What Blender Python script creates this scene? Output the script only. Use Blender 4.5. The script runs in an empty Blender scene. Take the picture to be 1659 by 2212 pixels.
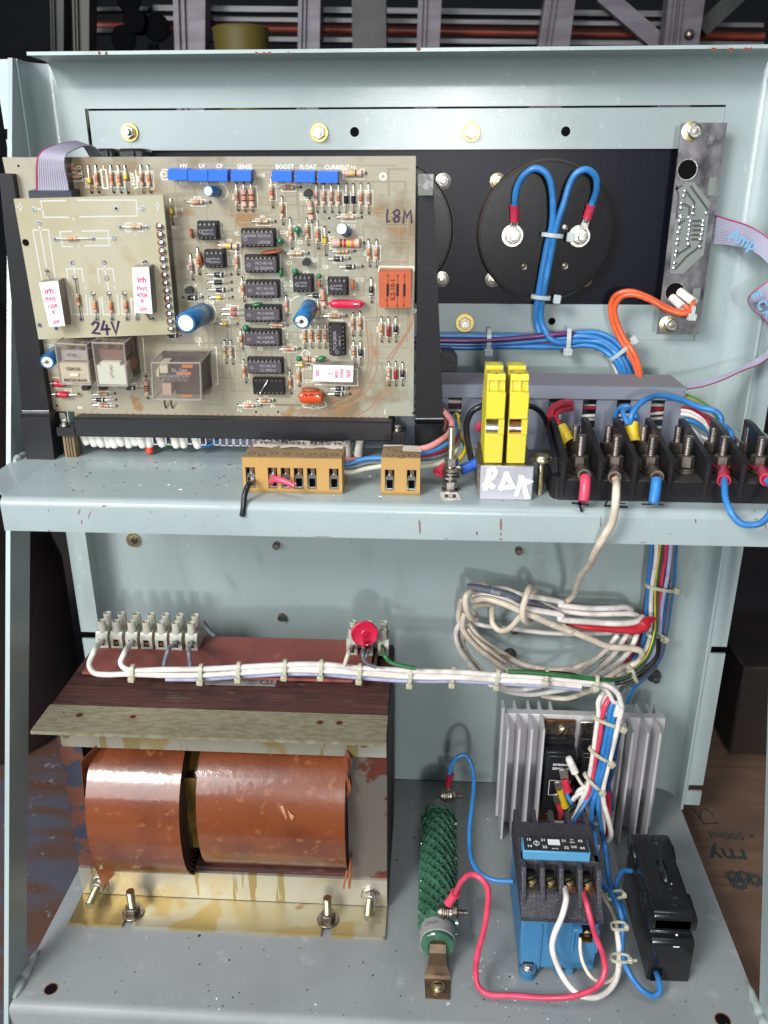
import bpy, bmesh, math, random
from mathutils import Vector, Matrix
random.seed(7)
SC = bpy.context.scene
COL = SC.collection
MM = 0.001
# ------------------------------------------------------------------ camera, world, lights, exposure
F_PX, PITCH, YAW, ROLL = 1804.97, .375, .0575, .0013
CAM = Vector((12.52, -612.65, 500.0))
_F = Vector((-math.sin(YAW)*math.cos(PITCH), math.cos(YAW)*math.cos(PITCH), -math.sin(PITCH)))
_R0 = Vector((math.cos(YAW), math.sin(YAW), 0)); _D0 = _F.cross(_R0)
_R = _R0*math.cos(ROLL)+_D0*math.sin(ROLL); _D = _D0*math.cos(ROLL)-_R0*math.sin(ROLL)
cd = bpy.data.cameras.new('camera'); cam = bpy.data.objects.new('camera', cd); COL.objects.link(cam)
cam.matrix_world = Matrix(((_R.x, -_D.x, -_F.x, CAM.x*MM), (_R.y, -_D.y, -_F.y, CAM.y*MM), (_R.z, -_D.z, -_F.z, CAM.z*MM), (0, 0, 0, 1)))
cd.sensor_fit = 'VERTICAL'; cd.sensor_height = 24.0; cd.lens = 24.0*F_PX/2212.0
cd.clip_start = 0.02; cd.clip_end = 60
SC.camera = cam
cd.dof.use_dof = True; cd.dof.focus_distance = .57; cd.dof.aperture_fstop = 8.0
SC.render.resolution_x = 768; SC.render.resolution_y = 1024
w = bpy.data.worlds.new('World'); SC.world = w; w.use_nodes = True
wb = w.node_tree.nodes['Background']; wb.inputs[0].default_value = (.62, .74, 1.0, 1); wb.inputs[1].default_value = .13
SC.view_settings.view_transform = 'Standard'; SC.view_settings.look = 'None'
SC.view_settings.exposure = 0.36; SC.view_settings.gamma = 1.0
def area(name, loc, target, sx, sy, power, col):
    l = bpy.data.lights.new(name, 'AREA'); l.shape = 'RECTANGLE'; l.size = sx; l.size_y = sy; l.energy = power; l.color = col
    o = bpy.data.objects.new(name, l); COL.objects.link(o); o.location = loc
    o.rotation_euler = (Vector(target)-Vector(loc)).to_track_quat('-Z', 'Y').to_euler(); return o
area('daylight_key', (-.85, -1.45, 1.25), (0, -.05, .3), .45, .4, 19, (1.0, .985, .96))
area('daylight_doorway', (-1.15, -1.6, .85), (0, 0, .28), 1.5, 1.0, 21, (.90, .955, 1.0))
area('daylight_gap', (.08, -2.7, .60), (0, 0, .5), .15, .12, 14, (1.0, 1.0, 1.0))
area('daylight_gap_upper', (.03, -2.7, .90), (0, 0, .5), .12, .45, 7, (1.0, 1.0, 1.0))
area('daylight_overhead', (-.2, -.72, 1.75), (0, -.1, .1), 1.6, .3, 8, (.95, .97, 1.0))
# ------------------------------------------------------------------ picture coordinates -> points on real planes
KD = 1659/3024
RG = dict(A=(0,560,.5184), B=(0,1160,.5184), C=(600,600,.36166), D=(1100,600,.38577), E=(840,1160,.5425), G=(700,900,.36166),
 H=(1650,500,.51236), I=(2300,400,.51974), J=(1600,1380,.45208), K=(2150,1380,.52682), L=(0,1600,.60277), M=(850,1680,.60277),
 N=(200,2300,.90416), O=(1650,2150,.82821), Q=(0,2700,.5425), R=(700,2700,.60277), S=(1550,2850,.53428), T=(1900,2650,.51236),
 U=(1850,3200,.63291), V=(2000,2200,.45208), W=(1600,1000,.48222), X=(0,3500,.90416), Y=(1500,3500,.91863), Z=(2600,2900,.36177),
 AA=(2600,2000,.91775), BB=(0,2000,.91912), CC=(0,0,.91139), DD=(1512,0,.91139), EE=(2700,150,.38434), F=(0,0,1/KD))
def uv(r, x, y):
    x0, y0, s = RG[r]; return (x0+x*s)*KD, (y0+y*s)*KD
def ray(u, v): return _F+_R*((u-829.5)/F_PX)+_D*((v-1106)/F_PX)
def onplane(u, v, p0, n):
    d = ray(u, v); t = (Vector(p0)-CAM).dot(n)/d.dot(n); return CAM+d*t
def PY(u, v, Y): return onplane(u, v, (0, Y, 0), Vector((0, 1, 0)))
def PZ(u, v, Z): return onplane(u, v, (0, 0, Z), Vector((0, 0, 1)))
def PX(u, v, X): return onplane(u, v, (X, 0, 0), Vector((1, 0, 0)))
def rY(r, x, y, Y): return PY(*uv(r, x, y), Y)
def rZ(r, x, y, Z): return PZ(*uv(r, x, y), Z)
# ------------------------------------------------------------------ materials
MATS = {}
def mat(name, col, rough=.5, metal=0., spec=.5, coat=0., bump=None, var=None, trans=0., alpha=1., emit=None, coatr=.1, ior=1.45, sss=0, rvar=None):
    """bump=(scale,strength,detail)  var=(scale,colour2,contrast lo,hi,detail)"""
    if name in MATS: return MATS[name]
    m = bpy.data.materials.new(name); m.use_nodes = True; nt = m.node_tree; N = nt.nodes; L = nt.links
    b = N['Principled BSDF']; I = b.inputs
    I['Base Color'].default_value = (*col, 1); I['Roughness'].default_value = rough; I['Metallic'].default_value = metal
    I['Specular IOR Level'].default_value = spec; I['Coat Weight'].default_value = coat; I['Coat Roughness'].default_value = coatr
    I['Transmission Weight'].default_value = trans; I['Alpha'].default_value = alpha; I['IOR'].default_value = ior
    if sss: I['Subsurface Weight'].default_value = sss; I['Subsurface Scale'].default_value = .003
    if emit: I['Emission Color'].default_value = (*emit[:3], 1); I['Emission Strength'].default_value = emit[3]
    tc = N.new('ShaderNodeTexCoord'); src = tc.outputs['Object']
    if var:
        layers = var if isinstance(var[0], tuple) and len(var[0]) == 5 else (var,)
        prev = None
        for (sc, c2, lo, hi, det) in layers:
            n = N.new('ShaderNodeTexNoise'); n.inputs['Detail'].default_value = det; n.inputs['Roughness'].default_value = .6
            if isinstance(sc, tuple):
                mp = N.new('ShaderNodeMapping'); mp.inputs['Scale'].default_value = sc; L.new(src, mp.inputs[0]); L.new(mp.outputs[0], n.inputs['Vector']); n.inputs['Scale'].default_value = 1
            else:
                n.inputs['Scale'].default_value = sc; L.new(src, n.inputs['Vector'])
            r = N.new('ShaderNodeMapRange'); r.inputs[1].default_value = lo; r.inputs[2].default_value = hi; r.interpolation_type = 'SMOOTHSTEP'
            L.new(n.outputs[0], r.inputs[0])
            x = N.new('ShaderNodeMix'); x.data_type = 'RGBA'; L.new(r.outputs[0], x.inputs[0])
            if prev: L.new(prev, x.inputs[6])
            else: x.inputs[6].default_value = (*col, 1)
            x.inputs[7].default_value = (*c2, 1); prev = x.outputs[2]
        L.new(prev, I['Base Color'])
    if rvar:
        n = N.new('ShaderNodeTexNoise'); n.inputs['Scale'].default_value = rvar[0]; n.inputs['Detail'].default_value = 4; L.new(src, n.inputs['Vector'])
        r = N.new('ShaderNodeMapRange'); r.inputs[1].default_value = .35; r.inputs[2].default_value = .65; r.inputs[3].default_value = rvar[1]; r.inputs[4].default_value = rvar[2]
        L.new(n.outputs[0], r.inputs[0]); L.new(r.outputs[0], I['Roughness'])
    if bump:
        n = N.new('ShaderNodeTexNoise'); n.inputs['Detail'].default_value = bump[2] if len(bump) > 2 else 2
        if isinstance(bump[0], tuple):
            mp = N.new('ShaderNodeMapping'); mp.inputs['Scale'].default_value = bump[0]; L.new(src, mp.inputs[0]); L.new(mp.outputs[0], n.inputs['Vector']); n.inputs['Scale'].default_value = 1
        else:
            n.inputs['Scale'].default_value = bump[0]; L.new(src, n.inputs['Vector'])
        bp = N.new('ShaderNodeBump'); bp.inputs['Strength'].default_value = bump[1]; bp.inputs['Distance'].default_value = .0006
        L.new(n.outputs[0], bp.inputs['Height']); L.new(bp.outputs[0], I['Normal'])
        if coat: L.new(bp.outputs[0], I['Coat Normal'])
    MATS[name] = m; return m
def srgb(r, g, b):
    f = lambda c: (c/255)/12.92 if c/255 <= .04045 else ((c/255+.055)/1.055)**2.4
    return (f(r), f(g), f(b))
# ------------------------------------------------------------------ geometry builder (millimetres in, metres out)
class MB:
    def __init__(s): s.v = []; s.f = []; s.m = []; s.sm = []
    def add(s, vs, fs, mi=0, sm=False):
        o = len(s.v); s.v += [Vector(p) for p in vs]
        for f in fs: s.f.append([i+o for i in f]); s.m.append(mi); s.sm.append(sm)
    def box(s, c, d, R=None, mi=0, ch=0.):
        """box centre c, size d, rotation matrix R, chamfer ch"""
        hx, hy, hz = d[0]/2, d[1]/2, d[2]/2; c = Vector(c); R = R or Matrix.Identity(3)
        if ch <= 0:
            vs = [c+R@Vector((x*hx, y*hy, z*hz)) for x in (-1, 1) for y in (-1, 1) for z in (-1, 1)]
            s.add(vs, [(0, 1, 3, 2), (4, 6, 7, 5), (0, 4, 5, 1), (2, 3, 7, 6), (0, 2, 6, 4), (1, 5, 7, 3)], mi); return
        ch = min(ch, hx*.9, hy*.9, hz*.9)
        vs = []; idx = {}
        for x in (-1, 1):
            for y in (-1, 1):
                for z in (-1, 1):
                    for a in range(3):
                        h = [hx-ch, hy-ch, hz-ch]; h[a] += ch
                        idx[(x, y, z, a)] = len(vs); vs.append(c+R@Vector((x*h[0], y*h[1], z*h[2])))
        fs = []
        g = lambda x, y, z, a: idx[(x, y, z, a)]
        for t in (-1, 1):
            fs.append([g(t, -1, -1, 0), g(t, 1, -1, 0), g(t, 1, 1, 0), g(t, -1, 1, 0)][::t])
            fs.append([g(-1, t, -1, 1), g(-1, t, 1, 1), g(1, t, 1, 1), g(1, t, -1, 1)][::t])
            fs.append([g(-1, -1, t, 2), g(1, -1, t, 2), g(1, 1, t, 2), g(-1, 1, t, 2)][::t])
        for a in (-1, 1):
            for b in (-1, 1):
                q = [g(a, b, -1, 0), g(a, b, 1, 0), g(a, b, 1, 1), g(a, b, -1, 1)]; fs.append(q if a*b < 0 else q[::-1])
                q = [g(a, -1, b, 0), g(a, 1, b, 0), g(a, 1, b, 2), g(a, -1, b, 2)]; fs.append(q if a*b > 0 else q[::-1])
                q = [g(-1, a, b, 1), g(1, a, b, 1), g(1, a, b, 2), g(-1, a, b, 2)]; fs.append(q if a*b < 0 else q[::-1])
        for x in (-1, 1):
            for y in (-1, 1):
                for z in (-1, 1):
                    q = [g(x, y, z, 0), g(x, y, z, 1), g(x, y, z, 2)]; fs.append(q if x*y*z > 0 else q[::-1])
        s.add(vs, fs, mi)
    def hexa(s, bot, top, mi=0):
        """8-corner solid: four bottom corners, four top corners in the same order"""
        s.add(list(bot)+list(top), [(3, 2, 1, 0), (4, 5, 6, 7), (0, 1, 5, 4), (1, 2, 6, 5), (2, 3, 7, 6), (3, 0, 4, 7)], mi)
    def prism(s, pts, ext, mi=0, sm=False):
        """closed outline pts (3D, planar) extruded by vector ext"""
        n = len(pts); ext = Vector(ext); a = [Vector(p) for p in pts]
        nr = Vector((0, 0, 0))
        for i in range(n): nr += a[i].cross(a[(i+1) % n])
        if nr.dot(ext) > 0: a = a[::-1]
        b = [p+ext for p in a]
        s.add(a+b, [list(range(n)), list(range(2*n-1, n-1, -1))], mi)
        s.add(a+b, [(i, i+n, (i+1) % n+n, (i+1) % n) for i in range(n)], mi, sm)
    def frame(s, ax):
        ax = Vector(ax).normalized(); t = Vector((0, 0, 1)) if abs(ax.z) < .9 else Vector((1, 0, 0))
        x = t.cross(ax).normalized(); return x, ax.cross(x), ax
    def lathe(s, base, ax, prof, seg=16, mi=0, x=None, hole=False):
        """prof: list of (radius, height[, material]) along axis ax from base"""
        fx, fy, fz = s.frame(ax); base = Vector(base)
        if x is not None: fx = Vector(x).normalized(); fy = fz.cross(fx)
        off = math.pi/seg if seg <= 8 else 0
        for i in range(len(prof)-1):
            r0, h0 = prof[i][:2]; r1, h1 = prof[i+1][:2]; m = prof[i+1][2] if len(prof[i+1]) > 2 else mi
            vs = []
            for r, h in ((r0, h0), (r1, h1)):
                for k in range(seg):
                    a = 2*math.pi*k/seg+off; vs.append(base+fz*h+(fx*math.cos(a)+fy*math.sin(a))*r)
            if r0 < 1e-6: s.add([base+fz*h0]+vs[seg:], [(0, 1+k, 1+(k+1) % seg) for k in range(seg)], m, seg > 8)
            elif r1 < 1e-6: s.add(vs[:seg]+[base+fz*h1], [(k, (k+1) % seg, seg) for k in range(seg)], m, seg > 8)
            else: s.add(vs, [(k, (k+1) % seg, (k+1) % seg+seg, k+seg) for k in range(seg)], m, seg > 8)
    def cyl(s, p0, p1, r, seg=14, mi=0, r1=None, cap=True):
        p0 = Vector(p0); p1 = Vector(p1); L = (p1-p0).length; r1 = r if r1 is None else r1
        s.lathe(p0, p1-p0, ([(0, 0)] if cap else [])+[(r, 0), (r1, L)]+([(0, L)] if cap else []), seg, mi)
    def sphere(s, c, r, seg=12, rings=8, mi=0, scale=(1, 1, 1), R=None):
        c = Vector(c); R = R or Matrix.Identity(3); vs = []; fs = []
        for i in range(rings+1):
            th = math.pi*i/rings
            for k in range(seg):
                a = 2*math.pi*k/seg
                vs.append(c+R@Vector((r*scale[0]*math.sin(th)*math.cos(a), r*scale[1]*math.sin(th)*math.sin(a), r*scale[2]*math.cos(th))))
        for i in range(rings):
            for k in range(seg):
                q = [i*seg+k, (i+1)*seg+k, (i+1)*seg+(k+1) % seg, i*seg+(k+1) % seg]
                if i == 0: q = [q[0], q[1], q[2]]
                elif i == rings-1: q = [q[0], q[1], q[3]]
                fs.append(q)
        s.add(vs, fs, mi, True)
    def tube(s, pts, r, seg=10, mi=0, smooth=6, cap=True, closed=False, flat=None, capm=None, ring=None):
        """tube through pts (Catmull-Rom); r number or list; flat=(w,h) rounded strip cross-section"""
        P = [Vector(p) for p in pts]; n = len(P); Rr = r if isinstance(r, (list, tuple)) else [r]*n
        C = []; RR = []
        if smooth > 1 and n > 2:
            for i in range(n if closed else n-1):
                g = (lambda k: P[k % n]) if closed else (lambda k: P[max(0, min(n-1, k))])
                p0, p1, p2, p3 = g(i-1), g(i), g(i+1), g(i+2)
                d1 = max((p1-p0).length, 1e-6)**.5; d2 = max((p2-p1).length, 1e-6)**.5; d3 = max((p3-p2).length, 1e-6)**.5
                m1 = (p2-p1)*1.0; m2 = (p2-p1)*1.0
                if (p1-p0).length > 1e-6: m1 = ((p1-p0)/d1-(p2-p0)/(d1+d2)+(p2-p1)/d2)*d2
                if (p3-p2).length > 1e-6: m2 = ((p2-p1)/d2-(p3-p1)/(d2+d3)+(p3-p2)/d3)*d2
                for k in range(smooth):
                    t = k/smooth; t2 = t*t; t3 = t2*t
                    C.append(p1*(2*t3-3*t2+1)+m1*(t3-2*t2+t)+p2*(-2*t3+3*t2)+m2*(t3-t2))
                    RR.append(Rr[i]*(1-t)+Rr[(i+1) % n]*t)
            if not closed: C.append(P[-1]); RR.append(Rr[-1])
        else: C = P; RR = list(Rr)
        m = len(C); vs = []; T0 = (C[1]-C[0]).normalized()
        up = Vector((0, 0, 1)) if abs(T0.z) < .9 else Vector((0, 1, 0))
        if flat and len(flat) > 2: up = Vector(flat[2])
        nx = (up-T0*up.dot(T0)).normalized()
        for i in range(m):
            if closed: T = (C[(i+1) % m]-C[i-1]).normalized()
            else: T = (C[min(i+1, m-1)]-C[max(i-1, 0)]).normalized()
            nx = (nx-T*nx.dot(T)); nx = nx.normalized() if nx.length > 1e-6 else Vector((1, 0, 0))
            if flat and len(flat) > 2:
                q = up-T*up.dot(T); nx = q.normalized() if q.length > 1e-3 else nx
            ny = T.cross(nx)
            for k in range(seg):
                a = 2*math.pi*(k+.5)/seg
                if flat:
                    cx_ = math.copysign(abs(math.cos(a))**.45, math.cos(a)); cy_ = math.copysign(abs(math.sin(a))**.45, math.sin(a))
                    vs.append(C[i]+nx*(flat[1]/2*cx_)+ny*(flat[0]/2*cy_))
                else: vs.append(C[i]+(nx*math.cos(a)+ny*math.sin(a))*RR[i])
        fs = [(i*seg+k, ((i+1) % m)*seg+k, ((i+1) % m)*seg+(k+1) % seg, i*seg+(k+1) % seg) for i in range(m if closed else m-1) for k in range(seg)]
        fs = [f[::-1] for f in fs]
        s.add(vs, fs, mi, True)
        if cap and not closed:
            s.add(vs[:seg], [list(range(seg))], mi if capm is None else capm); s.add(vs[-seg:], [list(range(seg))[::-1]], mi if capm is None else capm)
        return C
    def text(s, txt, o, ex, ey, size, mi=0, depth=.0, align='C', bold=0.):
        """flat printed lettering, o = anchor, ex / ey = direction of writing / up; size = cap height in mm"""
        c = bpy.data.curves.new('t', 'FONT'); c.body = txt; c.size = 1.0; c.resolution_u = 2; c.offset = bold
        c.align_x = {'C': 'CENTER', 'L': 'LEFT', 'R': 'RIGHT'}[align]; c.align_y = 'CENTER'
        ob = bpy.data.objects.new('t', c); me = bpy.data.meshes.new_from_object(ob)
        k = size/.70; ex = Vector(ex).normalized(); ey = Vector(ey).normalized(); n = ex.cross(ey); o = Vector(o)+n*depth
        s.add([o+(ex*p.co.x+ey*p.co.y)*k for p in me.vertices], [list(q.vertices) for q in me.polygons], mi)
        bpy.data.objects.remove(ob); bpy.data.meshes.remove(me); bpy.data.curves.remove(c)
    def line(s, pts, wd, n, mi=0, closed=False):
        """painted line of width wd along pts on a surface with normal n"""
        P = [Vector(p) for p in pts]; n = Vector(n).normalized()
        P = [p for i, p in enumerate(P) if i == 0 or (p-P[i-1]).length > 1e-4]
        if len(P) < 2: return
        if (P[0]-P[-1]).length < 1e-3 and len(P) > 3: closed = True; P = P[:-1]
        m = len(P)
        if m < 2: return
        vs = []
        for i in range(m):
            a = P[i-1] if (i > 0 or closed) else None; c = P[(i+1) % m] if (i < m-1 or closed) else None
            t0 = (P[i]-a).normalized() if a is not None else None; t1 = (c-P[i]).normalized() if c is not None else None
            e = Vector((0, 0, 0))
            if t0 is None: d = n.cross(t1); k = 1; e = -t1*wd*.5
            elif t1 is None: d = n.cross(t0); k = 1; e = t0*wd*.5
            else:
                d = n.cross(t0)+n.cross(t1); d = d.normalized() if d.length > .2 else n.cross(t0); k = min(1/max(.35, d.dot(n.cross(t0))), 1.9)
            vs += [P[i]+e-d*wd*.5*k, P[i]+e+d*wd*.5*k]
        s.add(vs, [(i*2, (i*2+2) % (2*m), (i*2+3) % (2*m), i*2+1) for i in range(m if closed else m-1)], mi)
    def build(s, name, mats, parent=None, origin=None, sharp=40, recalc=False, bevel=0):
        if not isinstance(mats, (list, tuple)): mats = [mats]
        me = bpy.data.meshes.new(name)
        if parent is not None: org = Vector(parent['_o'])
        elif origin is not None: org = Vector(origin)
        else:
            zs = min(p.z for p in s.v); org = sum(s.v, Vector((0, 0, 0)))/len(s.v); org.z = zs
        me.from_pydata([(p-org)*MM for p in s.v], [], s.f)
        for m in mats: me.materials.append(m)
        for i, p in enumerate(me.polygons): p.material_index = s.m[i]; p.use_smooth = True
        bm = bmesh.new(); bm.from_mesh(me)
        bmesh.ops.remove_doubles(bm, verts=bm.verts, dist=1e-6)
        if recalc: bmesh.ops.recalc_face_normals(bm, faces=bm.faces)
        if bevel:
            bmesh.ops.recalc_face_normals(bm, faces=bm.faces)
            es = [e for e in bm.edges if len(e.link_faces) == 2 and e.calc_face_angle(0) > .5]
            bmesh.ops.bevel(bm, geom=es, offset=bevel*MM, segments=2, profile=.6, affect='EDGES', clamp_overlap=True)
        ca = math.radians(sharp)
        for e in bm.edges:
            e.smooth = not (len(e.link_faces) != 2 or e.link_faces[0].material_index != e.link_faces[1].material_index or e.calc_face_angle(0) > ca)
        bm.to_mesh(me); bm.free()
        o = bpy.data.objects.new(name, me); COL.objects.link(o)
        o['_o'] = list(org)
        if parent is not None: o.parent = parent
        else: o.location = org*MM
        return o
def tag(o, label=None, cat=None, group=None, kind=None):
    if label: o['label'] = label
    if cat: o['category'] = cat
    if group: o['group'] = group
    if kind: o['kind'] = kind
    return o
def empty(name, loc, label=None, cat=None, group=None):
    o = bpy.data.objects.new(name, None); COL.objects.link(o); o.location = Vector(loc)*MM; o['_o'] = list(loc)
    o.empty_display_size = .01
    return tag(o, label, cat, group)
def part(mb, name, mats, parent, label=None, **k):
    o = mb.build(name, mats, parent, **k)
    if label: o['label'] = label
    return o
def copy_tree(o, parent=None):
    c = o.copy(); COL.objects.link(c)
    if parent is not None: c.parent = parent
    for ch in [x for x in SC.objects if x.parent == o]: copy_tree(ch, c)
    return c
# ------------------------------------------------------------------ palette
paint = mat('grey_green_hammered_paint', (.33, .40, .39), .42, spec=.4, coat=.5, coatr=.15, bump=(1400, .12, 3), var=((6, (.30, .36, .352), .38, .66, 4), ((30, 30, 7), (.27, .32, .305), .58, .74, 5), (160, (.36, .43, .42), .64, .70, 3)), rvar=(40, .36, .5))
paint_dusty = mat('dusty_grey_green_paint', (.245, .262, .262), .5, spec=.4, coat=.12, coatr=.3, bump=(500, .12, 4), var=((8, (.20, .215, .212), .4, .7, 4), (45, (.30, .315, .31), .58, .72, 5), (700, (.12, .12, .11), .77, .79, 1)))
primer = mat('bare_primer_chip', (.22, .12, .10), .7)
rustchip = mat('red_oxide_chip', (.18, .05, .03), .7)
blackplate = mat('black_gloss_plate', (.005, .005, .010), .34, spec=.18, bump=(300, .05, 2))
holeblk = mat('hole_black', (.004, .004, .005), .9, spec=.1)
zinc = mat('zinc_plated_steel', (.62, .60, .55), .32, 1., bump=(400, .15, 3), var=(300, (.45, .42, .36), .4, .6, 2))
zincy = mat('yellow_zinc', (.72, .58, .26), .3, 1., var=(200, (.6, .55, .42), .35, .65, 3), bump=(400, .1, 2))
steeld = mat('dull_dark_steel', (.30, .27, .23), .42, 1., bump=(500, .25, 3), var=(400, (.16, .12, .09), .4, .65, 3))
weldm = mat('painted_weld', (.33, .38, .36), .3, coat=.5, bump=(300, .8, 3))
# ------------------------------------------------------------------ cabinet frame
XL, XR = -256., 234.
cab = empty('cabinet_frame', (-10, -120, 0), 'grey-green painted steel cabinet frame, open at the front, with one shelf and sloping side posts', 'metal cabinet')
def arc(cx, cy, r, a0, a1, n=8): return [(cx+r*math.cos(math.radians(a0+(a1-a0)*i/n)), cy+r*math.sin(math.radians(a0+(a1-a0)*i/n))) for i in range(n+1)]
ZT = 574.; T = 2.
GX0, GX1, GZ0, GZ1 = -225., 200., 395., 547.
b = MB()
# top band with bent-over top flange: profile in (Y, Z)
prof = [(-40, ZT), (-16, ZT)]+arc(-16, ZT-16, 16, 90, 0, 8)[1:]+[(0, GZ1)]
outl = prof+[(T, GZ1)]+[(y, z) for y, z in arc(-16, ZT-16, 18, 0, 90, 8)]+[(-40, ZT+T)]
b.prism([(XL+14, y, z) for y, z in outl], (XR-XL-28, 0, 0))
zb = 0.
b.box(((GX0+XL+14)/2, T/2, (GZ0+GZ1)/2), (GX0-XL-14, T, GZ1-GZ0))
b.box(((GX1+XR-14)/2, T/2, (GZ0+GZ1)/2), (XR-14-GX1, T, GZ1-GZ0))
b.box(((XL+XR)/2, T/2, (GZ0+zb)/2), (XR-XL-28, T, GZ0-zb))
part(b, 'back_panel', paint, cab)
# side returns of the back panel, rounded bend, and the outward flanges with slots
for sgn, X0, nm in ((1, XL, 'l'), (-1, XR, 'r')):
    b = MB()
    p1 = [(X0+sgn*14, 0)]+[(X0+sgn*14-sgn*13*math.sin(math.radians(a)), -13+13*math.cos(math.radians(a))) for a in range(10, 91, 10)]+[(X0+sgn*1, -26)]
    p2 = [(X0-sgn*1, -26), (X0-sgn*1, -13)]+[(X0+sgn*14-sgn*15*math.sin(math.radians(a)), -13+15*math.cos(math.radians(a))) for a in range(80, 9, -10)]+[(X0+sgn*14, 2)]
    b.prism([(x, y, 2 if sgn > 0 else 0) for x, y in p1+p2], (0, 0, ZT-2), sm=True)
    part(b, 'side_return', paint, cab)
    b = MB(); W_ = 15.
    xs = sorted((X0-sgn*1.2, X0-sgn*W_))
    slots = [PY(160, 1371, -24).z, PY(10, 290, -24).z] if sgn > 0 else [PY(1590, 1405, -24).z, PY(1500, 1702, -24).z, 470]
    zz = sorted(slots); cuts = [4]+[z for s_ in zz for z in (s_-3.2, s_+3.2)]+[ZT]
    for i in range(0, len(cuts), 2):
        b.box(((xs[0]+xs[1])/2, -23.5, (cuts[i]+cuts[i+1])/2), (xs[1]-xs[0], 1.8, cuts[i+1]-cuts[i]))
    for s_ in zz: b.box((X0-sgn*2.2, -23.5, s_), (2, 1.8, 6.4))
    part(b, 'slotted_flange', paint, cab)
# recessed inner plate with its window, black face plate behind it
WX0 = PY(322, 322, 2.4).x; WX1 = PY(1476, 322, 2.4).x; WZ1 = PY(900, 323, 2.4).z; WZ0 = PY(1150, 657, 2.4).z
b = MB()
e = 6
gl, gt_ = 1.5, 1.1     # gap added at left and top to make the groove's dark shadow line
b.box(((GX0+gl+WX0)/2, 3.4, (GZ0-e+GZ1-gt_)/2), (WX0-GX0-gl, 2, GZ1-gt_-GZ0+e)); b.box(((GX1+e+WX1)/2, 3.4, (GZ0-e+GZ1-gt_)/2), (GX1+e-WX1, 2, GZ1-gt_-GZ0+e))
b.box(((WX0+WX1)/2, 3.4, (WZ1+GZ1-gt_)/2), (WX1-WX0, 2, GZ1-gt_-WZ1)); b.box(((WX0+WX1)/2, 3.4, (WZ0+GZ0-e)/2), (WX1-WX0, 2, WZ0-GZ0+e))
part(b, 'inner_plate', paint, cab)
b = MB(); b.box(((WX0+WX1)/2, 7.2, (WZ0+WZ1)/2), (WX1-WX0+10, 2, WZ1-WZ0+10)); part(b, 'black_face_plate', blackplate, cab)
for (u_, v_, r_) in ((766, 285, 3.1), (1222, 284, 3.1), (1192, 694, 2.6)):
    b = MB(); p = PY(u_, v_, 2.4); b.cyl(p+Vector((0, -.06, 0)), p+Vector((0, .3, 0)), r_, 18); part(b, 'hole', holeblk, cab)
b = MB()
b.prism([PY(u_, v_, -.25) for u_, v_ in ((70, 150), (75, 165), (77, 188), (72, 190), (66, 175), (66, 158))], (0, .2, 0))
part(b, 'hole', holeblk, cab)
# shelf with rounded front bend and lip
ZS = 334.; YF = -182.; ZL = PY(800, 1163, -182).z
b = MB(); r_ = 5.
pr = [(-1, ZS), (YF+r_, ZS)]+arc(YF+r_, ZS-r_, r_, 90, 180, 6)[1:]+[(YF, ZL)]
pi_ = [(YF+1.8, ZL)]+arc(YF+r_, ZS-r_, r_-1.8, 180, 90, 6)+[(-1, ZS-1.8)]
xl = -231.
b.prism([(xl, y, z) for y, z in pr+pi_], (XR-1.2-xl+18, 0, 0), sm=False)
b.prism([(XL+.6, -1, ZS), (XL+.6, -150, ZS), (xl+.05, YF+r_+.5, ZS), (xl+.05, -1, ZS)], (0, 0, -1.8))
part(b, 'shelf', mat('shelf_paint', (.325, .39, .385), .4, coat=.3, coatr=.18, bump=(700, .12, 3), var=((9, (.29, .345, .345), .4, .65, 4), (600, (.10, .10, .09), .78, .80, 1))), cab)
# base plate with rounded front bend
b = MB(); YB = -238.; r_ = 7.
pr = [(-1, 0), (YB+r_, 0)]+arc(YB+r_, -r_, r_, 90, 180, 6)[1:]+[(YB, -45)]
pi_ = [(YB+2, -45)]+arc(YB+r_, -r_, r_-2, 180, 90, 6)+[(-1, -2)]
b.prism([(XL+.4, y, z) for y, z in pr+pi_], (XR-XL-.8, 0, 0), sm=False)
part(b, 'base_plate', paint_dusty, cab)
for (r0, x, y, rr) in (('X', 222, 436, 4.6), ('Y', 1465, 562, 5.2)):
    b = MB(); p = rZ(r0, x, y, 0.06); b.lathe(p, (0, 0, 1), [(0, 0), (rr*.86, 0), (rr*.86, .01, 1), (rr, .02, 1)], 24)
    part(b, 'base_hole', [holeblk, rustchip], cab)
# sloping side posts (flat steel bars on edge)
fr = [(22, 2166), (16, 1550), (20, 1150), (25, 700), (28, 300), (27, 124)]
bk = [(76, 200), (70, 700), (66.5, 1150), (56.5, 1601), (59.5, 2085)]
FR = [PX(u_, v_, XL) for u_, v_ in fr]; BK = [PX(u_, v_, XL) for u_, v_ in bk]
def fitline(P):
    n = len(P); sz = sum(p.z for p in P)/n; sy = sum(p.y for p in P)/n
    k = sum((p.z-sz)*(p.y-sy) for p in P)/sum((p.z-sz)**2 for p in P); return lambda z: sy+k*(z-sz)
f1 = fitline(FR); f2 = fitline(BK[1:])
for X0, sg in ((XL, -1), (XR, 1)):
    b = MB()
    pts = [(X0, f1(-20), -20), (X0, f1(ZT), ZT), (X0, -2, ZT), (X0, -2, 470), (X0, f2(430), 430), (X0, f2(0), 0), (X0, f2(0), -20)]
    b.prism(pts, (sg*3, 0, 0))
    part(b, 'side_post', paint, cab)
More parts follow.
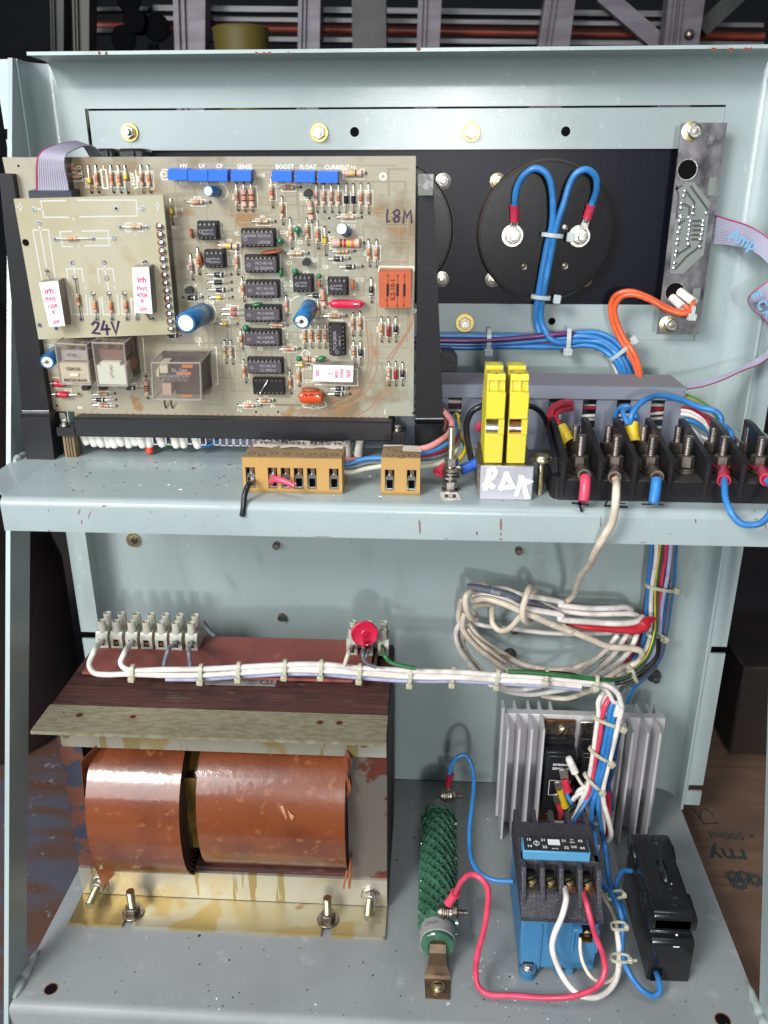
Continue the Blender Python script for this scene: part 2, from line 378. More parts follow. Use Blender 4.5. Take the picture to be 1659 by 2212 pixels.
# weld beads
for X0, sg in ((XL, 1), (XR, -1)):
    b = MB(); b.tube([(X0+sg*1.6, -196-i*4.5, .6+.5*math.sin(i*2.3)) for i in range(9)], [1.2, 2.2, 3.0, 2.8, 3.4, 3.0, 3.6, 3.2, 1.5], seg=10, smooth=3); part(b, 'weld_bead', weldm, cab)
b = MB(); b.tube([PZ(880+i*7, 1667+i*.9, .5+.4*math.sin(i*2.)) for i in range(7)], [1, 1.8, 2.4, 2.0, 2.6, 2.1, 1], seg=10, smooth=3); part(b, 'weld_bead', weldm, cab)
b = MB(); b.tube([Vector((XL+2.5, -100-i*4, ZS+.6)) for i in range(5)], [1.5, 2.6, 2.2, 2.8, 1.2], seg=10, smooth=3); part(b, 'weld_bead', weldm, cab)
# chips and scratches in the paint
b = MB(); nL = Vector((0, -1, 0))
def chip(r0, x, y, wx, wy, ang=0, Y=YF-.08, mi=0, n=9):
    c = rY(r0, x, y, Y); k = RG[r0][2]*KD/3.2; a = math.radians(ang); pts = []
    for i in range(n):
        t = 2*math.pi*i/n; q = random.uniform(.55, 1.1); dx = wx*q*math.cos(t)/2*k; dz = wy*q*math.sin(t)/2*k
        pts.append(c+Vector((dx*math.cos(a)-dz*math.sin(a), 0, dx*math.sin(a)+dz*math.cos(a))))
    b.add(pts, [list(range(n))], mi)
for a in (('L', 517, 690, 12, 50, -25), ('L', 533, 755, 12, 34, -10), ('L', 583, 712, 7, 80, -25), ('L', 678, 652, 28, 12, 20), ('L', 316, 680, 5, 24, 0), ('L', 985, 690, 4, 24, 10),
          ('J', 118, 1530, 18, 150, 4), ('J', 824, 1520, 20, 120, 2), ('J', 613, 1595, 22, 38, 20), ('J', 822, 1600, 24, 26, 40), ('J', 820, 1645, 32, 14, 0), ('J', 350, 1640, 34, 12, 0),
          ('K', 408, 1285, 8, 90, 3), ('K', 402, 1356, 8, 8, 0), ('K', 1118, 1275, 18, 45, 10), ('K', 927, 1372, 10, 14, 40), ('K', 725, 1437, 60, 8, 0), ('K', 1640, 1310, 9, 60, 20), ('M', 700, 718, 130, 5, 0),
          ('L', 320, 813, 16, 8, 0, YF-.08, 1), ('K', 1558, 1200, 10, 10, 0), ('K', 1570, 1262, 30, 8, 10), ('M', 1127, 590, 6, 8, 0)):
    chip(*a)
for x in (430, 460, 1110, 1140, 1165, 1245): chip('CC', x, 229, 16, 12, 0, -40.1, 1)
for x in (150, 1425, 1500, 1580, 1560): chip('DD', x, 213, 24, 14, 0, -40.1, 1)
o = part(b, 'paint_chips', [primer, rustchip], cab); o['kind'] = 'stuff'
# grit on shelf and base
b = MB(); lt = 1
for i in range(230):
    if i % 2: x = random.uniform(-240, 225); y = -232+55*random.random()**1.6 if i % 3 else random.uniform(-230, -20); z = 0
    else: x = random.uniform(-225, 60); y = random.uniform(-172, -110); z = ZS
    s_ = random.uniform(.3, .8) if i % 9 else random.uniform(.8, 1.5)
    b.sphere((x, y, z+.1), s_, 6, 4, mi=random.choice((0, 0, 1, 2)), scale=(1, random.uniform(.5, 1.4), .25))
o = part(b, 'grit', [mat('grit_dark', (.05, .045, .04), .8), mat('grit_white', (.75, .75, .72), .7), mat('grit_brown', (.22, .10, .05), .8)], cab); o['kind'] = 'stuff'
# plaster dust specks near the contactor, scuffs on the upper panel
b = MB()
for i in range(46):
    cx_, cy_ = random.choice(((70, -205), (78, -222), (120, -215), (60, -190), (55, -150), (30, -222)))
    x, y = cx_+random.gauss(0, 9), cy_+random.gauss(0, 7)
    if y < -232 or (79 < x < 131 and y > -198): continue
    r_ = random.uniform(.3, 1.5)*random.random()**.5; n_ = 7
    b.add([(x+r_*random.uniform(.4, 1.3)*math.cos(k*.9), y+r_*random.uniform(.4, 1.3)*math.sin(k*.9), .12+.002*i) for k in range(n_)], [list(range(n_))])
o = part(b, 'plaster_dust', mat('plaster_white', (.50, .50, .49), .8), cab); o['kind'] = 'stuff'
b = MB()
for i in range(34):
    x0, y0 = random.uniform(170, 330), random.uniform(150, 205); L = random.uniform(20, 90); bend = random.uniform(.1, .25); pts = []
    for k in range(6): t = k/5; pts.append(PY(x0+L*t, y0-L*.55*t+L*bend*t*t, -.06-.004*i))
    if min(p.z for p in pts) < 548 or max(p.z for p in pts) > 557: continue
    b.line(pts, random.uniform(.08, .3), nL)
for i in range(30):
    x0, y0 = random.uniform(820, 960), random.uniform(150, 300); L = random.uniform(8, 40); p = PY(x0, y0, -.06); q = PY(x0+L, y0-random.uniform(-4, 6), -.06)
    if p.z > GZ1+1 and q.z > GZ1+1: b.line([p, q], random.uniform(.06, .16), nL)
o = part(b, 'scuff_marks', mat('scuffed_paint', (.44, .50, .49), .3, coat=.4), cab); o['kind'] = 'stuff'
# black marker strokes on the shelf lip
mk = mat('black_marker_ink', (.008, .008, .012), .5)
b = MB()
def mark(r0, pts, wd, Y=YF-.12): b.line([rY(r0, x, y, Y) for x, y in pts], wd, nL)
mark('K', [(200, 1140), (312, 1152)], 1.4); mark('K', [(248, 1120), (254, 1160), (266, 1198)], 1.5)
mark('K', [(455, 1130), (440, 1162), (505, 1160)], 1.2); mark('K', [(490, 1162), (598, 1170)], 1.5); mark('K', [(545, 1140), (590, 1146)], .8)
mark('K', [(722, 1149), (870, 1150)], 1.1)
part(b, 'marker_mark', mk, cab)
# ------------------------------------------------------------------ ground and what lies round the cabinet
g = MB(); g.box((0, 300, -62), (6000, 6000, 20))
tag(g.build('ground', mat('dark_workshop_ground', (.025, .022, .022), .8, bump=(20, .5, 4), var=(3, (.04, .03, .025), .4, .6, 4))), kind='structure')
g = MB(); g.box((0, 2600, 800), (7000, 40, 3600)); tag(g.build('back_wall', mat('dark_shed_wall', (.010, .010, .012), .9)), 'unlit black shed wall behind the steel shelving', 'wall')  # near-black wall colour stands in for the lack of light
g = MB(); c = PZ(60, 1900, -42); g.box((-420, -120, -46), (430, 620, 7), ch=2)
tag(g.build('painted_steel_sheet', mat('weathered_blue_steel', (.075, .075, .095), .5, spec=.4, var=(((10, 40, 10), (.095, .048, .032), .40, .62, 6), (90, (.16, .17, .20), .62, .70, 5)), bump=(60, .5, 5))), 'scuffed blue painted steel sheet with rust lying left of the cabinet base', 'metal sheet')
# cardboard
card = mat('brown_cardboard', (.20, .115, .072), .85, var=((14, (.125, .07, .048), .35, .65, 4), ((4, 90, 4), (.14, .08, .05), .4, .6, 2)), bump=(400, .1, 3))
cb = empty('cardboard_box', (360, -30, -30), 'flattened brown cardboard box with green printing, lying right of the cabinet base', 'cardboard box')
b = MB(); b.box((385, -40, -34), (300, 560, 5), ch=1); part(b, 'panel', card, cb)
b = MB(); ink = mat('dark_green_ink', (.03, .05, .045), .8)
def cz(x, y): return rZ('Z', x, y, -31.35)
ex = (cz(500, 1080)-cz(930, 1100)).normalized(); ey = Vector((0, 0, 1)).cross(ex)
b.text('x 500ml', cz(780, 1080), ex, ey, 8.5, bold=.02)
b.text('rny', cz(740, 1290), ex, ey, 17, bold=.02)
def ring(c, r, n=16, wd=1.6, a0=0, a1=360): b.line([c+Vector((r*math.cos(math.radians(a0+(a1-a0)*i/n)), r*math.sin(math.radians(a0+(a1-a0)*i/n)), 0)) for i in range(n+1)], wd, (0, 0, 1))
for (x, y) in ((800, 1530), (910, 1530), (1020, 1560), (850, 1600)):
    for k in range(8): ring(cz(x, y)+Vector((5*math.cos(k*.785), 5*math.sin(k*.785), .02*k)), 1.6, 8, 1.4)
b.line([cz(x, y) for x, y in ((360, 790), (470, 950), (620, 940))], 2, (0, 0, 1)); b.line([cz(x, y) for x, y in ((430, 880), (440, 800), (500, 790), (580, 860))], 1.6, (0, 0, 1))
part(b, 'print', ink, cb)
g = MB(); p = PZ(1640, 1655, -30); g.box((p.x+70, p.y+75, 22), (190, 120, 100), ch=2)
tag(g.build('wooden_crate', mat('dark_brown_wood', (.014, .010, .008), .7, var=((6, 90, 6), (.022, .014, .010), .4, .6, 3))), 'dark brown wooden crate standing behind the cardboard, right of the cabinet', 'crate')
# rounded dark drum seen through the left side gap
g = MB(); g.lathe((-470, 130, -50), (0, 0, 1), [(0, 0), (95, 0), (105, 20), (105, 180), (98, 205), (98, 215), (105, 240), (105, 420), (70, 470), (0, 480)], 40)
tag(g.build('steel_drum', mat('black_brown_drum', (.02, .014, .013), .5, var=(8, (.03, .02, .02), .4, .6, 3))), 'dark round drum seen through the gap behind the left side post', 'drum')
# ------------------------------------------------------------------ steel shelving behind, its shade put into dark colours
YR = 700.
def S(r0, x, y, Y): return rY(r0, x, y, Y)
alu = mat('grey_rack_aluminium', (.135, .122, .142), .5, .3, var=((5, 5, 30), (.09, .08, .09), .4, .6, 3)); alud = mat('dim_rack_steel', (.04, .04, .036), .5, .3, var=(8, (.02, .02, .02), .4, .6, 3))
def upright(r0, xt, xb, wt, wb, m, label, yb, Y=YR):
    t0 = S(r0, xt, -60, Y); t1 = S(r0, xt+wt, -60, Y); b0 = S(r0, xb, yb, Y); b1 = S(r0, xb+wb, yb, Y)
    k = (b0-t0); b0 = b0+k*1.2; b1 = b1+(b1-t1)*1.2
    um = MB()
    um.hexa([b0, b1, b1+Vector((0, 30, 0)), b0+Vector((0, 30, 0))], [t0, t1, t1+Vector((0, 30, 0)), t0+Vector((0, 30, 0))])
    wv = (t1-t0)
    for f_ in (.12, .30):
        um.hexa([b0+wv*f_+Vector((0, -6, 0)), b0+wv*(f_+.08)+Vector((0, -6, 0)), b0+wv*(f_+.08)+Vector((0, .1, 0)), b0+wv*f_+Vector((0, .1, 0))],
                [t0+wv*f_+Vector((0, -6, 0)), t0+wv*(f_+.08)+Vector((0, -6, 0)), t0+wv*(f_+.08)+Vector((0, .1, 0)), t0+wv*f_+Vector((0, .1, 0))])
    return tag(um.build('rack_upright', m, recalc=True), label, 'rack upright', 'uprights of the steel shelving')
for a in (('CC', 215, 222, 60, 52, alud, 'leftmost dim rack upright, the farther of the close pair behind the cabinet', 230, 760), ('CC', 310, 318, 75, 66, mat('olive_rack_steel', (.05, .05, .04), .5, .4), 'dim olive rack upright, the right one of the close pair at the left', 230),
          ('CC', 745, 755, 142, 130, alu, 'grey rack upright just left of the yellow basin', 230), ('CC', 1290, 1285, 95, 95, alu, 'grey rack upright just right of the yellow basin', 230),
          ('DD', 150, 140, 102, 98, alu, 'grey rack upright at the middle of the shelving, left of the grooved ones', 230), ('DD', 705, 662, 130, 135, alu, 'grooved grey rack upright between the orange pipe ends, left of the diagonal brace', 230),
          ('DD', 1235, 1205, 160, 150, alu, 'wide grooved grey rack upright with a bolt hole, at the far right', 230)):
    upright(*a)
bar = mat('pale_rack_bar', (.16, .155, .165), .5, .2, var=((3, 3, 60), (.09, .09, .095), .4, .6, 2)); orp = mat('orange_plastic_pipe', (.24, .035, .015), .4, var=(6, (.15, .025, .012), .4, .6, 3))
def hbar(r0, x0, y0, x1, y1, h, m, label, Y=YR+60, nm='rack_bar', cat='rack bar', grp='bars of the steel shelving'):
    p0 = S(r0, x0, y0, Y); p1 = S(r0, x1, y1, Y); hh = (S(r0, x0, y0, Y)-S(r0, x0, y0+h, Y)).length
    mb = MB()
    if nm == 'pipe': mb.cyl(p0, p1, hh/2, 16)
    else: mb.hexa([p0-Vector((0, 0, hh/2)), p1-Vector((0, 0, hh/2)), p1+Vector((0, 25, -hh/2)), p0+Vector((0, 25, -hh/2))], [p0+Vector((0, 0, hh/2)), p1+Vector((0, 0, hh/2)), p1+Vector((0, 25, hh/2)), p0+Vector((0, 25, hh/2))])
    return tag(mb.build(nm, m), label, cat, grp)
hbar('CC', 660, 33, 2900, 60, 24, bar, 'topmost pale horizontal rack bar behind the uprights')
hbar('CC', 660, 78, 3300, 108, 18, bar, 'pale horizontal rack bar just above the orange pipe')
hbar('CC', 380, 110, 3300, 158, 34, orp, 'long orange pipe lying across the steel shelving', YR+90, 'pipe', 'pipe', None)
hbar('CC', 880, 165, 3300, 192, 20, bar, 'pale horizontal rack bar just below the orange pipe')
hbar('CC', 380, 40, 640, 36, 16, alud, 'short dim rack bar at the left behind the dark fan shape', YR+80)
hbar('CC', 380, 130, 720, 130, 20, alud, 'short dim rack bar low at the left of the shelving', YR+80)
# diagonal braces
for (p, q, lab) in (((945, -30), (1215, 205), 'diagonal grey brace running down to the wide upright'), ((1540, -30), (1375, 125), 'diagonal grey brace rising to the right of the wide upright')):
    a0 = S('DD', *p, YR+35); a1 = S('DD', *q, YR+35); d_ = (a1-a0).normalized(); nrm = d_.cross(Vector((0, 1, 0)))
    mb = MB(); mb.prism([a0-nrm*11, a1-nrm*11, a1+nrm*11, a0+nrm*11], (0, 12, 0)); tag(mb.build('diagonal_brace', alud if p[0] > 1000 else alu, recalc=True), lab, 'brace', 'diagonal braces')
c = S('CC', 1045, 212, YR-20); rr = (S('CC', 1160, 190, YR-20)-c).length
mb = MB(); mb.lathe(c-Vector((0, 0, 96)), (0, 0, 1), [(0, 0), (rr*.85, 0), (rr, 115), (rr*1.04, 120), (rr*.95, 122), (rr*.8, 6), (0, 6)], 32)
tag(mb.build('plastic_basin', mat('dull_yellow_plastic', (.10, .075, .012), .5)), 'dull yellow plastic basin on the shelving behind the cabinet top edge', 'basin')
c = S('DD', 1565, 120, YR-30)
mb = MB(); mb.box(S('DD', -62, 105, YR-15), (46, 20, 75)); mb.box(S('DD', -55, 165, YR-15), (24, 18, 60)); tag(mb.build('rack_bracket', alud), 'small grey rack bracket hanging left of the middle upright', 'bracket')
mb = MB(); p = S('DD', 1318, 150, YR-1); mb.sphere(p, 7, 12, 8); tag(mb.build('rack_bolt', steeld), 'round bolt head on the wide upright at the far right', 'bolt')
# dark fan-like clutter at the left
mb = MB(); c = S('CC', 590, 95, YR+20)
for k in range(3):
    a = math.radians(90+120*k+15); d_ = Vector((math.cos(a), 0, math.sin(a))); mb.sphere(c+d_*30, 30, 14, 8, scale=(.62, .10, .62))
mb.cyl(c+Vector((0, -12, 0)), c+Vector((0, 10, 0)), 16, 18); mb.box(c+Vector((10, 15, -90)), (14, 8, 130), Matrix.Rotation(.1, 3, 'Y'))
tag(mb.build('desk_fan', mat('black_dull_plastic', (.0015, .0015, .0018), .8, spec=.05)), 'black fan with round blades standing in the dark at the left', 'fan')
# ------------------------------------------------------------------ shared hardware builders
def thread_prof(r, h0, h1, pitch=.9):
    n = max(2, int((h1-h0)/pitch)); P = []
    for i in range(n): z = h0+(h1-h0)*i/n; P += [(r, z), (r*.88, z+(h1-h0)/n*.5)]
    P += [(r, h1-.01), (r*.8, h1), (0, h1)]; return P
def stud(parent, base, ax, wash=0, nut=0, nuth=0, r=2, L=10, mats=(None, None, None), nm='bolt', top=None, label=None, group=None, nutoff=0):
    """washer + hex nut + threaded shank as one bolt with parts when top-level"""
    mw, mn, mt = [m or zinc for m in mats]; base = Vector(base); ax = Vector(ax).normalized()
    root = parent
    if top: root = empty(nm, base, top, 'bolt', group)
    parts_ = []
    h = 0
    if wash:
        b = MB(); b.lathe(base, ax, [(r, 0), (wash, 0), (wash, 1.1), (wash*.96, 1.4), (r, 1.4)], 26); parts_.append((b, 'washer', mw)); h = 1.4
    if nut:
        b = MB(); b.lathe(base+ax*(h+nutoff), ax, [(r, 0), (nut*.95, 0), (nut, .4), (nut, nuth-.4), (nut*.9, nuth), (r, nuth)], 6); parts_.append((b, 'nut', mn))
    b = MB(); b.lathe(base, ax, [(r, 0)]+thread_prof(r, .1, L), 14); parts_.append((b, 'shank', mt))
    if top:
        for b, n_, m_ in parts_: part(b, n_, m_, root)
        return root
    bo = parts_[-1][0].build(nm, parts_[-1][2], parent)
    for b, n_, m_ in parts_[:-1]: part(b, n_, m_, bo)
    return bo
def slot_screw(parent, base, ax, r, m, nm='screw', h=None, slot=(1, 0, 0), wash=0):
    b = MB(); h = h or r*.55; ax = Vector(ax).normalized(); base = Vector(base)
    if wash: b.lathe(base, ax, [(0, 0), (wash, 0), (wash, .7), (0, .7)], 20)
    b.lathe(base, ax, [(0, .5), (r, .5), (r, h*.5+.5), (r*.85, h*.85+.5), (r*.5, h+.5), (0, h+.5)], 20)
    s = Vector(slot); s = (s-ax*s.dot(ax)).normalized(); t = ax.cross(s)
    R = Matrix((s, t, ax)).transposed(); b.box(base+ax*(h+.42), (r*1.7, r*.28, .3), R, mi=1)
    return part(b, nm, [m, holeblk], parent)
WIRES = {}
def wmat(n):
    T = dict(white=(.80, .74, .68), cream=(.74, .64, .50), blue=(.035, .20, .50), red=(.60, .03, .06), pink=(.68, .06, .12), black=(.012, .012, .014), grey=(.20, .21, .27), lilac=(.42, .44, .62),
             orange=(.75, .12, .035), purple=(.12, .02, .12), green=(.03, .16, .05), yellow=(.70, .50, .02), brown=(.10, .035, .02), dred=(.30, .01, .03), greytube=(.10, .105, .12), pinkwire=(.65, .25, .24), dblue=(.02, .07, .2), slate=(.12, .13, .15), sand=(.62, .53, .43), paleg=(.5, .52, .40))
    c = T[n]; c2 = tuple(x*.74 for x in c)
    return mat('insulation_'+n, c, .34, spec=.5, coat=.15, coatr=.2, var=(60, c2, .42, .62, 3), bump=(150, .08, 2))
def gy_mat():
    """green wire with a yellow stripe: two materials on one tube"""
    return [wmat('green'), wmat('yellow')]
WSC = {'wires on the shelf': .62, 'cable stubs': .68, 'cut wires on the shelf edge': .67, 'wires inside the duct': .62, 'coloured wires of the right-hand loom': .82, 'blue meter wires': .82, 'orange wires': .85}
def wire(label, pts, r, m, name='wire', cat='wire', group=None, stripe=None, seg=10, capm=None, smooth=7):
    b = MB(); P = [Vector(p) for p in pts]; w_ = WSC.get(group, 1.); r = [x*w_ for x in r] if isinstance(r, (list, tuple)) else r*w_
    for k in range(1, len(P)-1): P[k] = P[k]+Vector([random.uniform(-.28, .28) for _ in range(3)])
    b.tube(P, r, seg=seg, smooth=smooth, capm=1 if capm else None)
    ms = [wmat(m) if isinstance(m, str) else m]
    if capm: ms.append(capm)
    if stripe:
        n = len(b.f)
        for i in range(n-2 if True else n):
            if (i % seg) in stripe[1]: b.m[i] = len(ms)
        ms.append(wmat(stripe[0]))
    o = b.build(name, ms)
    return tag(o, label, cat, group)
def rp(r, pts):
    """[(x, y, Y), ...] picture coordinates in region r at depth Y (mm)"""
    return [rY(r, x, y, Y) for x, y, Y in pts]
copper = mat('copper_strands', (.75, .32, .18), .35, 1.)
def sleeve(parent, p0, p1, r, m, nm='sleeve', hollow=True, flare=1.12):
    """crimp sleeve of a terminal lug"""
    b = MB(); p0 = Vector(p0); p1 = Vector(p1); L = (p1-p0).length
    b.lathe(p0, p1-p0, [(r*.75, 0), (r, 0), (r*.97, L*.15), (r*.9, L*.3), (r*.98, L*.45), (r*.9, L*.6), (r*.98, L*.78), (r*flare, L), (r*.8, L), (r*.6, L-.6), (0, L-.6)], 16)
    return part(b, nm, m, parent)
nylon = mat('nylon_cable_tie', (.66, .65, .50), .35, spec=.5, trans=.25, sss=.2, var=(90, (.55, .52, .36), .4, .6, 2))
nylonc = mat('clear_nylon_cable_tie', (.62, .68, .66), .3, trans=.35, sss=.1)
def tie(label, c, d, wx, wd, head, hw=3.2, m=None, width=2.6, back=(0, 1, 0), tail=0, group='cable ties on the looms'):
    hw *= 1.12
    """cable tie strap round a loom: c centre, d loom direction, wx half-width across, wd half-depth, head = (+1/-1/0 side, front offset)"""
    c = Vector(c); d = Vector(d).normalized(); bk = Vector(back); bk = (bk-d*bk.dot(d)).normalized(); s = d.cross(bk)
    b = MB(); P = []
    for i in range(16):
        a = 2*math.pi*i/16; ca = math.cos(a); sa = math.sin(a)
        P.append(c+s*wx*math.copysign(abs(ca)**.7, ca)+bk*wd*math.copysign(abs(sa)**.7, sa))
    b.tube(P, .5, seg=8, smooth=2, closed=True, flat=(width, .9, tuple(bk)))
    # strap cross-section is wide along the loom: rebuild as thin band
    b = MB(); vs = []; n = len(P)
    for p in P:
        o_ = (p-c).normalized()*.45
        vs += [p-d*width/2-o_, p+d*width/2-o_, p+d*width/2+o_, p-d*width/2+o_]
    fs = []
    for i in range(n):
        j = (i+1) % n
        for k in range(4): fs.append((i*4+k, j*4+k, j*4+(k+1) % 4, i*4+(k+1) % 4))
    b.add(vs, fs, 0, True)
    R = Matrix((s, d, s.cross(d))).transposed()
    hp = c+s*(head[0]*wx)+bk*(-wd*head[1]); b.box(hp-bk*.6, (hw*1.05, hw*1.25, hw), R, ch=.5)
    if tail: b.box(hp+s*head[0]*(hw/2+tail/2)-bk*.4, (tail, width*.8, .8), R)
    return tag(b.build('cable_tie', m or nylon, recalc=True), label, 'cable tie', group)
# ------------------------------------------------------------------ mains transformer
lam = mat('varnished_lamination_edges', (.105, .038, .030), .6, spec=.4, bump=((14, 1100, 1100), 1.0, 4), var=(((14, 1100, 1100), (.045, .02, .018), .44, .60, 4), ((30, 60, 60), (.045, .022, .02), .5, .7, 4), ((36, 1500, 1500), (.42, .36, .33), .67, .70, 4)))
coreface = mat('rusty_core_face', (.15, .055, .035), .55, .1, bump=(120, .9, 6), var=(75, (.045, .05, .075), .50, .54, 6))
corefaceR = mat('silver_core_face', (.19, .165, .14), .42, .55, bump=((30, 400, 30), .2, 3), var=(26, (.15, .045, .03), .52, .57, 5))
kraft = mat('varnished_kraft_paper', (.185, .046, .013), .30, spec=.5, coat=.8, coatr=.10, bump=(170, .22, 5), var=((14, (.115, .026, .009), .40, .62, 6), (38, (.06, .02, .014), .60, .74, 6), (110, (.25, .085, .028), .56, .70, 5)))
kraftd = mat('layered_paper_edge', (.055, .022, .014), .5, bump=((600, 600, 600), .4, 2), coat=.3)
kraftf = mat('kraft_paper_flap', (.26, .085, .03), .5, var=(40, (.18, .05, .02), .4, .6, 3))
amber = mat('amber_insulating_tape', (.16, .095, .012), .25, coat=.6, var=(20, (.07, .04, .008), .4, .6, 3))
brassy = mat('passivated_steel_bracket', (.44, .415, .33), .36, .6, bump=((40, 300, 300), .12, 3), var=((14, (.40, .31, .14), .54, .57, 3), (7, (.50, .48, .40), .5, .6, 4), ((90, 8, 8), (.34, .27, .12), .62, .64, 3)), rvar=(30, .22, .45))
brassyd = mat('stained_steel_bracket', (.37, .345, .24), .38, .5, bump=((60, 200, 200), .2, 4), var=(((150, 600, 150), (.27, .24, .145), .40, .60, 7), (10, (.40, .30, .12), .60, .66, 4)))
fibre = mat('red_fibre_board', (.33, .095, .08), .55, spec=.4, var=((12, (.25, .075, .06), .4, .65, 4), (60, (.40, .16, .13), .66, .75, 3)), bump=(300, .1, 3))
tr = empty('transformer', (-127, -100, 0), 'mains transformer with two brown varnished coils and brass-coloured brackets on the base plate', 'transformer')
X0, X1, YFc, YBc, Z0, Z1 = -242., -12.5, -143., -52., 2., 169.
b = MB(); b.box(((X0+X1)/2, (YFc+YBc)/2, 152), (X1-X0, YBc-YFc, 34)); b.box(((X0+X1)/2, (YFc+YBc)/2, 16.5), (X1-X0, YBc-YFc, 29)); 
b.box((X0+8, (YFc+YBc)/2, 83), (16, YBc-YFc, 104)); b.box((X1-14, (YFc+YBc)/2, 83), (28, YBc-YFc, 104))
part(b, 'laminated_core', lam, tr)
b = MB(); b.box((X0+8.2, YFc-.4, 84.5), (16.2, .7, 115)); b.box((X0-.3, (YFc+YBc)/2, 85), (.5, YBc-YFc-1, 165)); part(b, 'core_face', coreface, tr, 'rust-brown and black blotched left core face')
b = MB(); b.box((X1-14, YFc-.4, 84.5), (27.6, .7, 115)); part(b, 'core_face', corefaceR, tr, 'silver core face with rust along its right edge')
b = MB(); b.box((X1+.4, (YFc+YBc)/2, 85), (.6, YBc-YFc-1, 165)); part(b, 'core_side', mat('core_side_dark', (.02, .016, .016), .6), tr)
def coil(xa, xb, yc, zc, ay, az, n=64, layers=5):
    b = MB(); ex_ = 1.35
    def pt(a, k, x): 
        c_, s_ = math.cos(a), math.sin(a)
        return Vector((x, yc+ay*k*math.copysign(abs(c_)**(2/2.25), c_), zc+az*k*math.copysign(abs(s_)**(2/2.25), s_)))
    ks = 40
    rings = [(1.0, xa), (1.0, xb)]
    A = [2*math.pi*i/n for i in range(n)]
    vs = [pt(a, 1, xa) for a in A]+[pt(a, 1, xb) for a in A]
    b.add(vs, [(i, i+n, (i+1) % n+n, (i+1) % n) for i in range(n)], 0, True)
    for xe, sg in ((xa, -1), (xb, 1)):
        prev = [pt(a, 1, xe) for a in A]; k = 1.
        for L in range(layers):
            k1 = k-.018; r1 = [pt(a, k1, xe) for a in A]; r2 = [pt(a, k1, xe-sg*2.2) for a in A]; k2 = k1-.03; r3 = [pt(a, k2, xe-sg*2.2) for a in A]; r4 = [pt(a, k2, xe) for a in A]
            for (p, q) in ((prev, r1), (r1, r2), (r2, r3), (r3, r4)):
                f = [(i, (i+1) % n, (i+1) % n+n, i+n) for i in range(n)]
                if sg < 0: f = [x[::-1] for x in f]
                b.add(p+q, f, 1, False)
            prev = r4; k = k2
        b.add(prev, [list(range(n)) if sg > 0 else list(range(n))[::-1]], 1)
    return b
part(coil(-219.5, -154, -104, 76.5, 64, 63), 'coil', [kraft, kraftd], tr, 'narrower left coil, standing a little prouder', sharp=35)
part(coil(-144.5, -41, -102, 78.5, 57.5, 58.5), 'coil', [kraft, kraftd], tr, 'wider right coil with a torn patch in its paper', sharp=35)
b = MB(); b.lathe((-154, -102, 80), (1, 0, 0), [(47, 0), (47, 9.6)], 40); part(b, 'insulation_sleeve', amber, tr)
b = MB(); b.box((-149.3, -144, 80), (9, 1.2, 60)); b.box((-149.3, -148, 95), (9, .6, 40)); part(b, 'tape', amber, tr)
# torn patch
b = MB()
def coilpt(r0, x, y, extra=.15):
    # point on the right coil front found by marching along the view ray
    u_, v_ = uv(r0, x, y); d = ray(u_, v_); best = None
    for i in range(300, 900):
        p = CAM+d*i*1.0
        q = (abs((p.y+102)/57.5)**2.25+abs((p.z-78.5)/58.5)**2.25)
        if q < 1: best = CAM+d*(i-1.0); break
    return best or p
o_ = [coilpt('R', x, y) for x, y in ((668, 785), (690, 780), (705, 820), (716, 860), (708, 880), (696, 850), (680, 820))]
b.add([p+Vector((0, -.5, .3)) for p in o_], [list(range(len(o_)))[::-1]])
o_ = [coilpt('R', x, y) for x, y in ((715, 800), (735, 830), (762, 850), (745, 882), (725, 850))]
b.add([p+Vector((0, -.4, .3)) for p in o_], [list(range(len(o_)))[::-1]])
part(b, 'torn_paper', mat('torn_paper_fibre', (.42, .19, .09), .7), tr)
# paper flaps at the coil ends
def flap(pts, th=.5, m=kraftf):
    b = MB(); P = [Vector(p) for p in pts]; n = (P[1]-P[0]).cross(P[2]-P[0]).normalized(); b.prism(P, n*th); return part(b, 'paper_flap', m, tr, recalc=True)
flap(rp('Q', [(735, 395, -140), (585, 550, -156), (605, 800, -150), (640, 790, -143), (700, 560, -140)]))
flap(rp('Q', [(737, 392, -141), (600, 530, -158), (590, 548, -157), (700, 470, -147)]))
flap(rp('Q', [(675, 1255, -149), (695, 1320, -150), (750, 1460, -160), (835, 1365, -150), (735, 1240, -143)]))
flap(rp('Q', [(675, 1250, -149), (668, 1280, -151), (692, 1330, -152), (715, 1225, -146)]))
flap(rp('R', [(1098, 412, -146), (1140, 490, -152), (1110, 590, -150), (1112, 735, -148), (1103, 735, -147), (1092, 560, -146)]))
flap(rp('R', [(1074, 490, -153), (1103, 455, -155), (1112, 500, -154), (1110, 560, -152), (1104, 600, -150)]))
flap(rp('R', [(1118, 600, -150), (1132, 680, -152), (1105, 737, -151), (1112, 660, -150)]))
flap(rp('R', [(1118, 1110, -149), (1135, 1130, -151), (1125, 1330, -155), (1112, 1320, -154)]))
flap(rp('R', [(1100, 1200, -149), (1110, 1210, -150), (1085, 1330, -156), (1075, 1325, -155)]))
